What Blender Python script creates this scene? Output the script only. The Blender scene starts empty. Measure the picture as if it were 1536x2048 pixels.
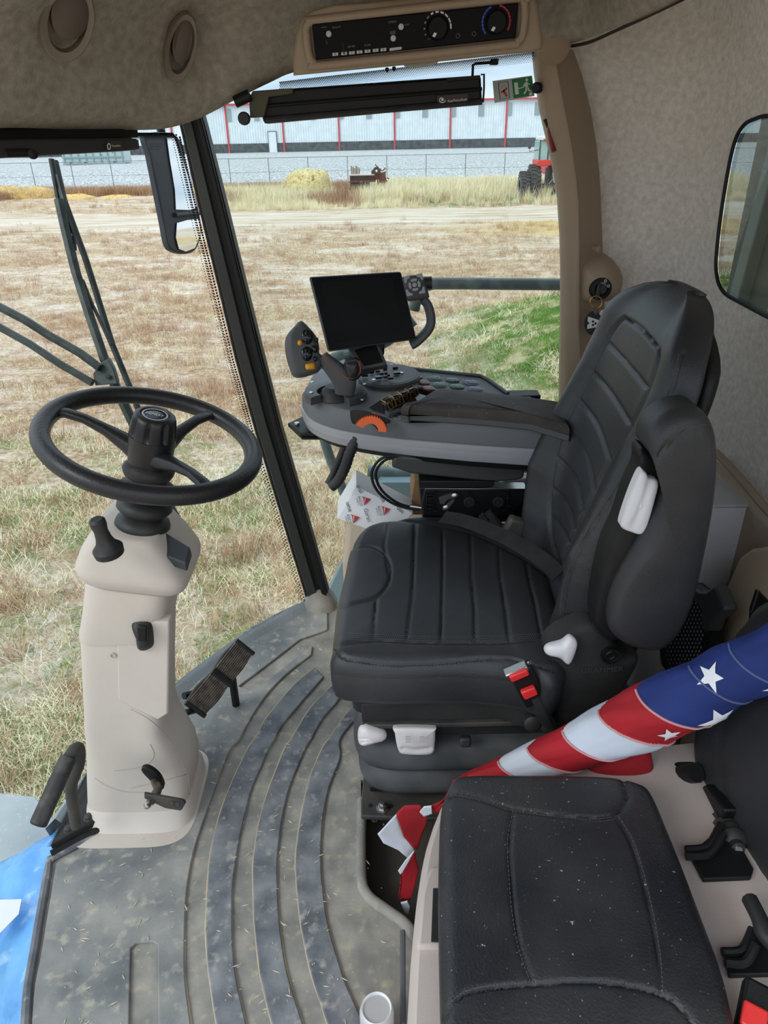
import bpy, bmesh, math, random
from mathutils import Vector, Matrix, noise
random.seed(7)
S = bpy.context.scene
COL = S.collection
V = Vector
PI = math.pi

# ------------------------------------------------------------------ camera
FPX, PITCH, ROLL, CAMZ = 1440.0, math.radians(28.26), math.radians(1.2), 1.45
CAM = V((0, 0, CAMZ))
Fw = V((0, math.cos(PITCH), -math.sin(PITCH)))
R0 = V((1, 0, 0)); U0 = V((0, math.sin(PITCH), math.cos(PITCH)))
Rt = R0*math.cos(ROLL) - U0*math.sin(ROLL)
Up = U0*math.cos(ROLL) + R0*math.sin(ROLL)
cd = bpy.data.cameras.new('camera'); cam = bpy.data.objects.new('camera', cd); COL.objects.link(cam)
M = Matrix((Rt, Up, -Fw)).transposed().to_4x4(); M.translation = CAM
cam.matrix_world = M
cd.sensor_fit = 'HORIZONTAL'; cd.sensor_width = 36.0; cd.lens = FPX/1536*36.0
cd.clip_start = 0.02; cd.clip_end = 800
S.camera = cam
S.view_settings.view_transform = 'Standard'; S.view_settings.look = 'None'
S.view_settings.gamma = 1; S.view_settings.use_curve_mapping = False
S.view_settings.exposure = 0.12

# ------------------------------------------------------------------ world: bright overcast sky
w = bpy.data.worlds.new('sky'); S.world = w; w.use_nodes = True
nt = w.node_tree; nt.nodes.clear()
def wn(t, **k):
    n = nt.nodes.new(t)
    for a, b in k.items(): setattr(n, a, b)
    return n
tc = wn('ShaderNodeTexCoord'); mp = wn('ShaderNodeMapping'); mp.inputs['Scale'].default_value = (1.2, 1.2, 7)
nz = wn('ShaderNodeTexNoise'); nz.inputs['Scale'].default_value = 2.2; nz.inputs['Detail'].default_value = 6
cr = wn('ShaderNodeValToRGB')
cr.color_ramp.elements[0].position = 0.36; cr.color_ramp.elements[0].color = (0.40, 0.53, 0.70, 1)
cr.color_ramp.elements[1].position = 0.60; cr.color_ramp.elements[1].color = (0.86, 0.91, 0.98, 1)
sp = wn('ShaderNodeSeparateXYZ'); mr = wn('ShaderNodeMapRange')
mr.inputs['From Min'].default_value = 0; mr.inputs['From Max'].default_value = 1
mr.inputs['To Min'].default_value = 1.0; mr.inputs['To Max'].default_value = 1.7     # overcast sky, brighter overhead
bg = wn('ShaderNodeBackground'); ou = wn('ShaderNodeOutputWorld'); mul = wn('ShaderNodeMath', operation='MULTIPLY')
mul.inputs[1].default_value = 1.28
L = nt.links.new
L(tc.outputs['Generated'], mp.inputs[0]); L(mp.outputs[0], nz.inputs['Vector']); L(nz.outputs[0], cr.inputs[0])
L(cr.outputs[0], bg.inputs[0]); L(tc.outputs['Generated'], sp.inputs[0]); L(sp.outputs[2], mr.inputs[0])
L(mr.outputs[0], mul.inputs[0]); L(mul.outputs[0], bg.inputs[1]); L(bg.outputs[0], ou.inputs[0])
sd = bpy.data.lights.new('sun', 'SUN'); sd.energy = 1.1; sd.angle = math.radians(25); sd.color = (1, .97, .92)
so = bpy.data.objects.new('sun', sd); COL.objects.link(so)
so.rotation_euler = V((-0.62, -0.45, 0.64)).to_track_quat('Z', 'Y').to_euler()

# ------------------------------------------------------------------ pixel rays: turn a point of the photograph into a point of the place
def ray(u, v): return Fw + Rt*((u-768)/FPX) - Up*((v-1024)/FPX)
def U(u, v, x=None, y=None, z=None, t=None, pl=None):
    d = ray(u, v)
    if t is None:
        if pl is not None: t = (V(pl[0])-CAM).dot(V(pl[1]))/d.dot(V(pl[1]))
        elif z is not None: t = (z-CAMZ)/d.z
        elif y is not None: t = y/d.y
        else: t = x/d.x
    return CAM + d*t
def UP(pts, **k): return [U(p[0], p[1], **k) for p in pts]
def proj(P):
    d = P-CAM; f = d.dot(Fw)
    return (768+FPX*d.dot(Rt)/f, 1024-FPX*d.dot(Up)/f)

# ------------------------------------------------------------------ materials
def lin(c):
    return tuple(((x/255)/12.92 if x/255 <= .04045 else ((x/255+.055)/1.055)**2.4) for x in c)
MATS = {}
def mat(name, c, rough=.5, metal=0, c2=None, sc=8, bump=0, bsc=None, spec=.5, lo=.35, hi=.65, det=6, coat=0, emit=0, c3=None, sc3=60, lo3=.62, hi3=.7, stretch=None, trans=0, dist=0, brough=0.5):
    if name in MATS: return MATS[name]
    m = bpy.data.materials.new(name); m.use_nodes = True; MATS[name] = m
    n = m.node_tree; b = n.nodes['Principled BSDF']
    b.inputs['Roughness'].default_value = rough; b.inputs['Metallic'].default_value = metal
    b.inputs['Specular IOR Level'].default_value = spec
    b.inputs['Coat Weight'].default_value = coat
    cc = lin(c)+(1,)
    b.inputs['Base Color'].default_value = cc
    m.diffuse_color = cc
    if emit: b.inputs['Emission Color'].default_value = cc; b.inputs['Emission Strength'].default_value = emit
    if trans: b.inputs['Transmission Weight'].default_value = trans
    src = None
    if c2 or bump:
        t = n.nodes.new('ShaderNodeTexCoord'); src = t.outputs['Object']
        if stretch:
            mpn = n.nodes.new('ShaderNodeMapping'); mpn.inputs['Scale'].default_value = stretch
            n.links.new(src, mpn.inputs[0]); src = mpn.outputs[0]
    if c2:
        z = n.nodes.new('ShaderNodeTexNoise'); z.inputs['Scale'].default_value = sc; z.inputs['Detail'].default_value = det
        z.inputs['Distortion'].default_value = dist
        n.links.new(src, z.inputs['Vector'])
        r = n.nodes.new('ShaderNodeValToRGB'); r.color_ramp.elements[0].position = lo; r.color_ramp.elements[1].position = hi
        r.color_ramp.elements[0].color = cc; r.color_ramp.elements[1].color = lin(c2)+(1,)
        n.links.new(z.outputs[0], r.inputs[0]); out = r.outputs[0]
        if c3:
            z3 = n.nodes.new('ShaderNodeTexNoise'); z3.inputs['Scale'].default_value = sc3; z3.inputs['Detail'].default_value = 3
            n.links.new(src, z3.inputs['Vector'])
            r3 = n.nodes.new('ShaderNodeValToRGB'); r3.color_ramp.elements[0].position = lo3; r3.color_ramp.elements[1].position = hi3
            n.links.new(z3.outputs[0], r3.inputs[0])
            mx = n.nodes.new('ShaderNodeMix'); mx.data_type = 'RGBA'
            n.links.new(r3.outputs[0], mx.inputs[0]); n.links.new(out, mx.inputs[6]); mx.inputs[7].default_value = lin(c3)+(1,)
            out = mx.outputs[2]
        n.links.new(out, b.inputs['Base Color'])
    if bump:
        z2 = n.nodes.new('ShaderNodeTexNoise'); z2.inputs['Scale'].default_value = bsc or sc*4; z2.inputs['Detail'].default_value = 4
        z2.inputs['Roughness'].default_value = brough
        n.links.new(src, z2.inputs['Vector'])
        bp = n.nodes.new('ShaderNodeBump'); bp.inputs['Strength'].default_value = 1.0; bp.inputs['Distance'].default_value = bump
        n.links.new(z2.outputs[0], bp.inputs['Height']); n.links.new(bp.outputs[0], b.inputs['Normal'])
    return m
def glassmat(name, tint, refl=.05, dusty=0.0):
    m = bpy.data.materials.new(name); m.use_nodes = True; n = m.node_tree; n.nodes.clear()
    o = n.nodes.new('ShaderNodeOutputMaterial'); t = n.nodes.new('ShaderNodeBsdfTransparent'); g = n.nodes.new('ShaderNodeBsdfGlossy')
    t.inputs[0].default_value = tuple(tint)+(1,); g.inputs['Roughness'].default_value = .02
    lw = n.nodes.new('ShaderNodeFresnel'); lw.inputs[0].default_value = 1.35
    mu = n.nodes.new('ShaderNodeMath'); mu.operation = 'MULTIPLY'; mu.inputs[1].default_value = refl
    mx = n.nodes.new('ShaderNodeMixShader')
    n.links.new(lw.outputs[0], mu.inputs[0]); n.links.new(mu.outputs[0], mx.inputs[0])
    n.links.new(t.outputs[0], mx.inputs[1]); n.links.new(g.outputs[0], mx.inputs[2])
    last = mx.outputs[0]
    if dusty:
        d = n.nodes.new('ShaderNodeBsdfDiffuse'); d.inputs[0].default_value = (.8, .8, .78, 1)
        m2 = n.nodes.new('ShaderNodeMixShader'); m2.inputs[0].default_value = dusty
        n.links.new(last, m2.inputs[1]); n.links.new(d.outputs[0], m2.inputs[2]); last = m2.outputs[0]
    n.links.new(last, o.inputs[0]); MATS[name] = m
    return m

# ------------------------------------------------------------------ object helpers
def setp(o, label=None, cat=None, group=None, kind=None):
    if label: o['label'] = label
    if cat: o['category'] = cat
    if group: o['group'] = group
    if kind: o['kind'] = kind
    return o
def thing(name, loc, label, cat, group=None):
    o = bpy.data.objects.new(name, None); o.empty_display_size = .05; COL.objects.link(o); o.location = loc
    return setp(o, label, cat, group)
def wloc(o):
    p = V(o.location) if o.type == 'EMPTY' else V((0, 0, 0))
    return p
def link(o, parent=None):
    COL.objects.link(o)
    if parent is not None:
        o.parent = parent
        if parent.type == 'EMPTY': o.matrix_parent_inverse = Matrix.Translation(-V(parent.location))
    return o
def mk(name, vs, fs, m, parent=None, sm=40, bev=0, seg=2, sub=0, label=None, kind=None, fix=True):
    me = bpy.data.meshes.new(name); me.from_pydata([tuple(v) for v in vs], [], fs)
    if fix:
        bm = bmesh.new(); bm.from_mesh(me); bmesh.ops.recalc_face_normals(bm, faces=bm.faces); bm.to_mesh(me); bm.free()
    if sm:
        me.polygons.foreach_set('use_smooth', [True]*len(me.polygons)); me.set_sharp_from_angle(angle=math.radians(sm))
    ml = m if isinstance(m, (list, tuple)) else [m]
    for x in ml: me.materials.append(MATS[x] if isinstance(x, str) else x)
    o = bpy.data.objects.new(name, me); link(o, parent)
    if bev:
        b = o.modifiers.new('b', 'BEVEL'); b.width = bev; b.segments = seg; b.limit_method = 'ANGLE'; b.angle_limit = math.radians(35)
        b.harden_normals = False
    if sub:
        s = o.modifiers.new('s', 'SUBSURF'); s.levels = sub; s.render_levels = sub
    setp(o, label, kind=kind)
    return o
class MB:
    def __init__(s): s.v = []; s.f = []
    def add(s, vs, fs):
        k = len(s.v); s.v += [V(a) for a in vs]; s.f += [tuple(i+k for i in f) for f in fs]; return s
    def box(s, c, sz, rot=None):
        c = V(c); h = V(sz)/2; r = rot or Matrix.Identity(3)
        vs = [c + r @ V((x*h.x, y*h.y, z*h.z)) for x in (-1, 1) for y in (-1, 1) for z in (-1, 1)]
        return s.add(vs, [(0, 1, 3, 2), (4, 6, 7, 5), (0, 4, 5, 1), (2, 3, 7, 6), (0, 2, 6, 4), (1, 5, 7, 3)])
    def prism(s, pts, ext):
        pts = [V(p) for p in pts]; n = len(pts); e = V(ext)
        return s.add(pts+[p+e for p in pts], [tuple(range(n)), tuple(range(2*n-1, n-1, -1))]+[(i, (i+1) % n, n+(i+1) % n, n+i) for i in range(n)])
    def loft(s, rings, caps=True, closed=True):
        n = len(rings[0]); vs = [p for r in rings for p in r]; fs = []
        for i in range(len(rings)-1):
            for j in range(n if closed else n-1):
                a = i*n+j; b = i*n+(j+1) % n; fs.append((a, b, b+n, a+n))
        if caps: fs += [tuple(range(n-1, -1, -1)), tuple((len(rings)-1)*n+j for j in range(n))]
        return s.add(vs, fs)
    def tube(s, pts, r, n=12, caps=True, closed=False, flat=None):
        pts = [V(p) for p in pts]; rings = []; N = len(pts)
        up = None
        for i, p in enumerate(pts):
            if closed: d = pts[(i+1) % N]-pts[i-1]
            else: d = pts[min(i+1, N-1)]-pts[max(i-1, 0)]
            d.normalize()
            if up is None: up = d.orthogonal().normalized()
            up = (up - d*up.dot(d)); up = up.normalized() if up.length > 1e-6 else d.orthogonal().normalized()
            sd_ = d.cross(up); rr = r[i] if isinstance(r, (list, tuple)) else r
            rings.append([p + (up*math.cos(2*PI*k/n) + sd_*math.sin(2*PI*k/n)*(flat or 1))*rr for k in range(n)])
        if closed: rings.append(rings[0]); return s.loft(rings, caps=False)
        return s.loft(rings, caps=caps)
    def lathe(s, base, axis, prof, n=24, fn=None, caps=True):
        base = V(base); a = V(axis).normalized(); x = a.orthogonal().normalized(); y = a.cross(x); rings = []
        for (r, h) in prof:
            rings.append([base + a*h + (x*math.cos(2*PI*k/n)+y*math.sin(2*PI*k/n))*(r*(fn(2*PI*k/n, h) if fn else 1)) for k in range(n)])
        return s.loft(rings, caps=caps)
    def mk(s, name, m, parent=None, **k): return mk(name, s.v, s.f, m, parent, **k)
def catm(pts, k=6, closed=False):
    pts = [V(p) for p in pts]; n = len(pts); out = []
    rng = range(n) if closed else range(n-1)
    for i in rng:
        if closed: p0, p1, p2, p3 = pts[i-1], pts[i], pts[(i+1) % n], pts[(i+2) % n]
        else: p0, p1, p2, p3 = pts[max(i-1, 0)], pts[i], pts[i+1], pts[min(i+2, n-1)]
        for j in range(k):
            t = j/k
            out.append(.5*((2*p1)+(p2-p0)*t+(2*p0-5*p1+4*p2-p3)*t*t+(3*p1-p0-3*p2+p3)*t**3))
    if not closed: out.append(pts[-1].copy())
    return out
def resample(pts, n):
    L_ = [0]; N = len(pts)
    for i in range(N): L_.append(L_[-1]+(pts[(i+1) % N]-pts[i]).length)
    out = []; j = 0
    for k in range(n):
        d = L_[-1]*k/n
        while L_[j+1] < d: j += 1
        t = (d-L_[j])/max(1e-9, L_[j+1]-L_[j]); out.append(pts[j].lerp(pts[(j+1) % N], t))
    return out
def segd(p, a, b):
    ax, ay = a; bx, by = b; dx, dy = bx-ax, by-ay; q = dx*dx+dy*dy
    t = max(0, min(1, ((p[0]-ax)*dx+(p[1]-ay)*dy)/q)) if q else 0
    return math.hypot(p[0]-ax-dx*t, p[1]-ay-dy*t)
def groove(P, gr):
    if not gr: return 0
    p = proj(P); s = 0
    for (pl_, wd, dp) in gr:
        d = min(segd(p, pl_[i], pl_[i+1]) for i in range(len(pl_)-1))
        if d < 4*wd: s = max(s, dp*math.exp(-(d/wd)**2)) if dp > 0 else min(s, dp*math.exp(-(d/wd)**2))
    return s
def cpx(pts, k=5): return [(p.x, p.y) for p in catm([V((a, b, 0)) for a, b in pts], k)]
def inflate(name, outline, n, dome, side, er, m, parent=None, gr=None, M_=120, K=30, smooth=True, hf=None, pw=2.4, label=None, taper=0, sub=0, c=None):
    n = V(n).normalized(); o = catm(outline, 5, True) if smooth else [V(p) for p in outline]; o = resample(o, M_)
    c = V(c) if c is not None else sum(o, V())/len(o); rings = []
    rad = max((p-c).length for p in o)
    S_ = [1-(k/K)**1.35 for k in range(K+1)]
    S_ = sorted(set(S_[:-1]+[.995, .985, .97, .955])) [::-1]
    bottom = [c+(p-c)*(1-taper) - n*side for p in o]
    rings.append(bottom)
    for q in (.75, .5, .25, .08): rings.append([c+(p-c)*(1-taper*q) - n*(er+(side-er)*q) for p in o])
    for s in S_:
        r = []
        for p in o:
            e = (p-c).length*(1-s); dr = er-math.sqrt(max(0, er*er-(er-e)**2)) if e < er else 0
            P = c+(p-c)*s + n*(dome*(1-s**pw)-dr)
            if hf: P = P+n*hf(P, s)
            if gr: P = P-n*groove(P, gr)
            r.append(P)
        rings.append(r)
    mb = MB(); mb.loft(rings, caps=False)
    k = len(rings)-1; nM = M_
    top = c+n*dome
    if hf: top = top+n*hf(top, 0)
    i0 = len(mb.v); mb.v.append(top)
    mb.f += [(k*nM+j, k*nM+(j+1) % nM, i0) for j in range(nM)]; mb.f.append(tuple(range(nM-1, -1, -1)))
    return mb.mk(name, m, parent, sm=60, label=label, sub=sub)
def txt(s, P0, P1, up, m, parent=None, ext=.0004, name='lettering', hscale=1.0, label=None):
    P0, P1 = V(P0), V(P1); x = (P1-P0); wid = x.length; x.normalize(); up = V(up); up = (up-x*up.dot(x)).normalized(); nrm = x.cross(up)
    cu = bpy.data.curves.new('t', 'FONT'); cu.body = s; cu.size = 1; cu.extrude = 0; cu.resolution_u = 2
    o = bpy.data.objects.new('t', cu); COL.objects.link(o)
    bpy.context.view_layer.update()
    me = bpy.data.meshes.new_from_object(o.evaluated_get(bpy.context.evaluated_depsgraph_get()))
    bpy.data.objects.remove(o)
    mx = max(v.co.x for v in me.vertices); mn = min(v.co.x for v in me.vertices); k = wid/(mx-mn)
    for v in me.vertices: v.co = P0 + x*((v.co.x-mn)*k) + up*(v.co.y*k*hscale) + nrm*ext
    me.materials.clear(); me.materials.append(MATS[m] if isinstance(m, str) else m); me.name = name
    ob = bpy.data.objects.new(name, me); link(ob, parent); setp(ob, label)
    return ob
def sq(a, b, m=48, ex=4):
    out = []
    for k in range(m):
        t = 2*PI*k/m; c, s = math.cos(t), math.sin(t)
        out.append((a*math.copysign(abs(c)**(2/ex), c), b*math.copysign(abs(s)**(2/ex), s)))
    return out
def frame(P, n, upv=(0, 0, 1)):
    n = V(n).normalized(); u = V(upv); y = (u-n*u.dot(n)).normalized(); x = y.cross(n)
    return Matrix((x, y, n)).transposed()
def slab(name, c, R, w_, h_, d_, m, parent=None, bev=.002, **k):
    return MB().box(c, (w_, h_, d_), R).mk(name, m, parent, bev=bev, **k)
def copytree(o, parent=None):
    c = o.copy(); COL.objects.link(c)
    if parent: c.parent = parent
    for ch in [x for x in bpy.data.objects if x.parent == o]: copytree(ch, c)
    return c

# palette
mat('mat_low', (128, 126, 122), .85, c2=(166, 161, 151), sc=14, c3=(186, 174, 150), sc3=40, lo3=.56, hi3=.8, bump=.002, bsc=40, lo=.34, hi=.7, det=10, spec=.3)
mat('mat_high', (96, 100, 106), .75, c2=(144, 146, 148), sc=16, c3=(176, 172, 164), sc3=45, lo3=.57, hi3=.8, bump=.0025, bsc=32, lo=.36, hi=.7, det=10, spec=.35)
mat('mat_field', (108, 112, 114), .8, c2=(164, 162, 156), sc=7, c3=(190, 182, 164), sc3=40, lo3=.56, hi3=.82, bump=.0025, bsc=30, lo=.34, hi=.68, det=10, spec=.3)
mat('leather', (40, 41, 44), .42, c2=(52, 53, 56), sc=6, bump=.0006, bsc=420, c3=(120, 118, 114), sc3=320, lo3=.74, hi3=.8)
mat('leather_dusty', (30, 31, 36), .42, c2=(56, 56, 57), sc=5, bump=.0012, bsc=260, c3=(176, 174, 168), sc3=190, lo3=.70, hi3=.75, lo=.4, hi=.7)
mat('fabric_seat', (42, 43, 46), .75, c2=(56, 57, 60), sc=3, bump=.0008, bsc=500, stretch=(3, 1, 1))
mat('seat_rib', (54, 56, 60), .6, bump=.0008, bsc=600)
mat('stitch', (84, 84, 84), .8)
mat('black', (20, 20, 21), .5, bump=.0003, bsc=300, spec=.35)
mat('black_matte', (30, 30, 31), .75, c2=(44, 43, 41), sc=12, bump=.0008, bsc=120)
mat('black_dusty', (48, 47, 46), .7, c2=(76, 72, 66), sc=10, bump=.0008, bsc=90)
mat('rubber', (34, 34, 35), .55, c2=(50, 49, 48), sc=20)
mat('wheel_black', (34, 34, 36), .38, bump=.0006, bsc=220)
mat('grey_dark', (72, 74, 76), .5, bump=.0005, bsc=240)
mat('grey_mid', (92, 94, 97), .55, bump=.0005, bsc=240)
mat('grey_console', (94, 97, 100), .5, bump=.0004, bsc=300)
mat('silver', (158, 160, 166), .35, metal=.25)
mat('steel', (190, 190, 190), .3, metal=1)
mat('white_plastic', (226, 225, 228), .4)
mat('beige_light', (208, 198, 188), .5, c2=(200, 189, 178), sc=5, bump=.0002, bsc=300)
mat('beige_base', (196, 184, 177), .55, bump=.0002, bsc=250, c2=(188, 175, 168), sc=6)
mat('beige_trim', (158, 138, 116), .55, bump=.0003, bsc=300)
mat('beige_wall', (186, 166, 144), .6, bump=.0003, bsc=300)
mat('headliner', (146, 136, 122), .95, c2=(172, 163, 149), sc=60, det=10, lo=.3, hi=.7, bump=.0015, bsc=260, spec=.1)
mat('carpet', (212, 204, 194), .95, c2=(238, 232, 223), sc=75, det=10, lo=.3, hi=.7, bump=.002, bsc=220, spec=.1)
mat('red', (196, 34, 32), .4); mat('red_bright', (226, 52, 50), .35)
mat('dark_red', (120, 28, 26), .4)
mat('orange', (232, 98, 28), .45); mat('yellow', (224, 158, 30), .4)
mat('btn_green', (24, 74, 56), .35); mat('btn_red', (110, 50, 46), .35); mat('btn_blue', (38, 58, 100), .35)
mat('outline_white', (190, 196, 200), .5); mat('print_white', (225, 225, 225), .5); mat('print_grey', (120, 120, 122), .5)
mat('screen', (8, 8, 9), .35, spec=.12); mat('screen_in', (20, 20, 21), .35, spec=.2)
mat('print_blue', (40, 80, 200), .5); mat('print_red', (190, 30, 40), .5)
mat('copper', (150, 90, 60), .35, metal=.6); mat('gold', (214, 170, 80), .3, metal=.7)
mat('hull_grey', (150, 158, 162), .5, c2=(132, 140, 144), sc=6, c3=(200, 205, 205), sc3=90, lo3=.65, hi3=.8)
mat('tube_grey', (84, 100, 102), .4, c2=(120, 136, 138), sc=25, stretch=(1, 1, 1), lo=.5, hi=.75)
mat('mirror_shell', (50, 55, 62), .45); mat('mirror_glass', (225, 228, 228), .03, metal=1)
mat('wiper_metal', (34, 42, 42), .5, c2=(64, 74, 72), sc=30)
glassmat('glass', (.93, .97, .955), .6)
glassmat('glass_dust', (.93, .965, .95), .6, dusty=.015)
glassmat('glass_tint', (.46, .55, .53), .5)

# =================================================================== SETTING
GZ = -2.4                                         # field level below the cab floor
def z4(pts, s, x0, y0): return [(x0+a/s, y0+b/s) for a, b in pts]
F = lambda u, v, z=0.0: U(u, v, z=z)
# --- windscreen plan curves
gb = catm([V((-.56, .35, .03)), V((-.68, .62, .03)), V((-.755, .85, .03)), V((-.785, 1.06, .03)), V((-.745, 1.30, .03)), V((-.64, 1.56, .03)), V((-.46, 1.82, .03)), V((-.235, 2.045, .03))], 5)
gt = catm([V((-.78, .30, 1.66)), V((-.90, .62, 1.66)), V((-.975, .85, 1.66)), V((-1.0, 1.06, 1.66)), V((-.96, 1.30, 1.66)), V((-.86, 1.56, 1.66)), V((-.70, 1.82, 1.66)), V((-.515, 2.02, 1.66))], 5)
rows = [[gb[i].lerp(gt[i], k/8)+V((-.05, -.0, 0))*math.sin(PI*k/8) for i in range(len(gb))] for k in range(9)]
win1 = MB().loft(rows, caps=False, closed=False).mk('window_1', 'glass', fix=False, kind='structure')

# --- rubber floor mat
L1 = z4([(870, 150), (820, 290), (780, 420), (755, 560), (747, 700), (745, 850), (750, 950), (770, 1108)], 2.021, 0, 1500)
L1 = z4([(1205, 550), (1010, 700), (850, 860), (740, 1010), (640, 1180), (590, 1280)], 4.267, 340, 1180)+[(460, 1500)]+L1
L2 = z4([(1230, 665), (1080, 790), (930, 960), (800, 1130), (720, 1280)], 4.267, 340, 1180)+z4([(1000, 0), (930, 150), (880, 290), (850, 420), (838, 560), (832, 700), (838, 850), (850, 950), (875, 1108)], 2.021, 0, 1500)
L3 = z4([(1310, 740), (1240, 820), (1100, 980), (960, 1150), (890, 1280)], 4.267, 340, 1180)+z4([(1085, 0), (1020, 150), (985, 280), (955, 430), (940, 560), (938, 700), (945, 850), (960, 950), (995, 1108)], 2.021, 0, 1500)
L4 = z4([(1400, 800), (1250, 950), (1150, 1080), (1035, 1280)], 4.267, 340, 1180)+z4([(1150, 0), (1090, 150), (1050, 280), (1025, 430), (1022, 560), (1028, 700), (1045, 860), (1060, 950), (1100, 1108)], 2.021, 0, 1500)
L5 = z4([(1480, 880), (1410, 970), (1300, 1100), (1205, 1270)], 4.267, 340, 1180)+z4([(1232, 0), (1170, 150), (1140, 280), (1122, 430), (1122, 560), (1130, 700), (1150, 850), (1175, 950), (1225, 1108)], 2.021, 0, 1500)
L6 = z4([(1560, 1000), (1470, 1100), (1350, 1280)], 4.267, 340, 1180)+z4([(1300, 0), (1250, 120), (1215, 280), (1195, 430), (1200, 560), (1215, 700), (1245, 850), (1275, 960), (1325, 1108)], 2.021, 0, 1500)
L7 = z4([(1620, 1060), (1540, 1150), (1450, 1280)], 4.267, 340, 1180)+z4([(1375, 30), (1330, 150), (1305, 280), (1297, 430), (1305, 560), (1325, 700), (1370, 860), (1400, 950), (1450, 1060)], 2.021, 0, 1500)
RH = .007
def line3(L_, z=RH, ext=True):
    p = [F(a, b, z) for a, b in L_]
    if ext:
        d = (p[-1]-p[-3]).normalized(); cr_ = (p[-2]-p[-4]).normalized(); bend = d-cr_
        q = p[-1]
        for k in range(4):
            d = (d+bend*.5).normalized(); q = q+d*.11; p.append(q.copy())
    return catm(p, 5)
def strip(a, b): return a + b[::-1]
# outline of the mat (world metres)
edge_front = [F(610, 1207), F(560, 1228), F(500, 1262), F(440, 1305), F(390, 1352), F(345, 1400)]
ef = catm([V((-.52, .33, 0)), F(52, 2048), F(70, 1900), F(100, 1722)], 5) + [F(160, 1690), F(228, 1645), F(240, 1560), F(290, 1470)] + catm([F(335, 1412), F(390, 1355), F(450, 1300), F(520, 1252), F(610, 1207)], 5)
mat_out = ef + [F(665, 1200), V((.9, 2.03, 0)), V((.9, 1.30, 0)), F(722, 1560)] + catm([F(722, 1600), F(722, 1740), F(733, 1788), F(775, 1822), F(812, 1850), F(850, 1900)], 5) + [V((.12, .3, 0))]
e0 = V((0, 0, -.012))
mb = MB().prism([p+V((0, 0, 0)) for p in mat_out], e0)
floor = mb.mk('floor', 'mat_low', sm=0, kind='structure')
sub_ = MB().prism([V((p.x+.0, p.y, -.09)) for p in gb]+[V((.9,2.06,-.09)),V((.9,.3,-.09))], (0,0,.03)).mk('trim_1', mat('subfloor', (52, 46, 41), .7, c2=(74, 66, 58), sc=7, bump=.001), kind='structure')
# trim the sub floor to the windscreen curve
# raised field at the front and the raised arcs
def plate(name, pts, m, parent, h=RH, zb=0.0, **k):
    return MB().prism([V((p.x, p.y, zb+.0005)) for p in pts], (0, 0, h)).mk(name, m, parent, bev=.0025, **k)
l1 = line3(L1)
ins = lambda p, d: p
front_in = catm([V((-.51, .34, 0)), F(66, 2048), F(86, 1900), F(114, 1730)], 5) + [F(170, 1698), F(236, 1652), F(250, 1570), F(298, 1480)] + catm([F(345, 1420), F(395, 1368), F(455, 1312), F(525, 1264), F(606, 1222)], 4) + [F(655, 1215), F(655, 1262), F(640, 1268)] + catm([F(600, 1282), F(545, 1325), F(477, 1376)], 4) + [F(508, 1386)]+catm([F(560, 1345), F(600, 1312), F(625, 1294)], 3)
notch = [F(318, 2100), F(317, 1893), F(305, 1887), F(272, 1890), F(262, 1900), F(258, 2100)]
field = front_in + l1 + [V((l1[-1].x-.02, .34, 0))] + [V((notch[0].x, .36, 0))] + notch + [V((notch[-1].x, .36, 0))]
plate('mat_field', field, 'mat_field', floor)
for a, b in ((L2, L3), (L4, L5), (L6, L7)):
    plate('rib', strip(line3(a), line3(b)), 'mat_high', floor)
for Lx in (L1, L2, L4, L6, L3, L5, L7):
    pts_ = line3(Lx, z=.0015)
    MB().tube(pts_, [.0022*(.5+abs(noise.noise(p*9))*1.6)+.0004 for p in pts_], 5).mk('edge_line', mat('dust', (184, 170, 142), .9), floor, kind='stuff', sm=0)  # thin tan lines of uneven width along the rib edges
# raised lip around the front of the mat and round the pit beside the seat
lip = MB().tube([p+V((0, 0, .004)) for p in ef[:-1]], .009, 8).mk('mat_lip', 'mat_high', floor)
lip2 = MB().tube(catm([F(724, 1600, .006), F(722, 1740, .006), F(733, 1788, .006), F(775, 1822, .006), F(812, 1850, .006), F(850, 1900, .006)], 5), .012, 10).mk('mat_lip', 'mat_low', floor)
# foot of the corner post
foot = inflate('post_boot', [F(603, 1222), F(607, 1195), F(640, 1180), F(672, 1188), F(672, 1220), F(640, 1232)], (0, 0, 1), .04, .03, .015, 'mat_low', floor, M_=40, K=8, c=F(640, 1208)+V((0, 0, .03)))
# cab sill behind/under the mat (outer edge of the cab floor)
gs = [p for p in gb if p.y > 1.12]
MB().loft([[V((p.x-.03, p.y+.01, -.10)) for p in gs], [V((p.x-.05, p.y+.015, -.02)) for p in gs], [V((p.x-.01, p.y+.003, .03)) for p in gs], [V((p.x+.03, p.y-.01, .0)) for p in gs]], caps=False, closed=False).mk('trim_2', 'hull_grey', kind='structure')

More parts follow.
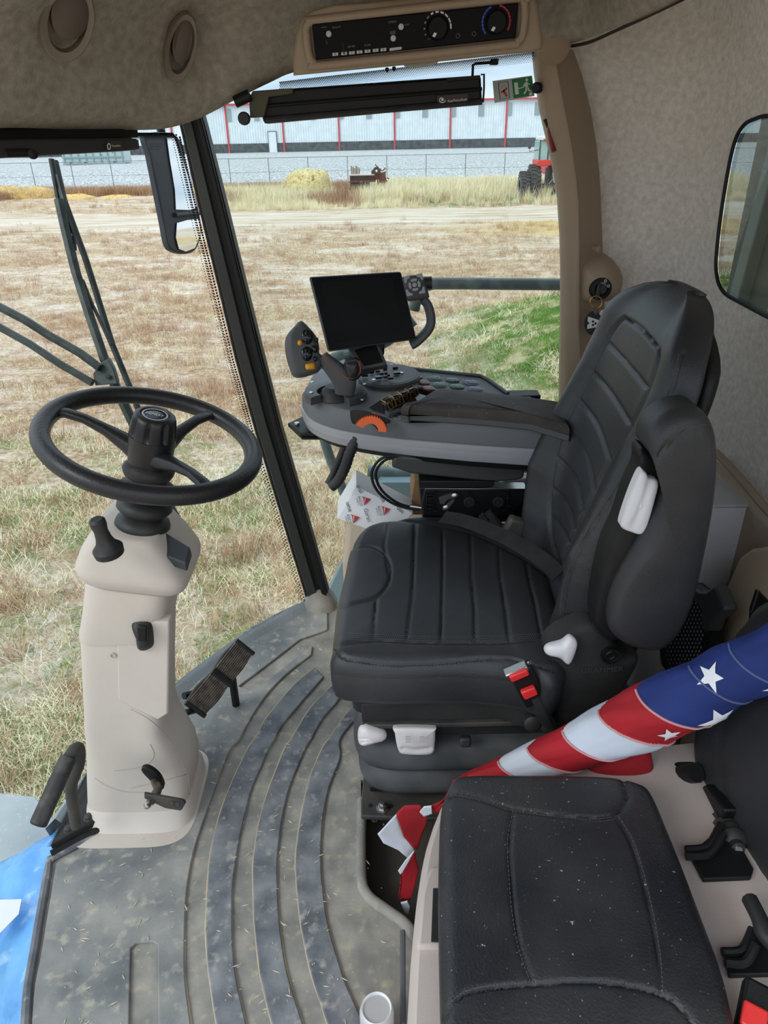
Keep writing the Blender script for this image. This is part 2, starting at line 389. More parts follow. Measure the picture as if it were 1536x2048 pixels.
# --- front right corner post (black)
def quadprism(name, px, y, dy, m, parent=None, **k):
    return MB().prism([U(a, b, y=yy) for (a, b), yy in zip(px, y)], (0, dy, 0)).mk(name, m, parent, **k)
pe_l = [(612, 1200), (560, 1031), (508, 860), (470, 722), (431, 559), (396, 415), (364, 275), (352, 225)]
pe_r = [(661, 1205), (610, 1024), (561, 855), (519, 690), (483, 545), (450, 410), (414, 268), (402, 222)]
py_ = [2.03-.04*k/7 for k in range(8)]
def postpart(name, fl, fr, dy0, dy1, m, parent=None, **k):
    r = []
    for (l, r_, y) in zip(pe_l, pe_r, py_):
        mixp = lambda f: (l[0]+(r_[0]-l[0])*f, l[1]+(r_[1]-l[1])*f)
        A, B = U(*mixp(fl), y=y+dy0), U(*mixp(fr), y=y+dy0); r.append([A, B, B+V((0, dy1-dy0, 0)), A+V((0, dy1-dy0, 0))])
    return MB().loft(r).mk(name, m, parent, sm=30, **k)
post = postpart('trim_3', 0, 1, 0, .05, 'black', kind='structure', bev=.005)
postpart('glazing_strip', .12, .52, -.010, .0, mat('glaze', (50, 52, 50), .3), post, bev=.003)
postpart('rubber_seal', .72, .92, -.014, .0, 'black', post, bev=.004)

# --- dotted black border on the windscreen and the side window
def dots(name, pts, parent, m='black'):
    mb = MB()
    for P, n, r in pts:
        x = n.orthogonal().normalized(); y = n.cross(x)
        mb.add([P+(x*math.cos(k*PI/3)+y*math.sin(k*PI/3))*r for k in range(6)], [(0, 1, 2, 3, 4, 5)])
    o = mb.mk(name, m, parent, sm=0, kind='stuff'); return o
dl = []
for k in range(170):
    t_ = k/169; q_ = t_*6; i_ = min(5, int(q_)); f_ = q_-i_; a = U(pe_l[i_][0]+(pe_l[i_+1][0]-pe_l[i_][0])*f_-1, pe_l[i_][1]+(pe_l[i_+1][1]-pe_l[i_][1])*f_, y=2.0); nn = V((.5, -.8, 0)).normalized()
    for j in range(4):
        dl.append((a+V((-.004-.0055*j-(.0028 if j % 2 else 0), 0, .0055*(j % 2))), nn, .0030-.0005*j))
# windscreen header row of dots
for k in range(64):
    for j in range(6):
        P = U(250+1.75*k+(.9 if j % 2 else 0), 267+2.6*j+max(0, (k-54))**1.6*1.1, y=1.9)
        dl.append((P, V((0, -1, 0)), .0022-.0003*j))
dots('dot_border', dl, win1)
# serrated border at the lower left foot of the windscreen
fr = MB(); a, b = U(104, 1692, z=.03), U(187, 1528, z=.06)
for k in range(46):
    P = a.lerp(b, k/46); d = (b-a).normalized()
    fr.add([P, P+d*.0045, P+V((-.012, -.004, 0))+d*.002], [(0, 1, 2)])
fr.mk('serrated_border', 'black', win1, sm=0, kind='stuff')
# --- right side window
wy = 2.035
sw = [U(650, 1215, y=wy), U(400, 225, y=wy), U(500, 150, y=wy), U(1080, 60, y=wy), U(1190, 480, y=wy), U(1190, 1215, y=wy)]
win2 = MB().prism(sw, (0, .006, 0)).mk('window_2', 'glass_dust', kind='structure', sm=0)
dl = []
for k in range(150):
    for j in range(7):
        u_ = 560+3.45*k+(1.7 if j % 2 else 0); vv = 168-(u_-560)*.118+j*3.0-3
        dl.append((U(u_, vv, y=wy-.002), V((0, -1, 0)), .0021-.0002*j))
dots('dot_border', dl, win2)

# --- right rear pillar (beige)
pl_ = [(1073, 100), (1078, 150), (1088, 220), (1104, 290), (1117, 350), (1124, 400), (1129, 480), (1130, 560), (1129, 650), (1127, 740), (1126, 830), (1126, 1000)]
pm_ = [(1104, 92), (1112, 150), (1126, 220), (1140, 290), (1149, 350), (1154, 400), (1156, 480), (1156, 560), (1156, 650), (1160, 740), (1175, 830), (1190, 1000)]
pr_ = [(1146, 88), (1163, 150), (1180, 220), (1192, 290), (1198, 350), (1201, 400), (1204, 480), (1206, 560), (1210, 650), (1235, 740), (1270, 830), (1290, 1000)]
rings = []
for a, b, c in zip(pl_, pm_, pr_):
    p, q, r = U(*a, y=2.0), U(*b, y=1.955), U(*c, y=2.0)
    q.z = p.z; r.z = p.z
    e = V(((q.x-p.x), 0, 0))
    rings.append([V((p.x, 2.06, p.z)), V((p.x, 1.985, p.z)), V((p.x+.008, 1.972, p.z)), q-e*.12+V((0, .001, 0)), q+V((.004, .001, 0)), q+V((.012, .012, 0)), r, V((r.x+.02, 2.07, p.z))])
pil = MB().loft(rings).mk('trim_4', 'beige_trim', kind='structure', sm=50)
# ignition boss on the pillar
boss = inflate('ignition_housing', [U(a, b, y=1.985) for a, b in ((1152, 536), (1165, 520), (1205, 508), (1232, 524), (1250, 553), (1248, 580), (1236, 598), (1208, 608), (1154, 606))], (0, -1, .0), .045, .05, .03, 'beige_trim', pil, M_=60, K=12)
# pillar cap & small round plug
MB().lathe(U(1097+10, 92, y=1.95), (0, -1, -.3), [(.0, 0), (.036, 0), (.036, .012), (.03, .016)], 24).mk('cap', 'beige_trim', pil)
MB().lathe(U(1192, 497, y=1.975), (0.4, -1, 0), [(.008, -.01), (.008, .012), (.005, .013)], 16).mk('cap', 'beige_trim', pil)

# --- side and rear carpeted wall
plan = catm([V((.515, 2.07, 0)), V((.58, 2.06, 0)), V((.66, 2.065, 0)), V((.735, 2.045, 0)), V((.79, 1.965, 0)), V((.825, 1.82, 0)), V((.85, 1.5, 0)), V((.86, 1.0, 0)), V((.86, .25, 0))], 8)
wpx = catm([V((1552, 232, 0)), V((1512, 238, 0)), V((1490, 256, 0)), V((1474, 300, 0)), V((1455, 400, 0)), V((1442, 490, 0)), V((1438, 545, 0)), V((1447, 582, 0)), V((1475, 605, 0)), V((1552, 650, 0)), V((1700, 720, 0)), V((1720, 240, 0))], 5, True)
wp = [U(p.x, p.y, x=.83) for p in wpx]
def inpoly(p, poly):
    c = False; j = len(poly)-1
    for i in range(len(poly)):
        a, b = poly[i], poly[j]
        if (a[1] > p[1]) != (b[1] > p[1]) and p[0] < (b[0]-a[0])*(p[1]-a[1])/(b[1]-a[1])+a[0]: c = not c
        j = i
    return c
from mathutils.geometry import delaunay_2d_cdt
arc = [0]
for i in range(1, len(plan)): arc.append(arc[-1]+(plan[i]-plan[i-1]).length)
def s_of_y(y):
    for i in range(len(plan)-1):
        if plan[i].x > .72 and plan[i].y >= y >= plan[i+1].y: return arc[i]+(arc[i+1]-arc[i])*(plan[i].y-y)/(plan[i].y-plan[i+1].y+1e-9)
    return arc[-1]
def p_of_s(s_, z):
    i = max(0, min(len(plan)-2, next((k for k in range(len(arc)-1) if arc[k+1] >= s_), len(plan)-2)))
    p = plan[i].lerp(plan[i+1], (s_-arc[i])/(arc[i+1]-arc[i])); k = max(0, (z-1.45)/.35); f_ = min(1, max(0, (s_-.3)/.2))
    sh_ = .13*(max(0, z-1.12)/.5)**1.4*max(0, 1-s_/.16)
    sh_ -= .05*min(1, max(0, (1.2-z)/.15))*max(0, 1-s_/.16)
    return V((p.x-.10*k*k*f_-sh_, p.y-.10*k*k*f_, z))
wo = [(s_of_y(p.y), p.z) for p in wp]
pts2 = [V(q) for q in wo]; nW = len(pts2)
zs_ = [.62+.06*i for i in range(20)]
for a_ in arc:
    for z in zs_:
        if not inpoly((a_, z), wo) and min((a_-q[0])**2+(z-q[1])**2 for q in wo) > .0004: pts2.append(V((a_, z)))
cv, ce, cf, *_ = delaunay_2d_cdt(pts2, [(i, (i+1) % nW) for i in range(nW)], [], 0, 1e-5)
wf = [tuple(f) for f in cf if not inpoly((sum(cv[i].x for i in f)/len(f), sum(cv[i].y for i in f)/len(f)), wo)]
wall = mk('wall_rear', [p_of_s(c.x, c.y) for c in cv], wf, 'carpet', kind='structure', sm=80)
gf_ = [tuple(f) for f in cf if inpoly((sum(cv[i].x for i in f)/len(f), sum(cv[i].y for i in f)/len(f)), wo)]
win3 = mk('window_3', [p_of_s(c.x, c.y)+V((.004, 0, 0)) for c in cv], gf_, 'glass_tint', kind='structure', sm=80)
MB().tube([p_of_s(*q)-V((.002, 0, 0)) for q in wo], .0045, 8, closed=True).mk('window_seal', 'black', win3)
# piping where the headliner meets the wall
MB().tube(catm([U(a, b, t=tt) for a, b, tt in ((1144, 92, 1.68), (1180, 84, 1.6), (1230, 62, 1.5), (1300, 30, 1.38), (1370, -4, 1.28), (1440, -40, 1.2), (1600, -120, 1.05))], 5), .0035, 8).mk('baseboard_rear', mat('seam', (48, 42, 36), .9), kind='structure')

# --- headliner
# columns in (u): lower edge pixel, distance; then rows rising toward the roof
hc = [(-160, 268, 1.28), (0, 256, 1.36), (120, 258, 1.46), (240, 260, 1.56), (330, 257, 1.64), (400, 236, 1.68), (470, 200, 1.68), (540, 165, 1.68), (600, 142, 1.68), (760, 118, 1.68), (930, 106, 1.68), (1080, 98, 1.67), (1160, 82, 1.62), (1235, 55, 1.48), (1310, 25, 1.36), (1400, -20, 1.24), (1560, -100, 1.08)]
# rows: back hidden flange, lower edge, belly rows, top
def hrow(fr_, dt, lift):
    out = []
    for u_, v_, t_ in hc:
        vv = v_+(-95-v_)*fr_ ; P = U(u_, vv, t=t_-dt*(1 if u_ < 1120 else .5)); P.z += lift; out.append(P)
    return catm(out, 6)
belly = [(-.03, -.07, .05), (0.0, -.03, .012), (.0, 0, 0), (.06, .035, 0), (.16, .065, 0), (.35, .10, 0), (.6, .16, 0), (.85, .26, 0), (1.1, .42, 0)]
rows = [hrow(*b) for b in belly]
rows.append([V((p.x*.6, .1 if p.y < .6 else p.y*.5, 1.86)) for p in rows[-1]])
hl = MB().loft(rows, caps=False, closed=False).mk('ceiling', 'headliner', kind='structure', sm=80)
roof = MB().box((-.05, 1.1, 1.90), (2.1, 2.1, .05)).mk('trim_5', 'headliner', kind='structure')
MB().box((-.05, 1.1, 2.0), (2.3, 2.4, .14)).mk('trim_6', mat('roof_out', (170, 170, 168), .5), kind='structure', bev=.03)
# shallow recessed round air vents
def vent(px, rx, ry, tilt, t_, nrm):
    c = U(*px, t=t_); R = frame(c, nrm); ct, st = math.cos(tilt), math.sin(tilt)
    def ell(a, b, h): return [c + R @ V((ct*a*math.cos(k*PI/18)-st*b*math.sin(k*PI/18), st*a*math.cos(k*PI/18)+ct*b*math.sin(k*PI/18), h)) for k in range(36)]
    ringo = MB().loft([ell(rx, ry, -.03), ell(rx, ry, .004), ell(rx*.95, ry*.95, .008), ell(rx*.74, ry*.74, .003), ell(rx*.70, ry*.70, -.02)], caps=False).mk('air_vent', mat('vent_rim', (132, 120, 106), .6), hl)
    off = V((.006, .012, 0))
    MB().loft([[p+R @ off for p in ell(rx*.70, ry*.62, -.02)], [p+R @ off for p in ell(rx*.70, ry*.62, .004)], [p+R @ off for p in ell(rx*.5, ry*.45, .010)]]).mk('vent_flap', mat('vent_in', (92, 80, 70), .55), ringo)
vent((362, 97), .030, .066, math.radians(-20), 1.50, (.35, -.9, -.25))
vent((135, 45), .042, .066, math.radians(-28), 1.27, (.45, -.85, -.25))

# --- lower rear trims
bw = lambda name, c, sz, m, **k: MB().box(c, sz).mk(name, m, kind='structure', **k)
bw('wall_right', (.36, 1.88, .18), (.96, .34, .40), 'beige_wall', bev=.02)
rear_low = bw('wall_left', (.865, 1.05, .32), (.08, 1.9, .74), 'beige_wall', bev=.02)
rear_low.name = 'wall_back'
bw('baseboard_back', (.815, 1.2, .06), (.03, 1.4, .10), 'beige_wall', bev=.01)

# =================================================================== FIELD
def gh(x, y):
    h = .05*noise.noise(V((x*.35, y*.35, 0)))+.02*noise.noise(V((x*1.3, y*1.3, 3)))
    m_ = math.exp(-abs((x-6.2)/4.2)**3.2-abs((y-12.6)/3.6)**2.6)
    h += 1.30*m_*(1+.12*noise.noise(V((x*.9, y*.9, 7))))
    h += .35*math.exp(-((x+24)/7)**2-((y-44)/4)**2)
    return h
radii = [1.5*(1.0+.062)**i for i in range(74)]
angs = [math.radians(-75+2.0*i) for i in range(76)]+[math.radians(77+8*i) for i in range(1, 26)]
vs = []; fs = []
for r in radii:
    for a in angs:
        x, y = r*math.sin(a), r*math.cos(a); vs.append((x, y, GZ+gh(x, y)))
n = len(angs)
for i in range(len(radii)-1):
    for j in range(n-1): fs.append((i*n+j, i*n+j+1, (i+1)*n+j+1, (i+1)*n+j))
gm = bpy.data.materials.new('field'); gm.use_nodes = True; MATS['field'] = gm
N_ = gm.node_tree; bs = N_.nodes['Principled BSDF']; bs.inputs['Roughness'].default_value = .95; bs.inputs['Specular IOR Level'].default_value = .1
def nn_(t, **k):
    q = N_.nodes.new(t)
    for a, b in k.items(): setattr(q, a, b)
    return q
geo = nn_('ShaderNodeNewGeometry'); pos = geo.outputs['Position']; lk = N_.links.new
sx = nn_('ShaderNodeSeparateXYZ'); lk(pos, sx.inputs[0])
def nz_(scale, det=5, st=(1, 1, 1), off=0, rough=.55, dist=0):
    q = nn_('ShaderNodeMapping'); q.inputs['Scale'].default_value = st; q.inputs['Location'].default_value = (off, off, 0); lk(pos, q.inputs[0])
    z = nn_('ShaderNodeTexNoise'); z.inputs['Scale'].default_value = scale; z.inputs['Detail'].default_value = det; z.inputs['Roughness'].default_value = rough
    z.inputs['Distortion'].default_value = dist
    lk(q.outputs[0], z.inputs['Vector']); return z.outputs[0]
def ramp(src, stops):
    r = nn_('ShaderNodeValToRGB'); e = r.color_ramp.elements
    while len(e) < len(stops): e.new(.5)
    for el, (p, c) in zip(e, stops):
        el.position = p; el.color = (lin(c)+(1,)) if len(c) == 3 else c
    lk(src, r.inputs[0]); return r.outputs[0]
def mixc(f, a, b):
    q = nn_('ShaderNodeMix'); q.data_type = 'RGBA'
    lk(f, q.inputs[0])
    for s_, i in ((a, 6), (b, 7)):
        if isinstance(s_, tuple): q.inputs[i].default_value = lin(s_)+(1,)
        else: lk(s_, q.inputs[i])
    return q.outputs[2]
def mth(op, a, b):
    q = nn_('ShaderNodeMath', operation=op)
    for s_, i in ((a, 0), (b, 1)):
        if isinstance(s_, (int, float)): q.inputs[i].default_value = s_
        else: lk(s_, q.inputs[i])
    return q.outputs[0]
def band(src, a, b, soft):
    r1 = nn_('ShaderNodeMapRange'); r1.interpolation_type = 'SMOOTHSTEP'; r1.inputs[1].default_value = a-soft; r1.inputs[2].default_value = a+soft; lk(src, r1.inputs[0])
    r2 = nn_('ShaderNodeMapRange'); r2.interpolation_type = 'SMOOTHSTEP'; r2.inputs[1].default_value = b-soft; r2.inputs[2].default_value = b+soft; lk(src, r2.inputs[0])
    return mth('SUBTRACT', r1.outputs[0], r2.outputs[0])
W = lambda x: ramp(x, [(0, (0, 0, 0, 1)), (1, (1, 1, 1, 1))])
fine = nz_(14, 8, rough=.7); mid = nz_(1.6, 6, rough=.65); big = nz_(.28, 4)
straw = ramp(fine, [(.32, (134, 108, 84)), (.46, (184, 158, 128)), (.56, (212, 190, 158)), (.68, (238, 224, 200))])
soil = ramp(nz_(9, 8, off=5, rough=.7), [(.35, (196, 174, 148)), (.5, (228, 212, 192)), (.62, (242, 232, 218))])
green = ramp(nz_(16, 6, off=9, rough=.7), [(.34, (64, 84, 40)), (.5, (104, 128, 62)), (.64, (164, 168, 108))])
soilm = ramp(nz_(.55, 8, st=(.6, 1.1, 1), off=2, rough=.78, dist=.6), [(.47, (0, 0, 0, 1)), (.58, (1, 1, 1, 1))])
col = mixc(soilm, straw, soil)
greenm = ramp(nz_(.9, 7, off=14, rough=.75), [(.50, (0, 0, 0, 1)), (.60, (1, 1, 1, 1))])
nearm = band(sx.outputs[1], 2.2, 9.5, 1.6)
col = mixc(mth('MULTIPLY', mth('MULTIPLY', greenm, nearm), .75), col, green)
# mound: green and pale grass
md = nn_('ShaderNodeMath', operation='SUBTRACT'); lk(sx.outputs[2], md.inputs[0]); md.inputs[1].default_value = GZ
mm = nn_('ShaderNodeMapRange'); mm.inputs[1].default_value = .15; mm.inputs[2].default_value = .5; lk(md.outputs[0], mm.inputs[0])
gg = ramp(nz_(1.5, 8, off=3, rough=.75), [(.40, (74, 112, 40)), (.5, (104, 138, 58)), (.56, (186, 176, 132)), (.68, (214, 200, 164))])
nearx = band(sx.outputs[1], 6, 20, 2)
col = mixc(mth('MULTIPLY', mm.outputs[0], nearx), col, gg)
# track
wob = nn_('ShaderNodeMath', operation='ADD'); lk(sx.outputs[1], wob.inputs[0]); lk(mth('MULTIPLY', big, 6.0), wob.inputs[1])
road = ramp(nz_(1.1, 8, st=(.22, 1.5, 1), off=4, rough=.75), [(.38, (188, 166, 136)), (.5, (220, 206, 184)), (.62, (236, 226, 210))])
col = mixc(mth('MULTIPLY', band(wob.outputs[0], 36, 43.5, 1.2), .85), col, road)
tan_ = ramp(nz_(1.3, 8, st=(.35, 1.3, 1), off=8, rough=.7), [(.36, (186, 156, 100)), (.55, (220, 192, 134))])
lx = nn_('ShaderNodeMapRange'); lx.inputs[1].default_value = 2; lx.inputs[2].default_value = 7; lk(sx.outputs[0], lx.inputs[0])
col = mixc(mth('MULTIPLY', band(wob.outputs[0], 32.5, 36.5, .8), lx.outputs[0]), col, tan_)
lk(col, bs.inputs['Base Color'])
bp = nn_('ShaderNodeBump'); bp.inputs['Distance'].default_value = .06; bp.inputs['Strength'].default_value = 1
lk(fine, bp.inputs['Height']); lk(bp.outputs[0], bs.inputs['Normal'])
field_o = mk('ground', vs, fs, gm, kind='structure', sm=80, fix=False)

# gravel yard beyond the fence, rising to the building
gr = mat('gravel', (164, 168, 168), .9, c2=(208, 210, 208), sc=5, det=12, lo=.4, hi=.6, c3=(120, 124, 126), sc3=7, lo3=.55, hi3=.6, bump=.05, bsc=9)
grid = []
for j, (y, z) in enumerate(((56.6, .0), (59, .25), (62, .62), (66, .95), (72, 1.1), (85, 1.15), (101, 1.2), (180, 1.2))):
    grid.append([V((x, y, GZ-.08+z+.06*noise.noise(V((x*.3, y*.3, 1))))) for x in range(-130, 131, 4)])
gravel = MB().loft(grid, caps=False, closed=False).mk('gravel_yard', gr, kind='structure', sm=80)
GY = GZ+1.08

# --- long metal building
BY = 100.0
bld = thing('warehouse', (0, BY, GY), 'long white metal building with red trim and a black base beyond the fence', 'building')
white = mat('siding', (232, 238, 240), .5, c2=(218, 226, 230), sc=1.2)
H0, H1, H2 = GY, GY+1.05, GY+5.2
x0, x1 = -62, 62
def box_(c, sz, name, m, parent, **k): return MB().box(c, sz).mk(name, m, parent, **k)
box_(((x0+x1)/2, BY+12, (H0+H2)/2), (x1-x0, 23.6, H2-H0), 'core', white, bld, sm=0)
pitch = 6.82; off = U(459, 300, y=BY).x % pitch
xs = [off+pitch*k for k in range(-10, 10) if x0 < off+pitch*k < x1]
for i in range(len(xs)-1):
    a, b = xs[i], xs[i+1]; mb = MB(); ribs = 22; w_ = (b-a)/ribs; line = []
    for k in range(ribs):
        for fx, fy in ((0, 0), (.55, 0), (.65, -.07), (.9, -.07)): line.append((a+w_*(k+fx), BY+fy))
    line.append((b, BY))
    mb.loft([[V((p[0], p[1], H1)) for p in line], [V((p[0], p[1], H2)) for p in line]], caps=False, closed=False)
    mb.mk('wall_panel', white, bld, sm=0)
    box_(((a+b)/2, BY-.02, (H0+H1)/2), (b-a-.1, .12, H1-H0), 'base_panel', mat('basedark', (64, 68, 70), .8, c2=(92, 96, 96), sc=2.2, det=8), bld, sm=0)
    for fx in (.0, .5):
        box_((a+pitch*fx+.35, BY-.05, H2-1.05), (.62, .14, 1.35), 'skylight_strip', mat('skyl', (150, 160, 160), .4), bld, sm=0)
redm = mat('redtrim', (196, 70, 74), .5)
for x in xs: box_((x, BY-.14, (H0+H2)/2), (.20, .10, H2-H0), 'downpipe', redm, bld, sm=0)
box_(((x0+x1)/2, BY-.2, H2+.06), (x1-x0, .5, .2), 'gutter', redm, bld, sm=0)
dx = U(547, 300, y=BY).x
dr = box_((dx, BY-.12, H0+1.15), (.98, .12, 2.3), 'door', white, bld, sm=0)
for sx_ in (-.52, .52): box_((dx+sx_, BY-.15, H0+1.15), (.07, .14, 2.3), 'frame', 'grey_mid', dr, sm=0)
box_((dx, BY-.15, H0+2.32), (1.1, .14, .07), 'frame', 'grey_mid', dr, sm=0)

# --- chain link fence
fy = 57.5; fg = mat('galv', (136, 142, 142), .5, metal=.3)
fen = thing('chain_link_fence', (0, fy, GZ), 'galvanised chain link fence along the foot of the gravel yard', 'fence')
px0 = U(458, 330, y=fy).x; sp_ = U(537, 330, y=fy).x-px0
for k in range(-9, 11):
    MB().tube([V((px0+sp_*k, fy, GZ-.1)), V((px0+sp_*k, fy, GZ+1.95))], .03, 6).mk('post', fg, fen)
for zz in (1.92, 1.0, .12): MB().tube([V((-34, fy, GZ+zz)), V((38, fy, GZ+zz))], .012 if zz < 1.5 else .022, 5).mk('rail', fg, fen)
mb = MB()
for k in range(-230, 262):
    for d_ in (1, -1):
        a = V((k*.15, fy, GZ+.1)); b = V((k*.15+1.8*d_, fy, GZ+1.9)); mb.tube([a, b], .0022, 3, caps=False)
mb.mk('mesh', fg, fen, kind='stuff', sm=0)

# body of the machine behind the rear glass
tank = thing('grain_tank_wall', V((1.32, 1.35, -1.2)), 'grey-green painted machine panel with a pale bar for the reflected stripe behind the tinted rear glass', 'panel')
MB().box((1.32, 1.35, .9), (.05, 2.8, 4.2)).mk('sheet', mat('tank_paint', (96, 112, 104), .5, c2=(84, 98, 92), sc=2), tank, bev=.01)
MB().box((1.28, 2.60, .9), (.05, .07, 4.2), Matrix.Rotation(.12, 3, 'X')).mk('reflection_stripe', mat('stripe_pale', (150, 166, 160), .5), tank, bev=.006)  # stripe of reflected light in the rear glass, put in as a pale bar

# =================================================================== STEERING COLUMN
colu = thing('steering_column', F(290, 1600), 'beige steering column with black three-spoke steering wheel standing on the front of the rubber mat', 'steering column')
CY = 1.23
def cring(v, uL, uR, hy, yc=CY, ex=4.0, tilt=0.0):
    a, b = U(uL, v, y=yc), U(uR, v, y=yc)
    c = (a+b)/2; hx = (b.x-a.x)/2
    return [V((c.x+p, yc+q, c.z+tilt*p)) for p, q in sq(hx, hy, 56, ex)]
# main body rings are given by the outline's left and right edges down the column
body = [cring(v, l, r, h, y, e) for v, l, r, h, y, e in (
    (1600, 190, 384, .100, 1.25, 4.5), (1560, 190, 388, .100, 1.25, 4.5), (1530, 189, 390, .098, 1.25, 4.5), (1500, 188, 383, .096, 1.255, 4.5), (1470, 188, 366, .093, 1.258, 4.5), (1445, 188, 350, .09, 1.26, 5), (1420, 187, 340, .088, 1.262, 6),
    (1340, 184, 338, .088, 1.262, 6), (1236, 180, 340, .088, 1.262, 6))]
bd = MB().loft(body, caps=True).mk('column_body', 'beige_light', colu, sm=50)
ped = [cring(v, l, r, h, y, 4.5) for v, l, r, h, y in ((1640, 168, 416, .15, 1.24), (1607, 174, 413, .145, 1.24), (1601, 177, 411, .141, 1.24), (1597, 183, 406, .132, 1.24), (1590, 188, 402, .122, 1.245), (1562, 190, 398, .108, 1.25), (1556, 192, 392, .100, 1.25))]
for p in ped[0]: p.z = .008
MB().loft(ped, caps=True).mk('column_foot', 'beige_light', colu, sm=50)
upper = [cring(v, l, r, h, y, e, t_) for v, l, r, h, y, e, t_ in (
    (1236, 179, 341, .092, 1.262, 6, 0), (1225, 179, 342, .094, 1.262, 6, 0), (1180, 186, 350, .094, 1.262, 5, -.05), (1130, 192, 357, .090, 1.262, 5, -.12), (1110, 193, 360, .088, 1.262, 5, -.14))]
MB().loft(upper, caps=True).mk('column_cover', 'beige_light', colu, sm=50)
hx0 = .5
def head_ring(dz, g, hy, ex=5.5):
    a, b = U(176, 1108, y=1.25), U(390, 1128, y=1.25); c = (a+b)/2; hx = (b.x-a.x)/2
    ax = V(((b.x-a.x)/2, 0, (b.z-a.z)/2-.004))
    return [c+ax*(p/hx*g)+V((0, q, dz)) for p, q in sq(hx, hy, 56, ex)]
MB().loft([head_ring(-.030, .80, .080), head_ring(-.018, .93, .090), head_ring(-.002, .99, .098), head_ring(.008, 1.0, .100), head_ring(.018, .985, .099), head_ring(.050, .84, .092), head_ring(.085, .62, .082), head_ring(.092, .56, .076)], caps=True).mk('column_head', 'beige_light', colu, sm=50)
# curved cover flap ending in a point on the column's right edge
fl = [(342, 1242), (336, 1240), (330, 1430), (316, 1444), (262, 1418), (270, 1424), (318, 1449), (340, 1428)]
MB().prism([U(a, b, y=1.172) for a, b in ((338, 1244), (336, 1428), (316, 1441), (262, 1416), (236, 1400), (232, 1244))], (0, .03, 0)).mk('cover_flap', 'beige_light', colu, bev=.004)
for px in ((235, 1178), (226, 1311)): MB().lathe(U(px[0], px[1], y=1.171), (0, -1, 0), [(.0062, -.004), (.0062, .001), (.0048, .0014), (.0046, -.001), (0.0, -.001)], 16).mk('plug', 'beige_base', colu)
# sockets and switches
lv = U(215, 1088, z=.80)
sw1 = MB().lathe(lv-V((0, 0, .02)), (-.08, -.1, 1), [(.0, 0), (.026, .0), (.027, .012), (.018, .022), (.014, .034), (.012, .05), (.014, .062), (.014, .072), (.010, .076), (0, .076)], 20).mk('lever_switch', 'rubber', colu)
pc = UP([(326, 1060), (382, 1094), (372, 1126), (308, 1104)], pl=((U(345, 1095, y=1.20)), (-.05, -.45, .9)))
MB().prism([p-V((0, -.0, .02)) for p in pc], (0, -.004, .022)).mk('switch_panel', mat('panel_grey', (58, 62, 66), .45), colu, bev=.003)
sp2 = UP([(262, 1242), (292, 1238), (306, 1250), (309, 1290), (292, 1302), (276, 1298), (270, 1272)], y=1.172)
ck = inflate('tilt_lever', sp2, (0, -1, .0), .022, .01, .01, 'rubber', colu, M_=36, K=8)
slab('lever_grip', U(285, 1266, y=1.145), Matrix.Rotation(.15, 3, 'Y'), .020, .012, .04, 'black', ck, bev=.004)
# moulded creases of the column
from mathutils.bvhtree import BVHTree
def onto(px, objs, lift=0.0):
    out = []
    for (u, v) in px:
        d = ray(u, v).normalized(); best = None
        for o in objs:
            if o.name not in TREES: TREES[o.name] = BVHTree.FromPolygons([x.co for x in o.data.vertices], [tuple(p.vertices) for p in o.data.polygons])
            h = TREES[o.name].ray_cast(CAM, d)
            if h[0] is not None and (best is None or h[3] < best[3]): best = h
        if best: out.append(best[0]+best[1]*lift*(1 if best[1].dot(d) < 0 else -1))
    return out
TREES = {}
cobj = [o for o in bpy.data.objects if o.parent == colu]
crs = mat('crease', (186, 174, 162), .6)
for L_ in ([(262, 1418), (300, 1440), (335, 1475), (360, 1515), (376, 1552)], [(190, 1556), (215, 1572), (250, 1583), (300, 1585)], [(262, 1576), (320, 1562), (374, 1549)], [(228, 1541), (270, 1536), (298, 1525), (308, 1508), (300, 1488)], [(376, 1552), (380, 1590)]):
    pts_ = onto(cpx(L_, 6), cobj)
    if len(pts_) > 3: MB().tube(pts_, .0014, 6).mk('crease', crs, bd)
# foot pedal low on the column
slot = inflate('pedal_slot', UP([(282, 1540), (296, 1536), (318, 1552), (328, 1575), (318, 1580), (298, 1560)], y=1.118), (0, -1, 0), .002, .01, .002, 'black', colu, M_=30, K=3)
MB().tube([U(305, 1552, y=1.135), U(316, 1578, y=1.09), U(310, 1592, y=1.07), U(300, 1606, y=1.055)], [.008, .009, .011, .008], 12).mk('pedal_stem', mat('rusty', (96, 84, 72), .5, c2=(60, 50, 44), sc=60), colu)
pp = UP([(288, 1586), (366, 1600), (371, 1606), (362, 1622), (330, 1617), (288, 1597)], y=1.06)
pd = inflate('foot_pedal', pp, (.1, -.8, .6), .004, .012, .004, 'black_dusty', colu, M_=40, K=6, smooth=False)
MB().lathe(U(297, 1606, y=1.05), (0, -.9, .2), [(0, 0), (.007, 0), (.008, .008), (.005, .014), (0, .015)], 14).mk('bolt', 'steel', colu)
for k in range(2): slab('tread_mark', U(344+12*k, 1607+2*k, y=1.048), frame(V(), (.1, -.8, .6)), .008, .010, .003, 'rubber', pd, bev=.001)

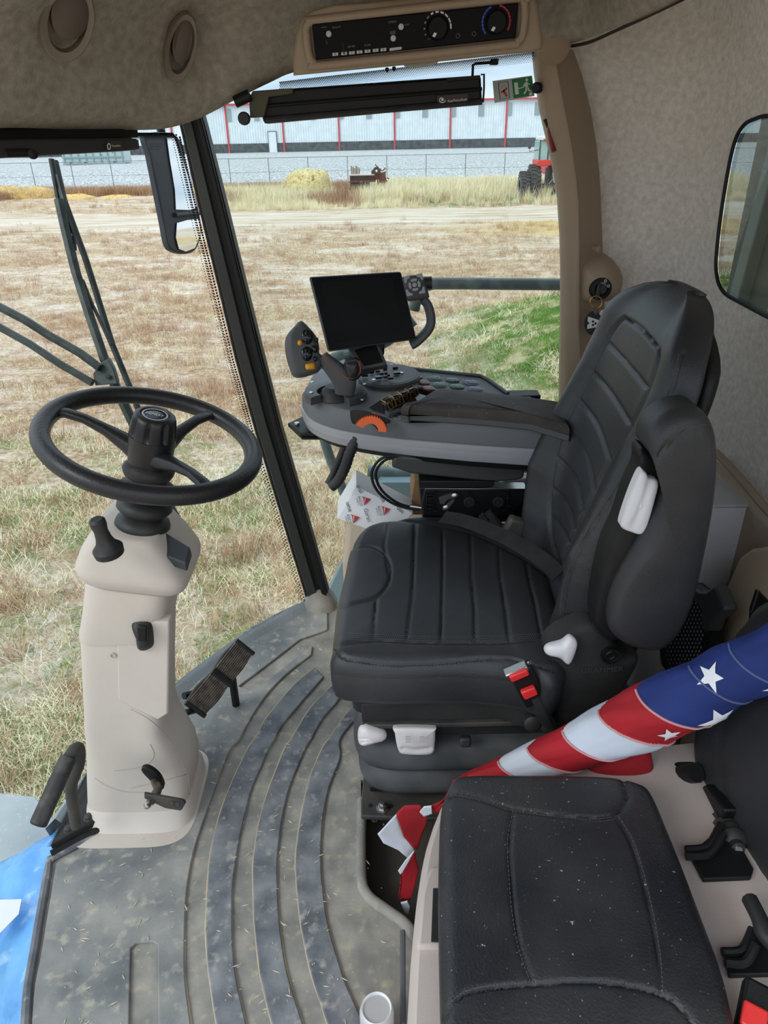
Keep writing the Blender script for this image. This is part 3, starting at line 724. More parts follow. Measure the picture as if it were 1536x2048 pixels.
# steering wheel
SC = U(304, 881, t=1.35); SN = V((.28, -.05, .96)).normalized(); SRm = .190
SX = V((1, 0, 0)); SX = (SX-SN*SX.dot(SN)).normalized(); SY = SN.cross(SX)
def sp3(r, a, h=0): return SC+(SX*math.cos(a)+SY*math.sin(a))*r+SN*h
whl = MB().tube([sp3(SRm, 2*PI*k/72) for k in range(72)], [.0175]*72, 16, closed=True).mk('steering_wheel', 'wheel_black', colu, sm=80)
spk = [U(a, b, pl=(SC, SN)) for a, b in ((128, 828), (424, 830), (392, 958))]
for P in spk:
    d = (P-SC).normalized(); s_ = SN.cross(d)
    rr = []
    for r_, h_, wd, tk in ((.022, -.030, .026, .022), (.05, -.020, .018, .016), (.09, -.006, .012, .010), (.13, .003, .0105, .008), (.165, .004, .012, .008), (.186, -.002, .016, .010)):
        c = SC+d*r_+SN*h_; rr.append([c+s_*(x*wd)+SN*(y*tk) for x, y in sq(1, 1, 16, 2.6)])
    MB().loft(rr).mk('spoke', 'wheel_black', whl, sm=60)
MB().lathe(SC, SN, [(.0, -.075), (.036, -.075), (.042, -.03), (.043, .0), (.043, .012)], 32).mk('hub', 'wheel_black', whl)
scal = lambda a, h: 1-.15*max(0, math.cos(8*a))**2 if .012 < h < .050 else 1
cap = MB().lathe(SC, SN, [(0, .004), (.041, .004), (.0425, .010), (.0425, .016), (.042, .024), (.041, .032), (.040, .040), (.039, .046), (.037, .052), (.032, .056), (.027, .056), (.025, .052), (0, .052)], 96, fn=scal).mk('hub_cap', 'wheel_black', whl, sm=45)
MB().lathe(SC+SN*.0522, SN, [(0, 0), (.0235, 0), (.0235, .0012), (0, .002)], 32).mk('emblem', mat('chrome_dark', (40, 42, 44), .15, metal=.8), whl)
MB().lathe(SC+SN*.053, SN, [(.0205, 0), (.0235, 0), (.0235, .0018), (.0205, .0018)], 32, caps=False).mk('emblem_ring', 'steel', whl)
txt('FENDT', SC+SN*.0545-SX*.016-SY*.004, SC+SN*.0545+SX*.016-SY*.004, SY, 'print_white', whl, hscale=1.1)
# bellows
prof = [(.034, 0)]
H_ = .145
for k in range(4):
    h0 = k*H_/4
    prof += [(.040, h0+.002), (.047, h0+.007), (.051+.002*(k < 3), h0+.014), (.0525, h0+.019), (.050, h0+.026), (.043, h0+.031), (.038, h0+.034)]
b0 = U(284, 1062, y=1.24); b1 = SC-SN*.045; ax_ = (b1-b0)
prof = [(r*(1.0 if h < .11 else .93), h*ax_.length/H_) for r, h in prof]
MB().lathe(b0, ax_, prof, 40).mk('bellows', 'rubber', colu, sm=60)
MB().lathe(b0-ax_.normalized()*.02, ax_, [(.045, -.02), (.043, .02), (.040, .03)], 32).mk('column_neck', 'beige_base', colu)

# =================================================================== BRAKE PEDALS
bp_ = thing('brake_pedals', F(385, 1420), 'pair of ribbed black brake pedals on an arm beside the steering column', 'pedal')
def pedal(px, y0, y1):
    q = [U(a, b, y=yy) for (a, b), yy in zip(px, (y1, y1, y0, y0))]   # far-left, far-right, near-right, near-left
    c = sum(q, V())/4; n_ = (q[1]-q[0]).cross(q[3]-q[0]).normalized()
    if n_.dot(CAM-c) < 0: n_ = -n_
    ex_ = (q[1]-q[0]+q[2]-q[3])/2; ey_ = (q[0]-q[3]+q[1]-q[2])/2
    bow = [c+ex_*x+ey_*y for x, y in ((-.44, .5), (.44, .5), (.50, .2), (.52, 0), (.5, -.2), (.44, -.5), (-.44, -.5), (-.5, -.2), (-.53, 0), (-.5, .2))]
    pad = MB().prism([p-n_*.014 for p in bow], n_*.014).mk('pedal_pad', 'black_dusty', bp_, bev=.003)
    for i in range(11):
        x = -.42+.084*i; l_ = .44
        a = c+ex_*x-ey_*l_+n_*.001; b = c+ex_*x+ey_*l_+n_*.001
        MB().tube([a, b], .0022, 6).mk('rib', mat('pedal_rib', (140, 130, 114), .7, c2=(96, 88, 78), sc=60), pad)
    for s_ in (-1, 1):
        MB().tube([c+ex_*-.47+ey_*.5*s_+n_*.002, c+ex_*.47+ey_*.5*s_+n_*.002], .0065, 8).mk('rim', 'rubber', pad)
    return c, n_
c1, n1 = pedal([(471, 1281), (507, 1308), (465, 1368), (425, 1336)], 1.47, 1.56)
c2, n2 = pedal([(423, 1343), (460, 1371), (412, 1434), (368, 1403)], 1.38, 1.46)
MB().tube([U(345, 1460, y=1.32), U(372, 1425, y=1.36), U(400, 1400, y=1.43)-V((0, 0, .03))], .014, 8, flat=.6).mk('pedal_arm', 'black', bp_)
MB().tube([U(368, 1392, y=1.46), U(400, 1372, y=1.5)-V((0, 0, .02)), U(450, 1330, y=1.52)-V((0, 0, .03))], .010, 8).mk('pedal_arm', 'black', bp_)
MB().tube([c1-n1*.02, V((c1.x-.02, c1.y+.03, .01))], .011, 8).mk('pedal_post', 'black', bp_)

# =================================================================== ENTRY GRAB HANDLE at lower left
gh_ = thing('grab_handle', F(150, 1650), 'bent black tube grab handle bolted to a triangular plate left of the steering column', 'handle')
hp = [U(80, 1644, y=1.00), U(100, 1590, y=1.04), U(122, 1536, y=1.08)]
path = catm([U(78, 1645, y=.98), U(112, 1570, y=1.03), U(135, 1520, y=1.07), U(150, 1498, y=1.09), U(158, 1500, y=1.10), U(157, 1530, y=1.10), U(143, 1570, y=1.09), U(146, 1610, y=1.09), U(153, 1652, y=1.09)], 6)
MB().tube(path[8:], .0125, 14).mk('tube', 'black_dusty', gh_, sm=70)
MB().tube(path[:14], .0175, 16).mk('grip', mat('grip_worn', (46, 45, 44), .6, c2=(84, 80, 76), sc=30, lo=.5, hi=.75), gh_, sm=70)
MB().lathe(path[0], path[0]-path[1], [(.0175, 0), (.016, .004), (.004, .005), (.003, .002), (0, .002)], 20).mk('end_cap', 'rubber', gh_)
tz = .035
MB().prism([U(a, b, z=tz-.02) for a, b in ((104, 1700), (190, 1525), (205, 1590), (222, 1640), (160, 1668))], (0, 0, .018)).mk('mount_plate', 'black_matte', gh_, bev=.003)
for a, b in ((138, 1662), (178, 1638)):
    bo_ = MB().lathe(U(a, b, z=tz-.004), (0, 0, 1), [(.0, 0), (.013, 0), (.013, .004), (.009, .005), (.009, .012), (.005, .015), (0, .015)], 6).mk('bolt', 'black_dusty', gh_)
fr_ = MB().tube([U(102, 1708, z=.012), U(160, 1676, z=.012), U(226, 1645, z=.012)], .008, 8).mk('edge_bar', 'black', gh_)

# outside step plate and blue sheet
stp = MB().prism(UP([(-160, 1600), (0, 1585), (70, 1592), (110, 1640), (112, 1800), (60, 2090), (-200, 2100)], z=-.22), (0, 0, -.03)).mk('step_plate', mat('step', (148, 158, 162), .55, c2=(176, 184, 186), sc=4, c3=(206, 210, 210), sc3=60, lo3=.6, hi3=.8), bev=.004)
setp(stp, 'flat grey painted platform outside the cab below the grab handle', 'platform')
def sheet(name, px, zf, m, dens=26, **k):
    pts = UP(px, z=-.12)
    xs_ = [p.x for p in pts]; ys_ = [p.y for p in pts]; poly = [(p.x, p.y) for p in pts]
    bm = bmesh.new(); vv = [bm.verts.new(p) for p in pts]; bm.faces.new(vv)
    bmesh.ops.triangulate(bm, faces=bm.faces[:])
    bmesh.ops.subdivide_edges(bm, edges=bm.edges[:], cuts=12, use_grid_fill=True)
    for v in bm.verts: v.co.z = zf(v.co.x, v.co.y)
    me = bpy.data.meshes.new(name); bm.to_mesh(me); bm.free(); me.materials.append(MATS[m] if isinstance(m, str) else m)
    me.polygons.foreach_set('use_smooth', [True]*len(me.polygons))
    o = bpy.data.objects.new(name, me); COL.objects.link(o); return o
bl = mat('blue_film', (88, 156, 222), .25, c2=(120, 182, 234), sc=7, c3=(176, 216, 244), sc3=18, lo3=.58, hi3=.72, bump=.006, bsc=14, spec=.6)
bs_ = MB()
rws = []
for k in range(22):
    t_ = k/21; v = 1646+(2110-1646)*t_
    uR = (120-20*t_*3 if t_ < .2 else 104-62*(t_-.2)/.8); uL = -60 if v > 1735 else 118-(v-1646)*2.0
    row = []
    for j in range(20):
        s_ = j/19; P = U(uL+(uR-uL)*s_, v, z=-.03)
        P.z = -.03-.03*(1-s_)+.022*noise.noise(V((P.x*9+P.y*5, P.y*4, 0)))+.012*noise.noise(V((P.x*25, P.y*11, 4)))
        row.append(P)
    rws.append(row)
bsh = bs_.loft(rws, caps=False, closed=False).mk('plastic_sheet', bl, sm=80)
bsh.modifiers.new('s', 'SOLIDIFY').thickness = .002
setp(bsh, 'crumpled blue plastic sheet lying outside the lower left edge of the mat', 'plastic sheet')
lb = UP([(-30, 1800), (44, 1800), (38, 1830), (0, 1868), (-30, 1880)], z=-.012)
MB().prism([p+V((0,0,.01*noise.noise(p*12))) for p in lb], (0, 0, .0012)).mk('paper_label', 'white_plastic', bsh)

# =================================================================== DRIVER'S SEAT
st = thing('driver_seat', F(900, 1600), 'large black driver seat with quilted backrest and white adjustment levers, on a bellows suspension', 'seat')
ZC = .555
def zz(pts): return z4(pts, 2.259, 640, 1000)
# cushion
out_c = zz([(60, 560), (52, 640), (62, 720), (300, 745), (600, 738), (900, 760), (1060, 800), (1130, 700), (1110, 560), (1075, 420), (1060, 320), (900, 180), (760, 85), (560, 62), (380, 68), (240, 92), (175, 130), (130, 210), (112, 290), (75, 440)])
cp = [U(a, b, z=ZC-.02) for a, b in out_c]
g_c = []
for L_ in ([(305, 90), (290, 200), (310, 330)], [(255, 440), (245, 540), (240, 640)], [(430, 100), (425, 250), (418, 430), (390, 640)], [(555, 125), (555, 300), (552, 450), (548, 645)], [(680, 150), (685, 350), (700, 500), (702, 640)], [(805, 205), (815, 350), (840, 500), (855, 636)], [(930, 280), (950, 380), (975, 480), (1000, 620)]):
    g_c.append((zz(L_), 3.0, .0045))
g_c.append((cpx(zz([(70, 485), (150, 468), (250, 440), (305, 380), (318, 300), (290, 240), (230, 208), (160, 212), (125, 225)])), 3.0, .0055))
g_c.append((cpx(zz([(70, 655), (250, 632), (420, 640), (700, 645), (900, 638), (1060, 612)])), 3.2, .005))
g_c.append((cpx(zz([(60, 660), (120, 715), (300, 742), (500, 740), (700, 718), (850, 715), (960, 742), (1060, 770)])), 2.6, .005))
g_c.append((cpx(zz([(190, 115), (300, 88), (430, 98), (560, 120), (700, 155), (850, 225), (960, 290), (1060, 370)])), 3.0, .005))
cush = inflate('seat_cushion', cp, (0, 0, 1), .022, .105, .035, 'leather', st, gr=g_c, M_=300, K=74, pw=3, taper=.02)
# fabric centre, a slightly proud ribbed insert
def patch(name, px, mfun, m, parent, k=40, lift=.0016):
    pass
# padded nose of the cushion at the near lower side
nose = zz([(44, 560), (40, 700), (60, 905), (72, 925), (300, 905), (640, 880), (800, 870), (1000, 900), (1100, 960), (1130, 800), (1060, 740), (800, 712), (500, 735), (200, 730), (70, 690)])
npx = [U(a, b, y=1.100) for a, b in nose]
MB().prism([p for p in npx[:-4]]+[U(62, 0, y=1.1)]*0, (0, .30, 0)).mk('cushion_side', 'leather', st, bev=.014, seg=3, sm=60) if False else None
# ---- backrest
HB = V((.21, 0, .978)).normalized(); NB = V((-.978, 0, .21)).normalized(); OB = V((.362, 1.362, .50)); WB = V((0, 1, 0))
def wprof(h):
    if h > .5: return .238*max(.02, 1-((h-.5)/.206)**3.0)**.5
    T = [(0, .20), (.08, .235), (.18, .256), (.28, .262), (.38, .256), (.46, .243), (.54, .228), (.60, .216), (.645, .196), (.675, .160), (.70, .10)]
    for i in range(len(T)-1):
        if T[i][0] <= h <= T[i+1][0]:
            a, b = T[i], T[i+1]; t_ = (h-a[0])/(b[0]-a[0]); return a[1]+(b[1]-a[1])*t_
    return T[-1][1]
def zb(pts): return z4(pts, 2.498, 1000, 480)
g_b = []
for L_ in ([(540, 515), (620, 600), (740, 745)], [(455, 650), (550, 760), (655, 930)], [(385, 790), (480, 910), (545, 1095)], [(318, 930), (430, 1070), (467, 1250)], [(275, 1080), (370, 1180), (408, 1345)], [(252, 1235), (330, 1310), (368, 1435)], [(250, 1380), (300, 1430), (340, 1510)]):
    g_b.append((cpx(zb(L_), 3), 3.8, .0055))
g_b.append((cpx(zb([(620, 388), (700, 440), (770, 520), (790, 580), (740, 745), (645, 940), (540, 1110), (450, 1300), (350, 1500), (300, 1610)]), 3), 3.0, .008))
g_b.append((cpx(zb([(620, 388), (570, 440), (500, 570), (400, 770), (310, 950), (255, 1200), (250, 1450), (290, 1600)]), 3), 3.0, .006))
g_b.append((cpx(zb([(905, 560), (870, 700), (830, 800), (720, 1030), (560, 1280), (430, 1480), (355, 1640), (315, 1800), (320, 1990)]), 3), 2.4, .006))
rings = []
nh = 170; nf = 130
for i in range(nh+1):
    h = .005+.70*(i/nh)**.92; wd = wprof(min(h, .70)) if h < .70 else .06
    # thickness and bolster relief
    tk_ = .125-.080*min(1, h/.4); th = tk_ if h < .6 else tk_*math.sqrt(max(.05, 1-((h-.6)/.115)**2))
    bol = .050*max(0, 1-abs(h-.22)/.34)+.012
    off_f = .0 if h < .6 else -.05*((h-.6)/.1)**2
    ed = min(.035, th*.6); c = OB+HB*h; r = []
    ncorner = 10
    for k in range(nf+1):
        s_ = -1+2*k/nf; a = abs(s_)
        edge = 1-max(0, (a-.86)/.14)**2.4
        f_ = bol*math.exp(-((a-.80)/.20)**2) - ed*(1-edge) + off_f
        P = c+WB*(s_*wd)+NB*f_
        P = P-NB*groove(P, g_b)
        r.append(P)
    for k in range(1, 6): r.append(c+WB*(wd*(1.0+.015*math.sin(PI*k/6)))-NB*(ed+(th-ed)*k/6-off_f))
    for k in range(0, 13): r.append(c+WB*(wd*.97*(1-2*k/12))-NB*(th-off_f+.006*math.sin(PI*k/12)))
    for k in range(5, 0, -1): 
        r.append(c-WB*(wd*(1.0+.015*math.sin(PI*k/6)))-NB*(ed+(th-ed)*k/6-off_f))
    rings.append(r)
back = MB().loft(rings, caps=True).mk('backrest', 'leather', st, sm=70)
# hard shell behind the backrest
sh = []
for i in range(40):
    h = .02+.655*i/39; wd = wprof(min(h, .70))*.97+.004; 
    if h > .60: wd *= max(.3, 1-((h-.60)/.08)**2*.5)
    c = OB+HB*h-NB*(.122-.080*min(1, h/.4))
    sh.append([c+WB*p+NB*(q-.02) for p, q in sq(wd, .026, 40, 3)])
shell = MB().loft(sh).mk('back_shell', 'black', st, sm=60)
for px_, dd in (((1345, 590), .0), ((1400, 628), .0)):
    P = U(px_[0], px_[1], t=1.38 if px_[0] < 1380 else 1.27)
    MB().lathe(P-V((0, 0, .012)), (0.1, 0, 1), [(0, 0), (.020, 0), (.021, .004), (.016, .009), (0, .010)], 24).mk('headrest_stop', 'rubber', st)
# ---- seat pan and suspension
def side(px, s, x0_, y0_, yy): return [U(a, b, y=yy) for a, b in z4(px, s, x0_, y0_)]
sidep = side([(52, 620), (42, 700), (45, 800), (62, 915), (90, 922), (400, 900), (700, 880), (850, 870), (1000, 905), (1090, 960), (1120, 800), (1000, 740), (800, 705)], 2.259, 640, 1000, 1.10)
rr = [U(655, 1270, y=1.11), ]
low = [(p.x, p.y) for p in cp]
# lower cushion body: follows the cushion's plan, tapering to the pan
o2 = resample(catm(cp, 5, True), 120); cc = sum(o2, V())/len(o2)
def prc(z, g, dx=0): return [V((cc.x+(p.x-cc.x)*g+dx, cc.y+(p.y-cc.y)*g, z)) for p in o2]
MB().loft([prc(.425, .93), prc(.428, .965), prc(.44, .99), prc(.47, 1.0), prc(.50, 1.0), prc(.52, .97)]).mk('cushion_side', 'leather', st, sm=60)
MB().loft([prc(.36, .84), prc(.40, .86), prc(.43, .88)]).mk('seat_pan', 'black_matte', st, sm=60)
PX0, PX1, PY0, PY1 = -.055, .46, 1.125, 1.60
bar = MB().box(((PX0+PX1)/2, 1.118, .382), (PX1-PX0, .012, .05)).mk('slide_rail', 'black_matte', st, bev=.003)
MB().box(((PX0+PX1)/2+.01, 1.112, .352), (PX1-PX0+.02, .02, .012)).mk('slide_rail', 'black_dusty', st, bev=.003)
MB().box(((PX0+PX1)/2, 1.36, .335), (PX1-PX0-.01, .46, .11)).mk('slide_frame', 'black_matte', st, bev=.004)
for k, (za, zb_, g, dx_) in enumerate(((.232, .298, 1.0, 0), (.158, .222, .985, .004))):
    c = V((.205+dx_, 1.36, 0)); r = []
    for z, gg in ((za-.008, .84), (za, .95), (za+.006, .99), (za+.016, 1.0), (za+.028, .995), (zb_-.016, .955), (zb_-.004, .92), (zb_, .86)):
        r.append([V((c.x+p*gg*g, c.y+q*gg*g, z)) for p, q in sq(.285, .275, 64, 7)])
    MB().loft(r).mk('bellows', mat('bellows', (56, 58, 61), .6, c2=(84, 86, 88), sc=9, lo=.4, hi=.7), st, sm=50)
MB().box((.205, 1.36, .142), (.50, .47, .02)).mk('base_frame', 'black', st, bev=.004)
bpz = .125
MB().prism([U(722, 1598, z=bpz), U(722, 1632, z=bpz), U(980, 1640, z=bpz), V((.45, 1.2, bpz)), V((.45, 1.60, bpz)), V((-.03, 1.6, bpz))], (0, 0, -.012)).mk('base_plate', 'black_dusty', st, bev=.003)
MB().box((.21, 1.40, .057), (.42, .38, .125)).mk('pedestal', 'black_dusty', st, bev=.01)
bolt = MB().lathe(U(765, 1618, z=bpz), (0, 0, 1), [(0, 0), (.015, 0), (.015, .003), (.010, .004), (.010, .014), (.006, .015), (.006, .022), (0, .022)], 6).mk('bolt', 'steel', st)
for a, b in ((741, 1611), (782, 1613)): MB().lathe(U(a, b, z=bpz+.0005), (0, 0, 1), [(0, 0), (.005, 0), (.005, .0006), (0, .0006)], 14).mk('bolt_hole', mat('hole', (8, 8, 8), .9), st)
# white levers on the suspension
lvm = mat('lever_white', (214, 210, 210), .45)
inflate('height_lever', UP([(717, 1462), (728, 1454), (745, 1456), (770, 1466), (772, 1480), (755, 1486), (725, 1493), (716, 1484)], y=1.095), (0, -1, .25), .012, .012, .008, lvm, st, M_=48, K=8, gr=[([(718, 1478), (738, 1480)], 1.6, .004), ([(722, 1486), (742, 1483)], 1.6, .004)])
la = inflate('slide_lever', UP([(792, 1457), (868, 1458), (871, 1462), (870, 1490), (862, 1510), (808, 1510), (796, 1500), (790, 1470)], y=1.085), (0, -1, .3), .006, .016, .006, lvm, st, M_=64, K=10, gr=[([(806, 1498), (830, 1502), (860, 1498)], 4, .005)])
for a in (812, 840):
    for q in range(3): MB().box(U(a+4, 1474+5*q, y=1.069), (.010, .002, .0022)).mk('embossed_mark', mat('lever_mark', (190, 186, 188), .5), la)
slab('latch', U(930, 1482, y=1.09), frame(V(), (0, -1, .3)), .024, .022, .02, 'rubber', st, bev=.005)
# recline lever (white) and side cover
cov = side([(1020, 700), (1060, 640), (1130, 600), (1230, 560), (1290, 600), (1370, 700), (1445, 720), (1400, 820), (1330, 930), (1270, 1000), (1080, 1020), (1060, 960), (1010, 880), (1040, 800)], 2.259, 640, 1000, 1.085)
cvr = inflate('side_cover', cov, (0, -1, 0), .014, .05, .012, 'black_matte', st, M_=90, K=14)
MB().lathe(U(1221, 1311, y=1.071), (0, -1, 0), [(.0, -.004), (.018, -.004), (.018, .004), (.014, .004), (.013, .001), (0, .001)], 28).mk('round_cap', 'black', cvr)
MB().lathe(U(1221, 1311, y=1.068), (0, -1, 0), [(.006, 0), (.008, .0015), (.010, 0)], 20, caps=False).mk('cap_ring', 'black', cvr)
txt('GRAMMER', U(1162, 1346, y=1.0695), U(1246, 1342, y=1.0695), (0, 0, 1), mat('emboss', (66, 66, 66), .6), cvr, hscale=1.0)
inflate('recline_lever', UP([(1091, 1300), (1100, 1291), (1125, 1284), (1143, 1273), (1156, 1290), (1140, 1330), (1120, 1318), (1095, 1311)], y=1.055), (0, -1, .3), .010, .014, .006, 'white_plastic', st, M_=48, K=8, smooth=True)
# buckle
bk = U(1055, 1368, y=1.05); dR = frame(V(), (-.15, -1, .25), (.35, 0, -1))
bax = (U(1086, 1435, y=1.05)-U(1032, 1330, y=1.04)).normalized()
nb = V((0, -1, .2)); nb = (nb-bax*nb.dot(bax)).normalized(); sx2 = bax.cross(nb)
RB = Matrix((sx2, bax, nb)).transposed()
body_ = MB().box(bk, (.046, .100, .022), RB).mk('buckle', 'black', st, bev=.005)
MB().box(U(1032, 1340, y=1.035), (.044, .012, .020), RB).mk('buckle_mouth', 'steel', body_, bev=.002)
MB().box(U(1036, 1345, y=1.030), (.036, .016, .022), RB).mk('release_button', 'red_bright', body_, bev=.003)
MB().box(U(1058, 1384, y=1.034), (.028, .022, .012), RB).mk('release_button', 'red_bright', body_, bev=.003)
for a, b in ((1018, 1350), (1058, 1325)): MB().lathe(U(a, b, y=1.034), nb, [(0, 0), (.004, 0), (.003, .003), (0, .003)], 12).mk('screw', 'steel', body_)
MB().tube([bk+bax*.03, bk+bax*.075, U(1098, 1450, y=1.07)], .013, 10, flat=1.4).mk('buckle_stalk', 'rubber', st)
for a, b in ((1060, 1432), (1092, 1436)): MB().lathe(U(a, b, y=1.095), (0, -1, .2), [(0, 0), (.018, 0), (.018, .03), (.013, .034), (0, .034)], 18).mk('pivot', 'rubber', st)
# ---- folded-up armrest (near side)
arm_px = [(1302, 905), (1310, 870), (1335, 842), (1368, 826), (1405, 825), (1430, 848), (1440, 890), (1440, 960), (1432, 1040), (1420, 1110), (1400, 1185), (1375, 1250), (1345, 1296), (1310, 1313), (1262, 1303), (1230, 1280), (1222, 1250), (1228, 1205), (1250, 1150), (1290, 1080), (1318, 1030), (1333, 980), (1334, 940), (1312, 918)]
armr = inflate('armrest', UP(arm_px, y=1.015), (0, -1, 0), .012, .075, .028, 'leather', st, M_=150, K=24, gr=[(cpx([(1312, 918), (1345, 880), (1380, 858), (1405, 850), (1425, 862)]), 2.4, .004), (cpx([(1425, 862), (1415, 1000), (1390, 1120), (1340, 1230)]), 2.0, .0)], c=U(1350, 1100, y=1.015))
afr = [(1283, 908), (1292, 903), (1330, 925), (1345, 990), (1320, 1060), (1270, 1150), (1245, 1230), (1240, 1280), (1215, 1285), (1190, 1250), (1196, 1180), (1215, 1100), (1238, 1050), (1262, 980), (1281, 940)]
af = inflate('armrest_frame', UP(afr, y=1.055), (0, -1, 0), .012, .05, .016, 'black', st, M_=90, K=12, c=U(1255, 1120, y=1.055))
inflate('handle', UP([(1282, 946), (1294, 947), (1298, 957), (1318, 964), (1312, 1000), (1300, 1040), (1286, 1070), (1262, 1066), (1245, 1058), (1244, 1044), (1262, 990)], y=1.035), (0, -1, 0), .005, .02, .006, 'white_plastic', st, M_=60, K=12, gr=[(cpx([(1300, 968), (1286, 1010), (1268, 1050)]), 7, .003)], label='white grip handle')
# seat webbing lying across the far side of the cushion
wb = []
wpath = catm([U(885, 1034, z=.575), U(920, 1040, z=.585), U(965, 1055, z=.592), U(1030, 1085, z=.602), U(1085, 1120, z=.60), U(1118, 1150, z=.59)], 6)
belt = MB(); rr = []
for i, p in enumerate(wpath):
    d = (wpath[min(i+1, len(wpath)-1)]-wpath[max(i-1, 0)]).normalized(); s_ = V((0, 0, 1)).cross(d).normalized(); s_ = (s_+V((0, 0, .5))).normalized(); n_ = d.cross(s_)
    rr.append([p-s_*.019, p+s_*.019, p+s_*.019+n_*.0015, p-s_*.019+n_*.0015])
blt = belt.loft(rr).mk('lap_belt', mat('webbing', (34, 33, 33), .85, c2=(46, 44, 42), sc=30, bump=.0004, bsc=300), st, sm=40)
def dash(name, px, objs, parent, m='stitch', step=7.0, ln=5.2, r=.0007):
    c_ = cpx(px, 8); L_ = []; acc = 0; mb = MB(); d0 = 0
    pos_ = [0]
    for i in range(len(c_)-1): pos_.append(pos_[-1]+math.dist(c_[i], c_[i+1]))
    def at_(s_):
        for i in range(len(c_)-1):
            if pos_[i+1] >= s_: t_ = (s_-pos_[i])/(pos_[i+1]-pos_[i]+1e-9); return (c_[i][0]+(c_[i+1][0]-c_[i][0])*t_, c_[i][1]+(c_[i+1][1]-c_[i][1])*t_)
        return c_[-1]
    s_ = 0
    while s_ < pos_[-1]-ln:
        q = onto([at_(s_), at_(s_+ln)], objs, .0006)
        if len(q) == 2 and (q[0]-q[1]).length < .03: mb.tube(q, r, 4)
        s_ += step
    if mb.v: mb.mk(name, m, parent, kind='stuff', sm=0)
dash('stitching', zz([(60, 672), (120, 725), (300, 752), (500, 750), (700, 728), (850, 725), (940, 742)]), [cush, bpy.data.objects['cushion_side']], cush)
mbd = MB()
for j in range(4):
    for k in range(92):
        a = 130+10*k; b = 600+9*j+22*math.exp(-((k-46)/40)**2)-2
        q = onto(zz([(a+(5 if j % 2 else 0), b)]), [cush], .0004)
        if q: mbd.add([q[0]+V((x, y, .0003)) for x, y in ((-.0011, 0), (0, -.0011), (.0011, 0), (0, .0011))], [(0, 1, 2, 3)])
mbd.mk('perforation_dots', mat('dot_grey', (112, 114, 118), .7), cush, kind='stuff', sm=0)
dash('stitching', zb([(895, 570), (860, 700), (820, 800), (710, 1030), (550, 1280), (420, 1480), (345, 1640), (305, 1800), (310, 1970)]), [back], back)
dash('stitching', zb([(1050, 925), (985, 925), (910, 960), (850, 1030), (822, 1085)]), [armr], armr)

# =================================================================== RIGHT-HAND CONSOLE
cs = thing('armrest_console', V((.12, 1.78, .72)), 'grey armrest console with joystick, orange wheel and coloured buttons right of the driver seat', 'control console')
zc = lambda pts: z4(pts, 2.477, 540, 500)
ZT, ZS = .815, .762
near = [(1073, 898), (944, 890), (802, 877), (701, 863), (650, 850), (618, 834), (606, 817)]
pn = [U(a, b, z=ZS) for a, b in near]
plan_c = pn[:1]+catm(pn[1:]+[U(603, 790, z=.79)*1.0], 4)
for p in plan_c: p.z = ZS
fa = [(606, 768), (622, 745), (650, 730), (700, 712), (745, 712), (790, 722), (825, 736)]
pf = [U(a, b, z=.815) for a, b in fa]
for p in pf: p.z = ZS
plan_c = plan_c + catm(pf, 3) + [V((.07, 1.93, ZS)), V((.10, 1.86, ZS)), V((.14, 1.815, ZS)), V((pn[0].x+.04, 1.80, ZS)), V((pn[0].x+.04, pn[0].y, ZS))]
cen = V((sum(p.x for p in plan_c)/len(plan_c), sum(p.y for p in plan_c)/len(plan_c), 0))
def cring2(z, off): return [V((p.x, p.y, z))+(V((cen.x, cen.y, z))-V((p.x, p.y, z))).normalized()*off for p in plan_c]
MB().loft([cring2(ZS+.001, .0), cring2(ZS+.03, .002), cring2(ZT-.012, .010), cring2(ZT-.004, .013), cring2(ZT, .018)]).mk('console_body', 'grey_console', cs, sm=45)
MB().loft([cring2(ZS-.047, .010), cring2(ZS-.044, .003), cring2(ZS-.022, -.004), cring2(ZS-.020, -.0035), cring2(ZS-.018, -.004), cring2(ZS-.002, -.003), cring2(ZS, .001)]).mk('silver_trim', 'silver', cs, sm=30)
MB().loft([cring2(ZS-.062, .02), cring2(ZS-.046, .008)]).mk('underside', 'black', cs)
# joystick well: raised horseshoe collar with screws
jc = U(672, 795, z=ZT); jc.z = ZT
def horseshoe(r0, r1, a0, a1, z0, z1, n=40, sx_=1, sy_=1):
    ring = []
    for k in range(n+1):
        a = a0+(a1-a0)*k/n; d = V((math.cos(a), math.sin(a), 0))
        ring.append([jc+d*r0+V((0, 0, z0-ZT)), jc+d*r1+V((0, 0, z0-ZT)), jc+d*r1+V((0, 0, z1-ZT-.003)), jc+d*(r1-.004)+V((0, 0, z1-ZT)), jc+d*r0+V((0, 0, z1-ZT))])
    return ring
MB().loft(horseshoe(.050, .083, math.radians(-62), math.radians(222), ZT-.001, ZT+.020)).mk('collar', 'grey_dark', cs, sm=40)
for px in ((624, 764), (622, 785), (729, 768), (725, 799)):
    P = U(px[0], px[1], z=ZT+.021)
    MB().lathe(P, (0, 0, 1), [(0, 0), (.0055, 0), (.005, .0015), (0, .0015)], 16).mk('screw', 'steel', cs)
MB().lathe(jc+V((0, 0, .002)), (0, 0, 1), [(0, 0), (.049, 0), (.047, .006), (.038, .013), (.036, .020), (.030, .024), (.026, .030), (0, .03)], 36).mk('gaiter', 'rubber', cs, sm=50)
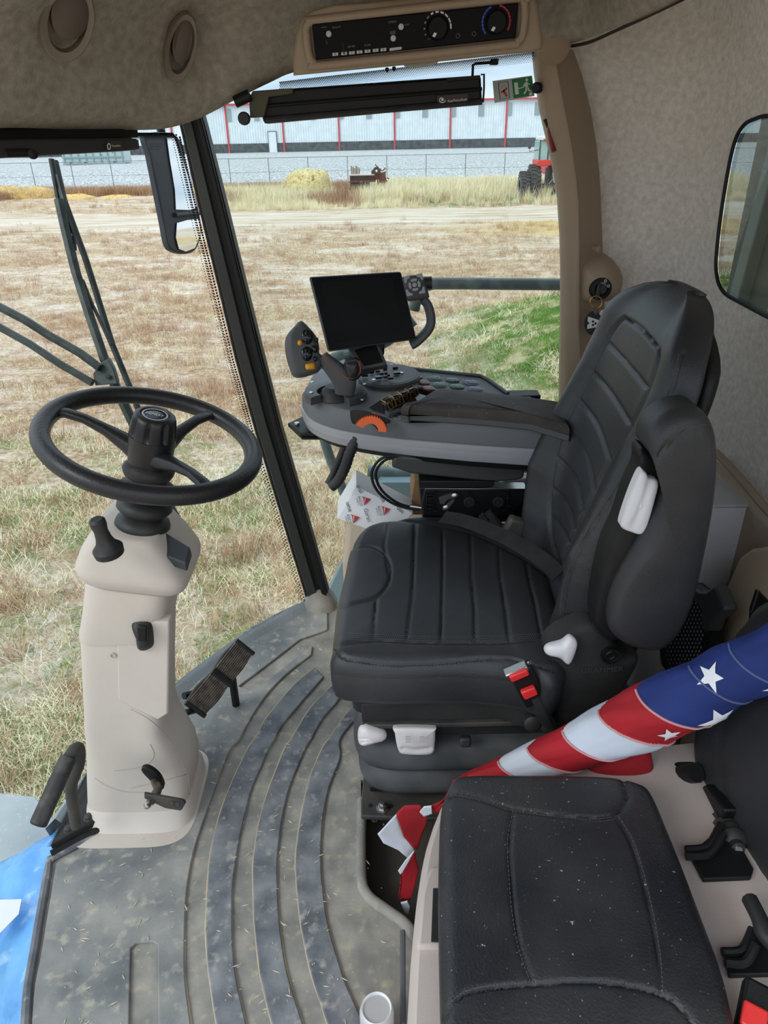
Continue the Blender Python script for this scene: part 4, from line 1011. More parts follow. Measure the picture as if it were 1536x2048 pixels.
# joystick
jy = 1.78
def jt(pts, yy=jy): return UP(zs(pts), y=yy)
zs = lambda pts: z4(pts, 5.12, 560, 620)
joy = MB()
jb = [((655, 850), (105, 55)), ((668, 780), (112, 60)), ((672, 720), (118, 62))]
stem = []
for (cx_, cy_), (hw, hd) in (((658, 858), (92, 48)), ((665, 800), (104, 52)), ((668, 740), (112, 56)), ((640, 690), (112, 56)), ((590, 640), (96, 52)), ((530, 580), (82, 48)), ((470, 520), (68, 42)), ((430, 470), (56, 34))):
    c = jt([(cx_, cy_)])[0]; stem.append((c, hw/5.12/FPX*1.75, hd/5.12/FPX*1.75))
rr = []
for i, (c, a, b) in enumerate(stem):
    d = (stem[min(i+1, 7)][0]-stem[max(i-1, 0)][0]).normalized(); sx3 = d.cross(V((0, 1, 0))).normalized(); sy3 = V((0, 1, 0))
    rr.append([c+sx3*p+sy3*q for p, q in sq(a*1.12, b*1.3, 24, 2.8)])
stk = MB().loft(rr).mk('joystick', 'grey_dark', cs, sm=60)
# thumb hook on the right of the grip
hk = jt([(690, 700), (650, 570), (665, 530), (720, 510), (780, 505), (815, 530), (830, 600), (825, 680), (790, 720), (730, 730)], jy-.035)
inflate('palm_rest', hk, (0, -1, .15), .012, .035, .012, 'wheel_black', stk, M_=50, K=8, gr=None)
MB().tube(catm(jt([(455, 440), (460, 510), (520, 570), (600, 640), (680, 690), (750, 700), (800, 670), (822, 620), (815, 560), (790, 515)], jy-.040), 4), .0012, 6).mk('orange_piping', mat('pipe_or', (150, 78, 50), .5), stk)
# joystick head
hd_px = [(225, 105), (300, 170), (360, 240), (395, 300), (410, 380), (412, 440), (440, 470), (440, 560), (412, 620), (370, 650), (235, 690), (160, 672), (130, 610), (95, 500), (76, 380), (82, 280), (120, 210), (180, 145)]
hn = (.30, -1, .35)
hp3 = UP(zs(hd_px), pl=(U(608, 700, y=jy-.012), hn))
head = inflate('joystick_head', hp3, hn, .006, .042, .012, 'grey_dark', stk, M_=90, K=14)
hnv = V(hn).normalized()
def hpnt(a, b, lift=.007): return UP(zs([(a, b)]), pl=(U(608, 700, y=jy-.012)+hnv*lift, hn))[0]
def pill(name, pts, lift, dome, side_, m, par, er=.003):
    return inflate(name, [hpnt(a, b, lift) for a, b in pts], hn, dome, side_, er, m, par, M_=32, K=5)
gl = mat('gloss_black', (22, 22, 24), .15)
for cx_, cy_, rx, ry in ((278, 275, 62, 82), (275, 448, 62, 80)):
    q = pill('rocker', [(cx_+rx*math.cos(a*PI/5), cy_+ry*math.sin(a*PI/5)) for a in range(10)], .006, .005, .003, gl, head)
    for dx_, dy_ in ((-8, -34), (-8, 34), (34, 10)):
        pill('key', [(cx_+dx_+20*math.cos(a*PI/3), cy_+dy_+26*math.sin(a*PI/3)) for a in range(6)], .009, .004, .002, gl, q, .002)
for cx_, cy_, r in ((372, 305, 24), (358, 398, 34), (365, 500, 24)):
    pill('button', [(cx_+r*math.cos(a*PI/4), cy_+r*1.2*math.sin(a*PI/4)) for a in range(8)], .008, .004, .003, gl, head)
pill('button', [(205+25*math.cos(a*PI/4), 335+30*math.sin(a*PI/4)) for a in range(8)], .008, .003, .002, 'yellow', head).__setitem__('label', 'round amber button')
pill('button', [(265, 555), (340, 540), (360, 560), (362, 595), (345, 608), (280, 612), (265, 595)], .009, .004, .003, 'yellow', head).__setitem__('label', 'oblong amber button')
# round key pad with raised keys
dc = U(778, 752, z=ZT+.012)
MB().lathe(dc-V((0, 0, .016)), (0.0, -.05, 1), [(0, 0), (.088, 0), (.088, .016), (.084, .022), (0, .022)], 56).mk('dial_base', 'grey_dark', cs, sm=30)
dpad = MB().lathe(dc+V((0, 0, .004)), (0, -.05, 1), [(0, 0), (.080, 0), (.078, .003), (0, .003)], 56).mk('key_pad', 'grey_mid', cs, sm=30)
kz = ZT+.024
for (a, b, w_, h_, m) in ((870, 672, 60, 16, 'black'), (940, 640, 44, 14, 'black'), (1000, 628, 44, 14, 'black'), (1075, 600, 40, 14, 'black'), (1180, 592, 50, 14, 'black'), (1040, 655, 40, 14, 'black'), (1085, 650, 34, 14, 'black'), (1080, 685, 40, 16, 'black'), (1135, 700, 50, 14, 'black'), (1110, 668, 26, 16, 'black'), (1195, 645, 60, 26, 'gloss_black'), (1010, 690, 60, 26, 'gloss_black')):
    P = U(560+a/5.12, 620+b/5.12, z=kz); s_ = 1.95/FPX/5.12
    slab('key', P, Matrix.Rotation(.25, 3, 'Z'), w_*s_*1.1, h_*s_*2.0, .006, m if m != 'gloss_black' else gl, dpad, bev=.0015)
for a, b in ((960, 714), (1245, 642), (1140, 560)):
    MB().lathe(U(560+a/5.12, 620+b/5.12, z=kz-.003), (0, 0, 1), [(0, 0), (.0055, 0), (.005, .0015), (0, .0015)], 14).mk('screw', 'steel', dpad)
# small tilted display behind the joystick
sc_px = zs([(690, 395), (1000, 312), (1095, 560), (830, 610)])
sp_ = [U(a, b, y=yy) for (a, b), yy in zip(sc_px, (1.90, 1.90, 1.86, 1.86))]
sn = (sp_[1]-sp_[0]).cross(sp_[3]-sp_[0]).normalized()
if sn.dot(CAM-sp_[0]) < 0: sn = -sn
dsp = MB().prism([p-sn*.03 for p in sp_], sn*.03).mk('small_display', 'grey_dark', cs, bev=.004)
def quad(Q, a, b): return Q[0].lerp(Q[1], a).lerp(Q[3].lerp(Q[2], a), b)
MB().prism([quad(sp_, a, b)+sn*.0004 for a, b in ((.17, .14), (.90, .12), (.90, .88), (.17, .88))], sn*.0008).mk('screen', 'screen_in', dsp)
MB().prism([U(700, 700, y=1.9), U(745, 690, y=1.9), U(750, 745, y=1.88), U(715, 755, y=1.88)], (0, .05, 0)).mk('display_stalk', 'black', cs, bev=.004)
# orange thumb wheel in its pocket
pk = zs([(715, 1040), (745, 1030), (860, 1035), (1090, 1110), (1140, 1140), (1120, 1165), (1095, 1160), (1070, 1200), (1040, 1240), (1000, 1230), (960, 1185), (900, 1150), (830, 1150), (770, 1175), (735, 1160), (718, 1100)])
oc = U(718+9, 858, y=1.645); 
inflate('wheel_pocket', UP(pk, y=1.635), (0, -1, .25), .001, .02, .002, 'black_matte', cs, M_=60, K=4, smooth=False)
wh_c = U(741, 861, y=1.625)
seg_ = []
a0, a1 = math.radians(168), math.radians(10)
xh = V((1, 0, 0)); zh = V((0, .25, .97)).normalized()
tilt_ = math.radians(-14)
def wpt(a, r, y=0): 
    a2 = a+tilt_; return wh_c+xh*(math.cos(a2)*r)+zh*(math.sin(a2)*r*.95)+V((0, y, 0))
rr = []
for k in range(34):
    a = a0+(a1-a0)*k/33
    rr.append([wpt(a, .019, -.005), wpt(a, .037+.003*(k % 2), -.006), wpt(a, .037+.003*(k % 2), .02), wpt(a, .019, .02)])
ow = MB().loft(rr).mk('thumb_wheel', 'orange', cs, sm=20, label='ribbed orange thumb wheel')
# four levers in a dark slot
slot_px = zs([(915, 1000), (1060, 905), (1390, 850), (1400, 880), (1230, 1010), (1190, 1100), (1150, 1085), (960, 1030)])
MB().prism(UP(slot_px, z=ZT+.0006), (0, 0, .0008)).mk('lever_slot', mat('hole', (8, 8, 8), .9), cs, sm=0)
for i, (a, b, m) in enumerate(((1110, 935, 'gold'), (1190, 900, 'gold'), (1265, 865, 'copper'), (1345, 825, 'copper'))):
    P = U(560+a/5.12, 620+b/5.12, z=ZT+.028)
    R_ = Matrix.Rotation(-.35, 3, 'Y') @ Matrix.Rotation(.5, 3, 'Z')
    lv_ = MB().box(P-V((0, 0, .022)), (.020, .018, .05), R_).mk('lever', 'rubber', cs, bev=.004)
    hd2 = inflate('lever_tip', [P+R_ @ V((x, y, .002)) for x, y in ((-.013, -.012), (.013, -.012), (.014, .012), (-.014, .012))], R_ @ V((0, -.2, 1)), .005, .018, .005, gl, lv_, M_=32, K=5)
    c5 = [P+R_ @ V((x, -.0135, z_)) for x, z_ in ((-.011, .002), (-.004, .004), (0, -.012), (.004, .004), (.011, .002), (.010, -.016), (-.010, -.016))]
    MB().tube(c5, .0009, 5, closed=True).mk('tip_outline', m, lv_)
    MB().tube([P+R_ @ V((-.012, -.012, .004)), P+R_ @ V((-.013, .010, .009)), P+R_ @ V((.013, .010, .009)), P+R_ @ V((.012, -.012, .004))], .0012, 5).mk('tip_outline', m, lv_)
slab('lever_block', U(560+1180/5.12, 620+1050/5.12, z=ZT+.004), Matrix.Rotation(.5, 3, 'Z'), .05, .022, .014, 'grey_dark', cs, bev=.003)
for a, b in ((1360, 765), (1410, 795)): MB().lathe(U(560+a/5.12, 620+b/5.12, z=ZT), (0, 0, 1), [(0, 0), (.014, 0), (.013, .003), (.009, .005), (0, .005)], 20).mk('push_button', 'grey_dark' if a < 1400 else 'rubber', cs)
# armrest pad
zk = lambda pts: z4(pts, 5.12, 760, 700)
pad_top = zk([(205, 620), (290, 560), (420, 470), (520, 405), (600, 385), (760, 390), (1100, 425), (1536, 470)])+[(1130, 803)]
pa = [U(a, b, z=.858) for a, b in pad_top]
pb_ = [U(a, b, z=.836) for a, b in zk([(208, 632), (640, 655), (1100, 690), (1536, 730)])+[(1140, 866)]]
out_p = pa[1:]+pb_[::-1]
for p in out_p: p.z = .856
PC = V((.18, (pa[3].y+pb_[1].y)/2, .856))
inflate('armrest_pad', out_p, (0, 0, 1), .006, .026, .016, mat('pad', (48, 44, 42), .7, c2=(66, 60, 56), sc=14, c3=(120, 114, 106), sc3=120, lo3=.66, hi3=.8, bump=.0006, bsc=200), cs, M_=130, K=18, smooth=False, c=PC)
MB().prism([V((p.x, p.y, ZT-.002)) for p in out_p], (0, 0, .017)).mk('pad_base', 'grey_dark', cs, bev=.003)
# button wing with coloured keys (far side of the console)
wg = [U(a, b, z=.80) for a, b in zk([(245, 200), (330, 195), (1030, 268), (1110, 310), (1300, 445), (1536, 500), (560, 420), (420, 400)])]
MB().prism([V((p.x, p.y, .772)) for p in wg], (0, 0, .028)).mk('button_wing', mat('wing', (34, 34, 36), .45), cs, bev=.003)
MB().tube([U(a, b, z=.803) for a, b in zk([(245, 196), (330, 190), (1030, 262), (1115, 306), (1310, 445)])], .005, 8).mk('wing_rim', 'grey_mid', cs)
def keyb(cx_, cy_, m, hw=72, hh=30, ln=True, right=None):
    P = U(760+cx_/5.12, 700+cy_/5.12, z=.803); s_ = 2.03/FPX/5.12
    k_ = []
    for x, y in ((-1, 0), (-.55, 1), (.55, 1), (1, 0), (.55, -1), (-.55, -1)):
        k_.append(P+V((x*hw*s_+y*-.004, y*hh*s_*2.2, 0)))
    b_ = inflate('coloured_key', k_, (0, 0, 1), .003, .003, .003, m, cs, M_=36, K=5)
    for dx_ in (-.45, .45): MB().lathe(P+V((dx_*hw*s_, 0, .0034)), (0, 0, 1), [(0, 0), (.0035, 0), (0, .0006)], 8).mk('symbol', 'outline_white', b_)
    if ln: MB().tube([P+(q-P)*1.22+V((0, 0, .0)) for q in k_], .0007, 4, closed=True).mk('key_outline', 'outline_white', cs)
    return b_
for a, b, m, ln in ((365, 268, 'btn_red', False), (562, 285, 'btn_green', True), (742, 303, 'btn_green', False), (928, 328, 'btn_blue', True), (440, 328, 'btn_red', False), (608, 350, 'btn_green', True), (788, 370, 'btn_green', False), (975, 395, 'btn_blue', True), (490, 388, 'btn_red', False)):
    q = keyb(a, b, m, ln=ln); q['label'] = {'btn_red': 'dull red rocker key', 'btn_green': 'dark green rocker key', 'btn_blue': 'blue rocker key'}[m]
# front bracket under the nose of the console
MB().prism(UP([(575, 846), (605, 832), (640, 852), (655, 866), (600, 866)], z=.70), (0, 0, -.012)).mk('nose_bracket', 'black', cs, bev=.003)
MB().prism(UP([(585, 858), (640, 868), (655, 876), (604, 876)], z=.685), (0, 0, -.006)).mk('nose_bracket', 'black', cs, bev=.002)
MB().lathe(U(594, 849, z=.702), (0, 0, 1), [(0, 0), (.008, 0), (.008, .006), (0, .007)], 6).mk('bolt', 'steel', cs)
MB().box(U(1035, 790, y=1.93), (.12, .05, .012)).mk('rear_tab', 'black', cs, bev=.002)
# module box hanging under the console
mbx = [U(a, b, y=1.66) for a, b in ((782, 935), (790, 912), (1030, 930), (1050, 930), (1048, 957), (1030, 962), (985, 965), (822, 948))]
MB().prism(mbx, (0, .22, 0)).mk('module_box', mat('box_grey', (62, 62, 63), .5), cs, bev=.006)
MB().prism([U(a, b, y=1.655) for a, b in ((838, 962), (990, 962), (986, 975), (850, 978))], (0, .2, 0)).mk('module_foot', 'black', cs, bev=.003)

# carrier plate and slide rails below the console
cp_ = thing('console_carrier', V((.2, 1.72, .41)), 'black ribbed carrier plate with bright rails carrying the armrest console beside the seat', 'bracket')
zq = lambda pts: z4(pts, 3.339, 640, 880)
MB().prism(UP(zq([(700, 330), (1380, 330), (1375, 390), (1265, 510), (690, 510), (682, 420)]), y=1.68), (0, .03, 0)).mk('plate', 'black', cp_, bev=.003)
MB().prism(UP(zq([(702, 322), (1382, 326), (1382, 332), (702, 330)]), y=1.672), (0, .04, 0)).mk('bright_edge', 'steel', cp_, bev=.001)
MB().prism(UP(zq([(1180, 322), (1240, 262), (1400, 258), (1400, 300), (1230, 302)]), y=1.72), (0, .04, 0)).mk('slide_rail', 'silver', cp_, bev=.002)
MB().prism([U(a, b, y=1.70) for a, b in ((838, 975), (990, 975), (1060, 985), (1060, 1045), (846, 1045))], (0, .10, 0)).mk('carrier_block', 'black', cp_, bev=.004)
for a, b in ((995, 410), (1190, 410)):
    MB().lathe(U(640+a/3.339, 880+b/3.339, y=1.678), (0, -1, 0), [(0, 0), (.015, 0), (.015, .006), (.011, .007), (.010, .004), (.005, .004), (.004, .007), (0, .007)], 24).mk('round_boss', 'black_matte', cp_)
for a, b in ((900, 372), (842, 452)):
    MB().lathe(U(640+a/3.339, 880+b/3.339, y=1.676), (0, -1, 0), [(0, 0), (.011, 0), (.010, .005), (.006, .008), (0, .008)], 16).mk('bolt', 'steel', cp_)
MB().prism(UP(zq([(795, 388), (820, 378), (900, 352), (925, 372), (910, 388), (850, 404), (832, 432), (800, 430)]), y=1.672), (0, .01, 0)).mk('latch_arm', 'black_dusty', cp_, bev=.002)
MB().prism(UP(zq([(828, 445), (890, 396), (906, 402), (872, 446), (862, 470), (838, 474)]), y=1.672), (0, .01, 0)).mk('latch_arm', 'black_dusty', cp_, bev=.002)
for a, b, w_, h_ in ((735, 365, 40, 12), (735, 385, 40, 12), (735, 430, 40, 12), (735, 455, 40, 12), (712, 408, 8, 130), (758, 408, 8, 130), (1240, 350, 50, 8), (1252, 410, 8, 120), (1275, 385, 40, 6), (1275, 440, 40, 6), (995, 358, 5, 30), (1008, 358, 5, 30), (1240, 470, 50, 8), (775, 350, 20, 10), (775, 470, 20, 16)):
    P = U(640+a/3.339, 880+b/3.339, y=1.676); s_ = 1.74/FPX/3.339
    MB().box(P, (w_*s_, .008, h_*s_)).mk('rib', 'black', cp_, bev=.001)
# tangle of fittings behind the seat cushion
for i, (a, b) in enumerate(((1075, 500), (1120, 480), (1150, 530), (1215, 570), (1180, 600))):
    P = U(640+a/3.339, 880+b/3.339, y=1.60-.01*i)
    MB().tube([P, P+V((.03, -.01, -.035)), P+V((.05, -.03, -.07))], .010, 8).mk('hinge_piece', 'black_matte', cp_)
slab('belt_anchor', U(640+1290/3.339, 880+600/3.339, y=1.55), Matrix.Rotation(.4, 3, 'Y'), .05, .03, .07, mat('anchor', (84, 80, 74), .5), cp_, bev=.008)

# hoses
def hose(name, px, y, r, m, label=None, cat=None, ribs=False):
    P = catm([U(a, b, y=yy) for (a, b), yy in zip(px, y)], 8)
    rad = [r*(1+.12*(i % 2)) for i in range(len(P))] if ribs else r
    return MB().tube(P, rad, 12).mk(name, m, cs, sm=70)
hose('hose', [(715, 872), (700, 905), (690, 935), (676, 962), (662, 974)], [1.72]*5, .0135, 'rubber', 'thick black ribbed hose curving down below the front of the console', 'hose', True)
hose('hose', [(698, 870), (684, 905), (668, 945), (656, 968)], [1.76, 1.76, 1.76, 1.75], .010, 'rubber', 'thinner smooth black hose behind the ribbed hose under the console', 'hose')
zq1 = lambda pts: [(640+a/3.339, 880+b/3.339) for a, b in pts]
hose('cable', zq1([(520, 108), (440, 112), (380, 150), (345, 220), (360, 300), (410, 370), (500, 430), (600, 458), (670, 462)]), [1.66]*9, .0036, 'black', 'outer black cable looping in front of the white parts box', 'cable')
hose('cable', zq1([(515, 120), (450, 128), (400, 165), (372, 225), (390, 300), (440, 365), (520, 420), (600, 446), (670, 452)]), [1.67]*9, .0036, 'black', 'inner black cable looping in front of the white parts box', 'cable')
hose('cable_end', zq1([(600, 440), (675, 452)]), [1.66, 1.66], .006, 'steel', 'bright cable end fitting screwed to the black carrier plate', 'fitting')

# =================================================================== MONITOR
mo = thing('touchscreen_monitor', V((-.02, 1.86, .90)), 'black touchscreen monitor with a side handle and round keypad standing above the console', 'monitor')
mq = [U(a, b, y=yy) for (a, b), yy in zip([(617, 553), (802, 542), (833, 678), (655, 703)], (1.93, 1.93, 1.87, 1.87))]
mn = (mq[1]-mq[0]).cross(mq[3]-mq[0]).normalized()
if mn.dot(CAM-mq[0]) < 0: mn = -mn
MB().prism([p-mn*.030 for p in mq], mn*.028).mk('monitor_case', 'grey_dark', mo, bev=.006)
MB().prism([quad(mq, a, b)-mn*.002 for a, b in ((.025, .02), (.99, .02), (.99, .985), (.025, .985))], mn*.0025).mk('bezel', 'screen', mo, bev=.002)
MB().prism([quad(mq, a, b)+mn*.0006 for a, b in ((.115, .085), (.885, .085), (.885, .90), (.115, .90))], mn*.0006).mk('screen', mat('screen_on', (20, 20, 19), .45, spec=.1), mo)
hdl = catm([U(845, 598, y=1.90), U(856, 612, y=1.90), U(862, 640, y=1.895), U(856, 660, y=1.89), U(835, 682, y=1.885), U(822, 690, y=1.885)], 6)
MB().tube(hdl, .0105, 12, flat=1.5).mk('handle', 'grey_dark', mo, sm=60)
kp = inflate('keypad', [quad([U(a, b, y=1.89) for a, b in ((803, 553), (846, 549), (860, 595), (816, 602))], x, y) for x, y in ((.1, 0), (.9, 0), (1, .15), (1, .85), (.9, 1), (.1, 1), (0, .85), (0, .15))], mn, .004, .02, .005, 'grey_dark', mo, M_=48, K=6)
kc = U(829, 570, y=1.882); kR = frame(kc, mn)
kR2 = kR @ Matrix.Rotation(.16, 3, 'Z')
for q in range(4):
    a0 = q*PI/2+PI/4
    xs4 = [(.008, .0245), (.024, .0245), (.024, .008), (.019, .008), (.017, .014), (.014, .017), (.008, .019)]
    sg = ((1, 1), (-1, 1), (-1, -1), (1, -1))[q]
    MB().prism([kc+kR2 @ V((x*sg[0], y*sg[1], .001)) for x, y in xs4], mn*.003).mk('key', mat('key_grey', (150, 156, 160), .4), kp, bev=.0008)
    arc = []
    for rr_, rng in ((.0155, range(5)), (.0085, range(4, -1, -1))):
        for k in rng:
            a = q*PI/2-PI/4+.14+(PI/2-.28)*k/4; arc.append(kc+kR2 @ V((rr_*math.cos(a), rr_*math.sin(a), .001)))
    MB().prism(arc, mn*.0035).mk('key', 'key_grey', kp, bev=.0008)
MB().lathe(kc, mn, [(0, .001), (.0065, .001), (.006, .0045), (0, .005)], 18).mk('key', 'key_grey', kp)
MB().lathe(U(848, 566, y=1.92), (1, 0, 0), [(0, 0), (.016, 0), (.016, .02), (0, .02)], 18).mk('clamp_knob', 'rubber', mo)
MB().prism([U(a, b, y=1.90) for a, b in ((708, 690), (770, 682), (768, 712), (745, 730), (722, 745))], (0, .04, 0)).mk('monitor_mount', 'black', mo, bev=.005)
MB().tube(catm([U(690, 712, y=1.95), U(720, 705, y=1.94), U(760, 700, y=1.93)], 4), .012, 10).mk('mount_arm', 'tube_grey', mo)

# =================================================================== BOXES beside the seat
pbx = thing('parts_box', U(710, 1040, y=1.8), 'white cardboard parts box printed with red triangles, standing beyond the seat cushion', 'box')
A_, B_, C_, D_ = U(712, 940, y=1.90), U(674, 1000, y=1.80), U(675, 1036, y=1.79), U(824, 1000, y=1.84)
def bx_quad(px, ys): return [U(a, b, y=yy) for (a, b), yy in zip(px, ys)]
fz = bx_quad([(712, 973), (826, 1025), (790, 1078), (674, 1037)], (1.80, 1.74, 1.72, 1.76))   # printed near face, tilted
tq = bx_quad([(712, 939), (824, 998), (826, 1025), (712, 973)], (1.93, 1.87, 1.74, 1.80))
lq = bx_quad([(712, 939), (712, 973), (674, 1037), (675, 1002)], (1.93, 1.80, 1.76, 1.89))
back_ = [tq[0]+(fz[3]-fz[0]), tq[1]+(fz[2]-fz[1])]
vsx = [fz[0], fz[1], fz[2], fz[3], tq[0], tq[1], back_[1], lq[3]]
cardw = mat('card_white', (232, 232, 234), .6)
MB().add(vsx, [(0, 1, 2, 3), (4, 5, 1, 0), (4, 0, 3, 7), (5, 6, 2, 1), (4, 7, 6, 5), (3, 2, 6, 7)]).mk('carton', cardw, pbx, bev=.002)
fn_ = (fz[1]-fz[0]).cross(fz[3]-fz[0]).normalized()
if fn_.dot(CAM-fz[0]) < 0: fn_ = -fn_
tn_ = (tq[1]-tq[0]).cross(tq[3]-tq[0]).normalized()
if tn_.dot(CAM-tq[0]) < 0: tn_ = -tn_
redp = mat('print_maroon', (172, 30, 44), .5); grp = mat('print_dark', (60, 60, 66), .5)
def fpx(a, b, n=fn_, Q=fz, l=.0007): return U(640+a/3.339, 880+b/3.339, pl=(Q[0]+n*l, n))
for (a, b) in ((310, 400), (235, 520), (440, 465)):
    MB().add([fpx(a-30, b-24), fpx(a+30, b-4), fpx(a-14, b+38)], [(0, 1, 2)]).mk('triangle_mark', redp, pbx, sm=0)
    MB().add([fpx(a-28, b-16, l=.001), fpx(a-22, b-16, l=.001), fpx(a-14, b+30, l=.001)], [(0, 1, 2)]).mk('triangle_ray', cardw, pbx, sm=0)
    MB().add([fpx(a-12, b-14, l=.001), fpx(a-6, b-12, l=.001), fpx(a-12, b+32, l=.001)], [(0, 1, 2)]).mk('triangle_ray', cardw, pbx, sm=0)
    txt('AGCO', fpx(a-58, b-22), fpx(a-38, b+42), fpx(a-30, b+10)-fpx(a-58, b+14), grp, pbx, hscale=1.1)
    txt('PARTS', fpx(a-70, b-8), fpx(a-56, b+40), fpx(a-30, b+10)-fpx(a-58, b+14), grp, pbx, hscale=.8)
txt('Garan', fpx(292, 462), fpx(318, 548), fpx(320, 500)-fpx(290, 510), grp, pbx)
txt('inal', fpx(240, 312), fpx(268, 358), fpx(290, 320)-fpx(255, 338), grp, pbx)
txt('uine', fpx(172, 418), fpx(192, 482), fpx(230, 440)-fpx(180, 452), grp, pbx)
txt('ne', fpx(400, 390), fpx(420, 420), fpx(440, 395)-fpx(410, 405), grp, pbx)
txt('uin', fpx(510, 458), fpx(545, 492), fpx(550, 462)-fpx(527, 475), grp, pbx)
tri = lambda a, b: fpx(a, b, tn_, tq)
MB().add([tri(300, 285), tri(338, 305), tri(325, 322)], [(0, 1, 2)]).mk('triangle_mark', redp, pbx, sm=0)
cbx = MB().prism(UP(zq([(635, 265), (690, 262), (690, 500), (618, 500), (612, 380)]), y=1.86), (0, .12, 0)).mk('cardboard_box', mat('kraft', (186, 146, 104), .8, c2=(172, 132, 92), sc=30), bev=.002)
setp(cbx, 'plain brown cardboard box between the white parts box and the black carrier plate', 'box')
cb2 = MB().prism(UP(zq([(1362, 150), (1410, 160), (1410, 238), (1360, 238)]), y=1.90), (0, .08, 0)).mk('cardboard_box', 'kraft', bev=.002)
setp(cb2, 'brown cardboard corner showing just under the rear end of the console', 'box')

# =================================================================== OUTSIDE FITTINGS
hr = thing('outer_platform', V((.3, 2.4, -2.35)), 'grey machine side with painted tube hand rail outside the right window, passing behind the monitor', 'platform')
MB().tube(catm([U(1320, 570, y=2.35), U(1135, 569, y=2.35), U(900, 567, y=2.35), U(860, 569, y=2.35), U(838, 580, y=2.35), U(828, 620, y=2.35)], 6), .0185, 14).mk('rail_tube', 'tube_grey', hr, sm=70)
MB().tube(catm([U(828, 640, y=2.35), U(760, 690, y=2.35), U(670, 715, y=2.35), U(638, 752, y=2.35), U(640, 830, y=2.35), U(655, 900, y=2.35), U(690, 990, y=2.35), U(720, 1060, y=2.35)], 6), .0175, 14).mk('rail_tube', 'tube_grey', hr, sm=70)
pf = hr
MB().tube([U(735, 945, y=2.5), U(905, 955, y=2.5)], .028, 14).mk('cross_tube', 'tube_grey', pf)
MB().tube([U(760, 968, y=2.45), U(800, 972, y=2.45), U(1050, 1000, y=2.45)], .022, 14).mk('cross_tube', 'tube_grey', pf)
MB().prism([U(a, b, y=2.42) for a, b in ((655, 1188), (760, 965), (1120, 965), (1120, 1188))]+[V((.8, 2.42, -2.35)), V((-.2, 2.42, -2.35))], (0, .05, 0)).mk('side_panel', mat('teal_grey', (116, 140, 150), .5), pf)
# wipers
wp_ = thing('windscreen_wiper', U(220, 770, y=1.9), 'black windscreen wiper standing upright outside the glass beyond the steering wheel', 'wiper')
def wt(px, ds, r, name, m='wiper_metal', par=None, flat=None): 
    r = r*1.35
    return MB().tube([U(a, b, t=d) for (a, b), d in zip(px, ds)], r, 6, flat=flat).mk(name, m, par or wp_, sm=30)
wt([(103, 318), (118, 400), (147, 520), (205, 720), (270, 850), (330, 990), (383, 1081)], [1.98, 2.0, 2.02, 2.06, 2.1, 2.14, 2.16], .0065, 'blade', flat=.6)
wt([(110, 322), (128, 400), (172, 520), (225, 690), (262, 780), (300, 880)], [2.0, 2.0, 2.02, 2.06, 2.08, 2.1], .0075, 'blade_carrier', flat=.7)
wt([(118, 400), (130, 455), (152, 545), (182, 640), (215, 735), (228, 766)], [1.97]*6, .0105, 'arm', flat=.8)
wt([(115, 350), (128, 400), (133, 430), (148, 470), (150, 500)], [1.98]*5, .004, 'spring_link')
wt([(165, 560), (185, 610), (200, 640), (222, 690)], [1.98]*4, .004, 'spring_link')
wt([(-12, 608), (50, 640), (100, 672), (160, 706), (200, 736)], [1.92]*5, .0085, 'linkage_rod', 'wiper_metal')
wt([(-12, 648), (60, 688), (120, 728), (185, 766)], [1.92]*4, .0075, 'linkage_rod', 'wiper_metal')
MB().prism([U(a, b, t=1.93) for a, b in ((185, 748), (200, 728), (216, 718), (228, 740), (236, 768), (190, 772))], V((.0, .02, 0))).mk('pivot_bracket', 'wiper_metal', wp_, bev=.003)
MB().lathe(U(216, 753, t=1.925), (.3, -1, .3), [(0, 0), (.007, 0), (.006, .005), (0, .006)], 12).mk('bolt', 'wiper_metal', wp_)
wt([(228, 766), (268, 850), (290, 900), (330, 980)], [2.0, 2.05, 2.08, 2.1], .011, 'arm', flat=.8)
# mirror
mi = thing('rear_view_mirror', U(350, 400, t=2.45), 'dark outside mirror with two glasses seen through the windscreen left of the corner post', 'mirror')
shp = [(293, 268), (355, 272), (372, 330), (392, 395), (402, 440), (403, 470), (392, 500), (372, 508), (350, 504), (336, 490), (326, 440), (310, 360), (300, 310)]
MN = V((.88, -.46, .06)).normalized(); MPL = lambda l: (U(352, 400, t=2.45)+MN*l, MN)
msh = inflate('mirror_case', UP(shp, t=2.5), (-.1, -1, .2), .004, .05, .02, 'mirror_shell', mi, M_=80, K=10, smooth=True) if 0 else inflate('mirror_case', UP(shp, pl=MPL(0)), MN, .001, .022, .006, 'mirror_shell', mi, M_=80, K=6)
MB().prism(UP([(334, 276), (352, 276), (370, 335), (390, 395), (394, 415), (380, 420), (352, 419), (350, 380), (340, 320)], pl=MPL(.006)), -MN*.003).mk('mirror_glass', 'mirror_glass', mi, sm=0)
MB().prism(UP([(354, 446), (375, 440), (399, 438), (401, 470), (390, 496), (372, 503), (358, 498), (352, 475)], pl=MPL(.006)), -MN*.003).mk('mirror_glass', 'mirror_glass', mi, sm=0)
MB().tube([U(330, 300, t=2.55), U(322, 260, t=2.6), V((-.75, 2.4, 2.0))], .015, 10).mk('mirror_arm', 'mirror_shell', mi)
MB().tube(UP([(351, 430), (375, 428), (399, 426)], pl=MPL(.006)), .008, 8).mk('divider', 'mirror_shell', mi)

# label print on the windscreen
wl = [U(300, 287+5*k, y=1.92) for k in range(4)]
for k, tx in enumerate(('LAMINATED M6', '43R-000268', 'DOT 27 AS1')):
    txt(tx, U(300, 289+5*k, y=1.92), U(325-3*k, 290+5*k, y=1.92), (0, 0, 1), 'black', win1, name='glass_print')

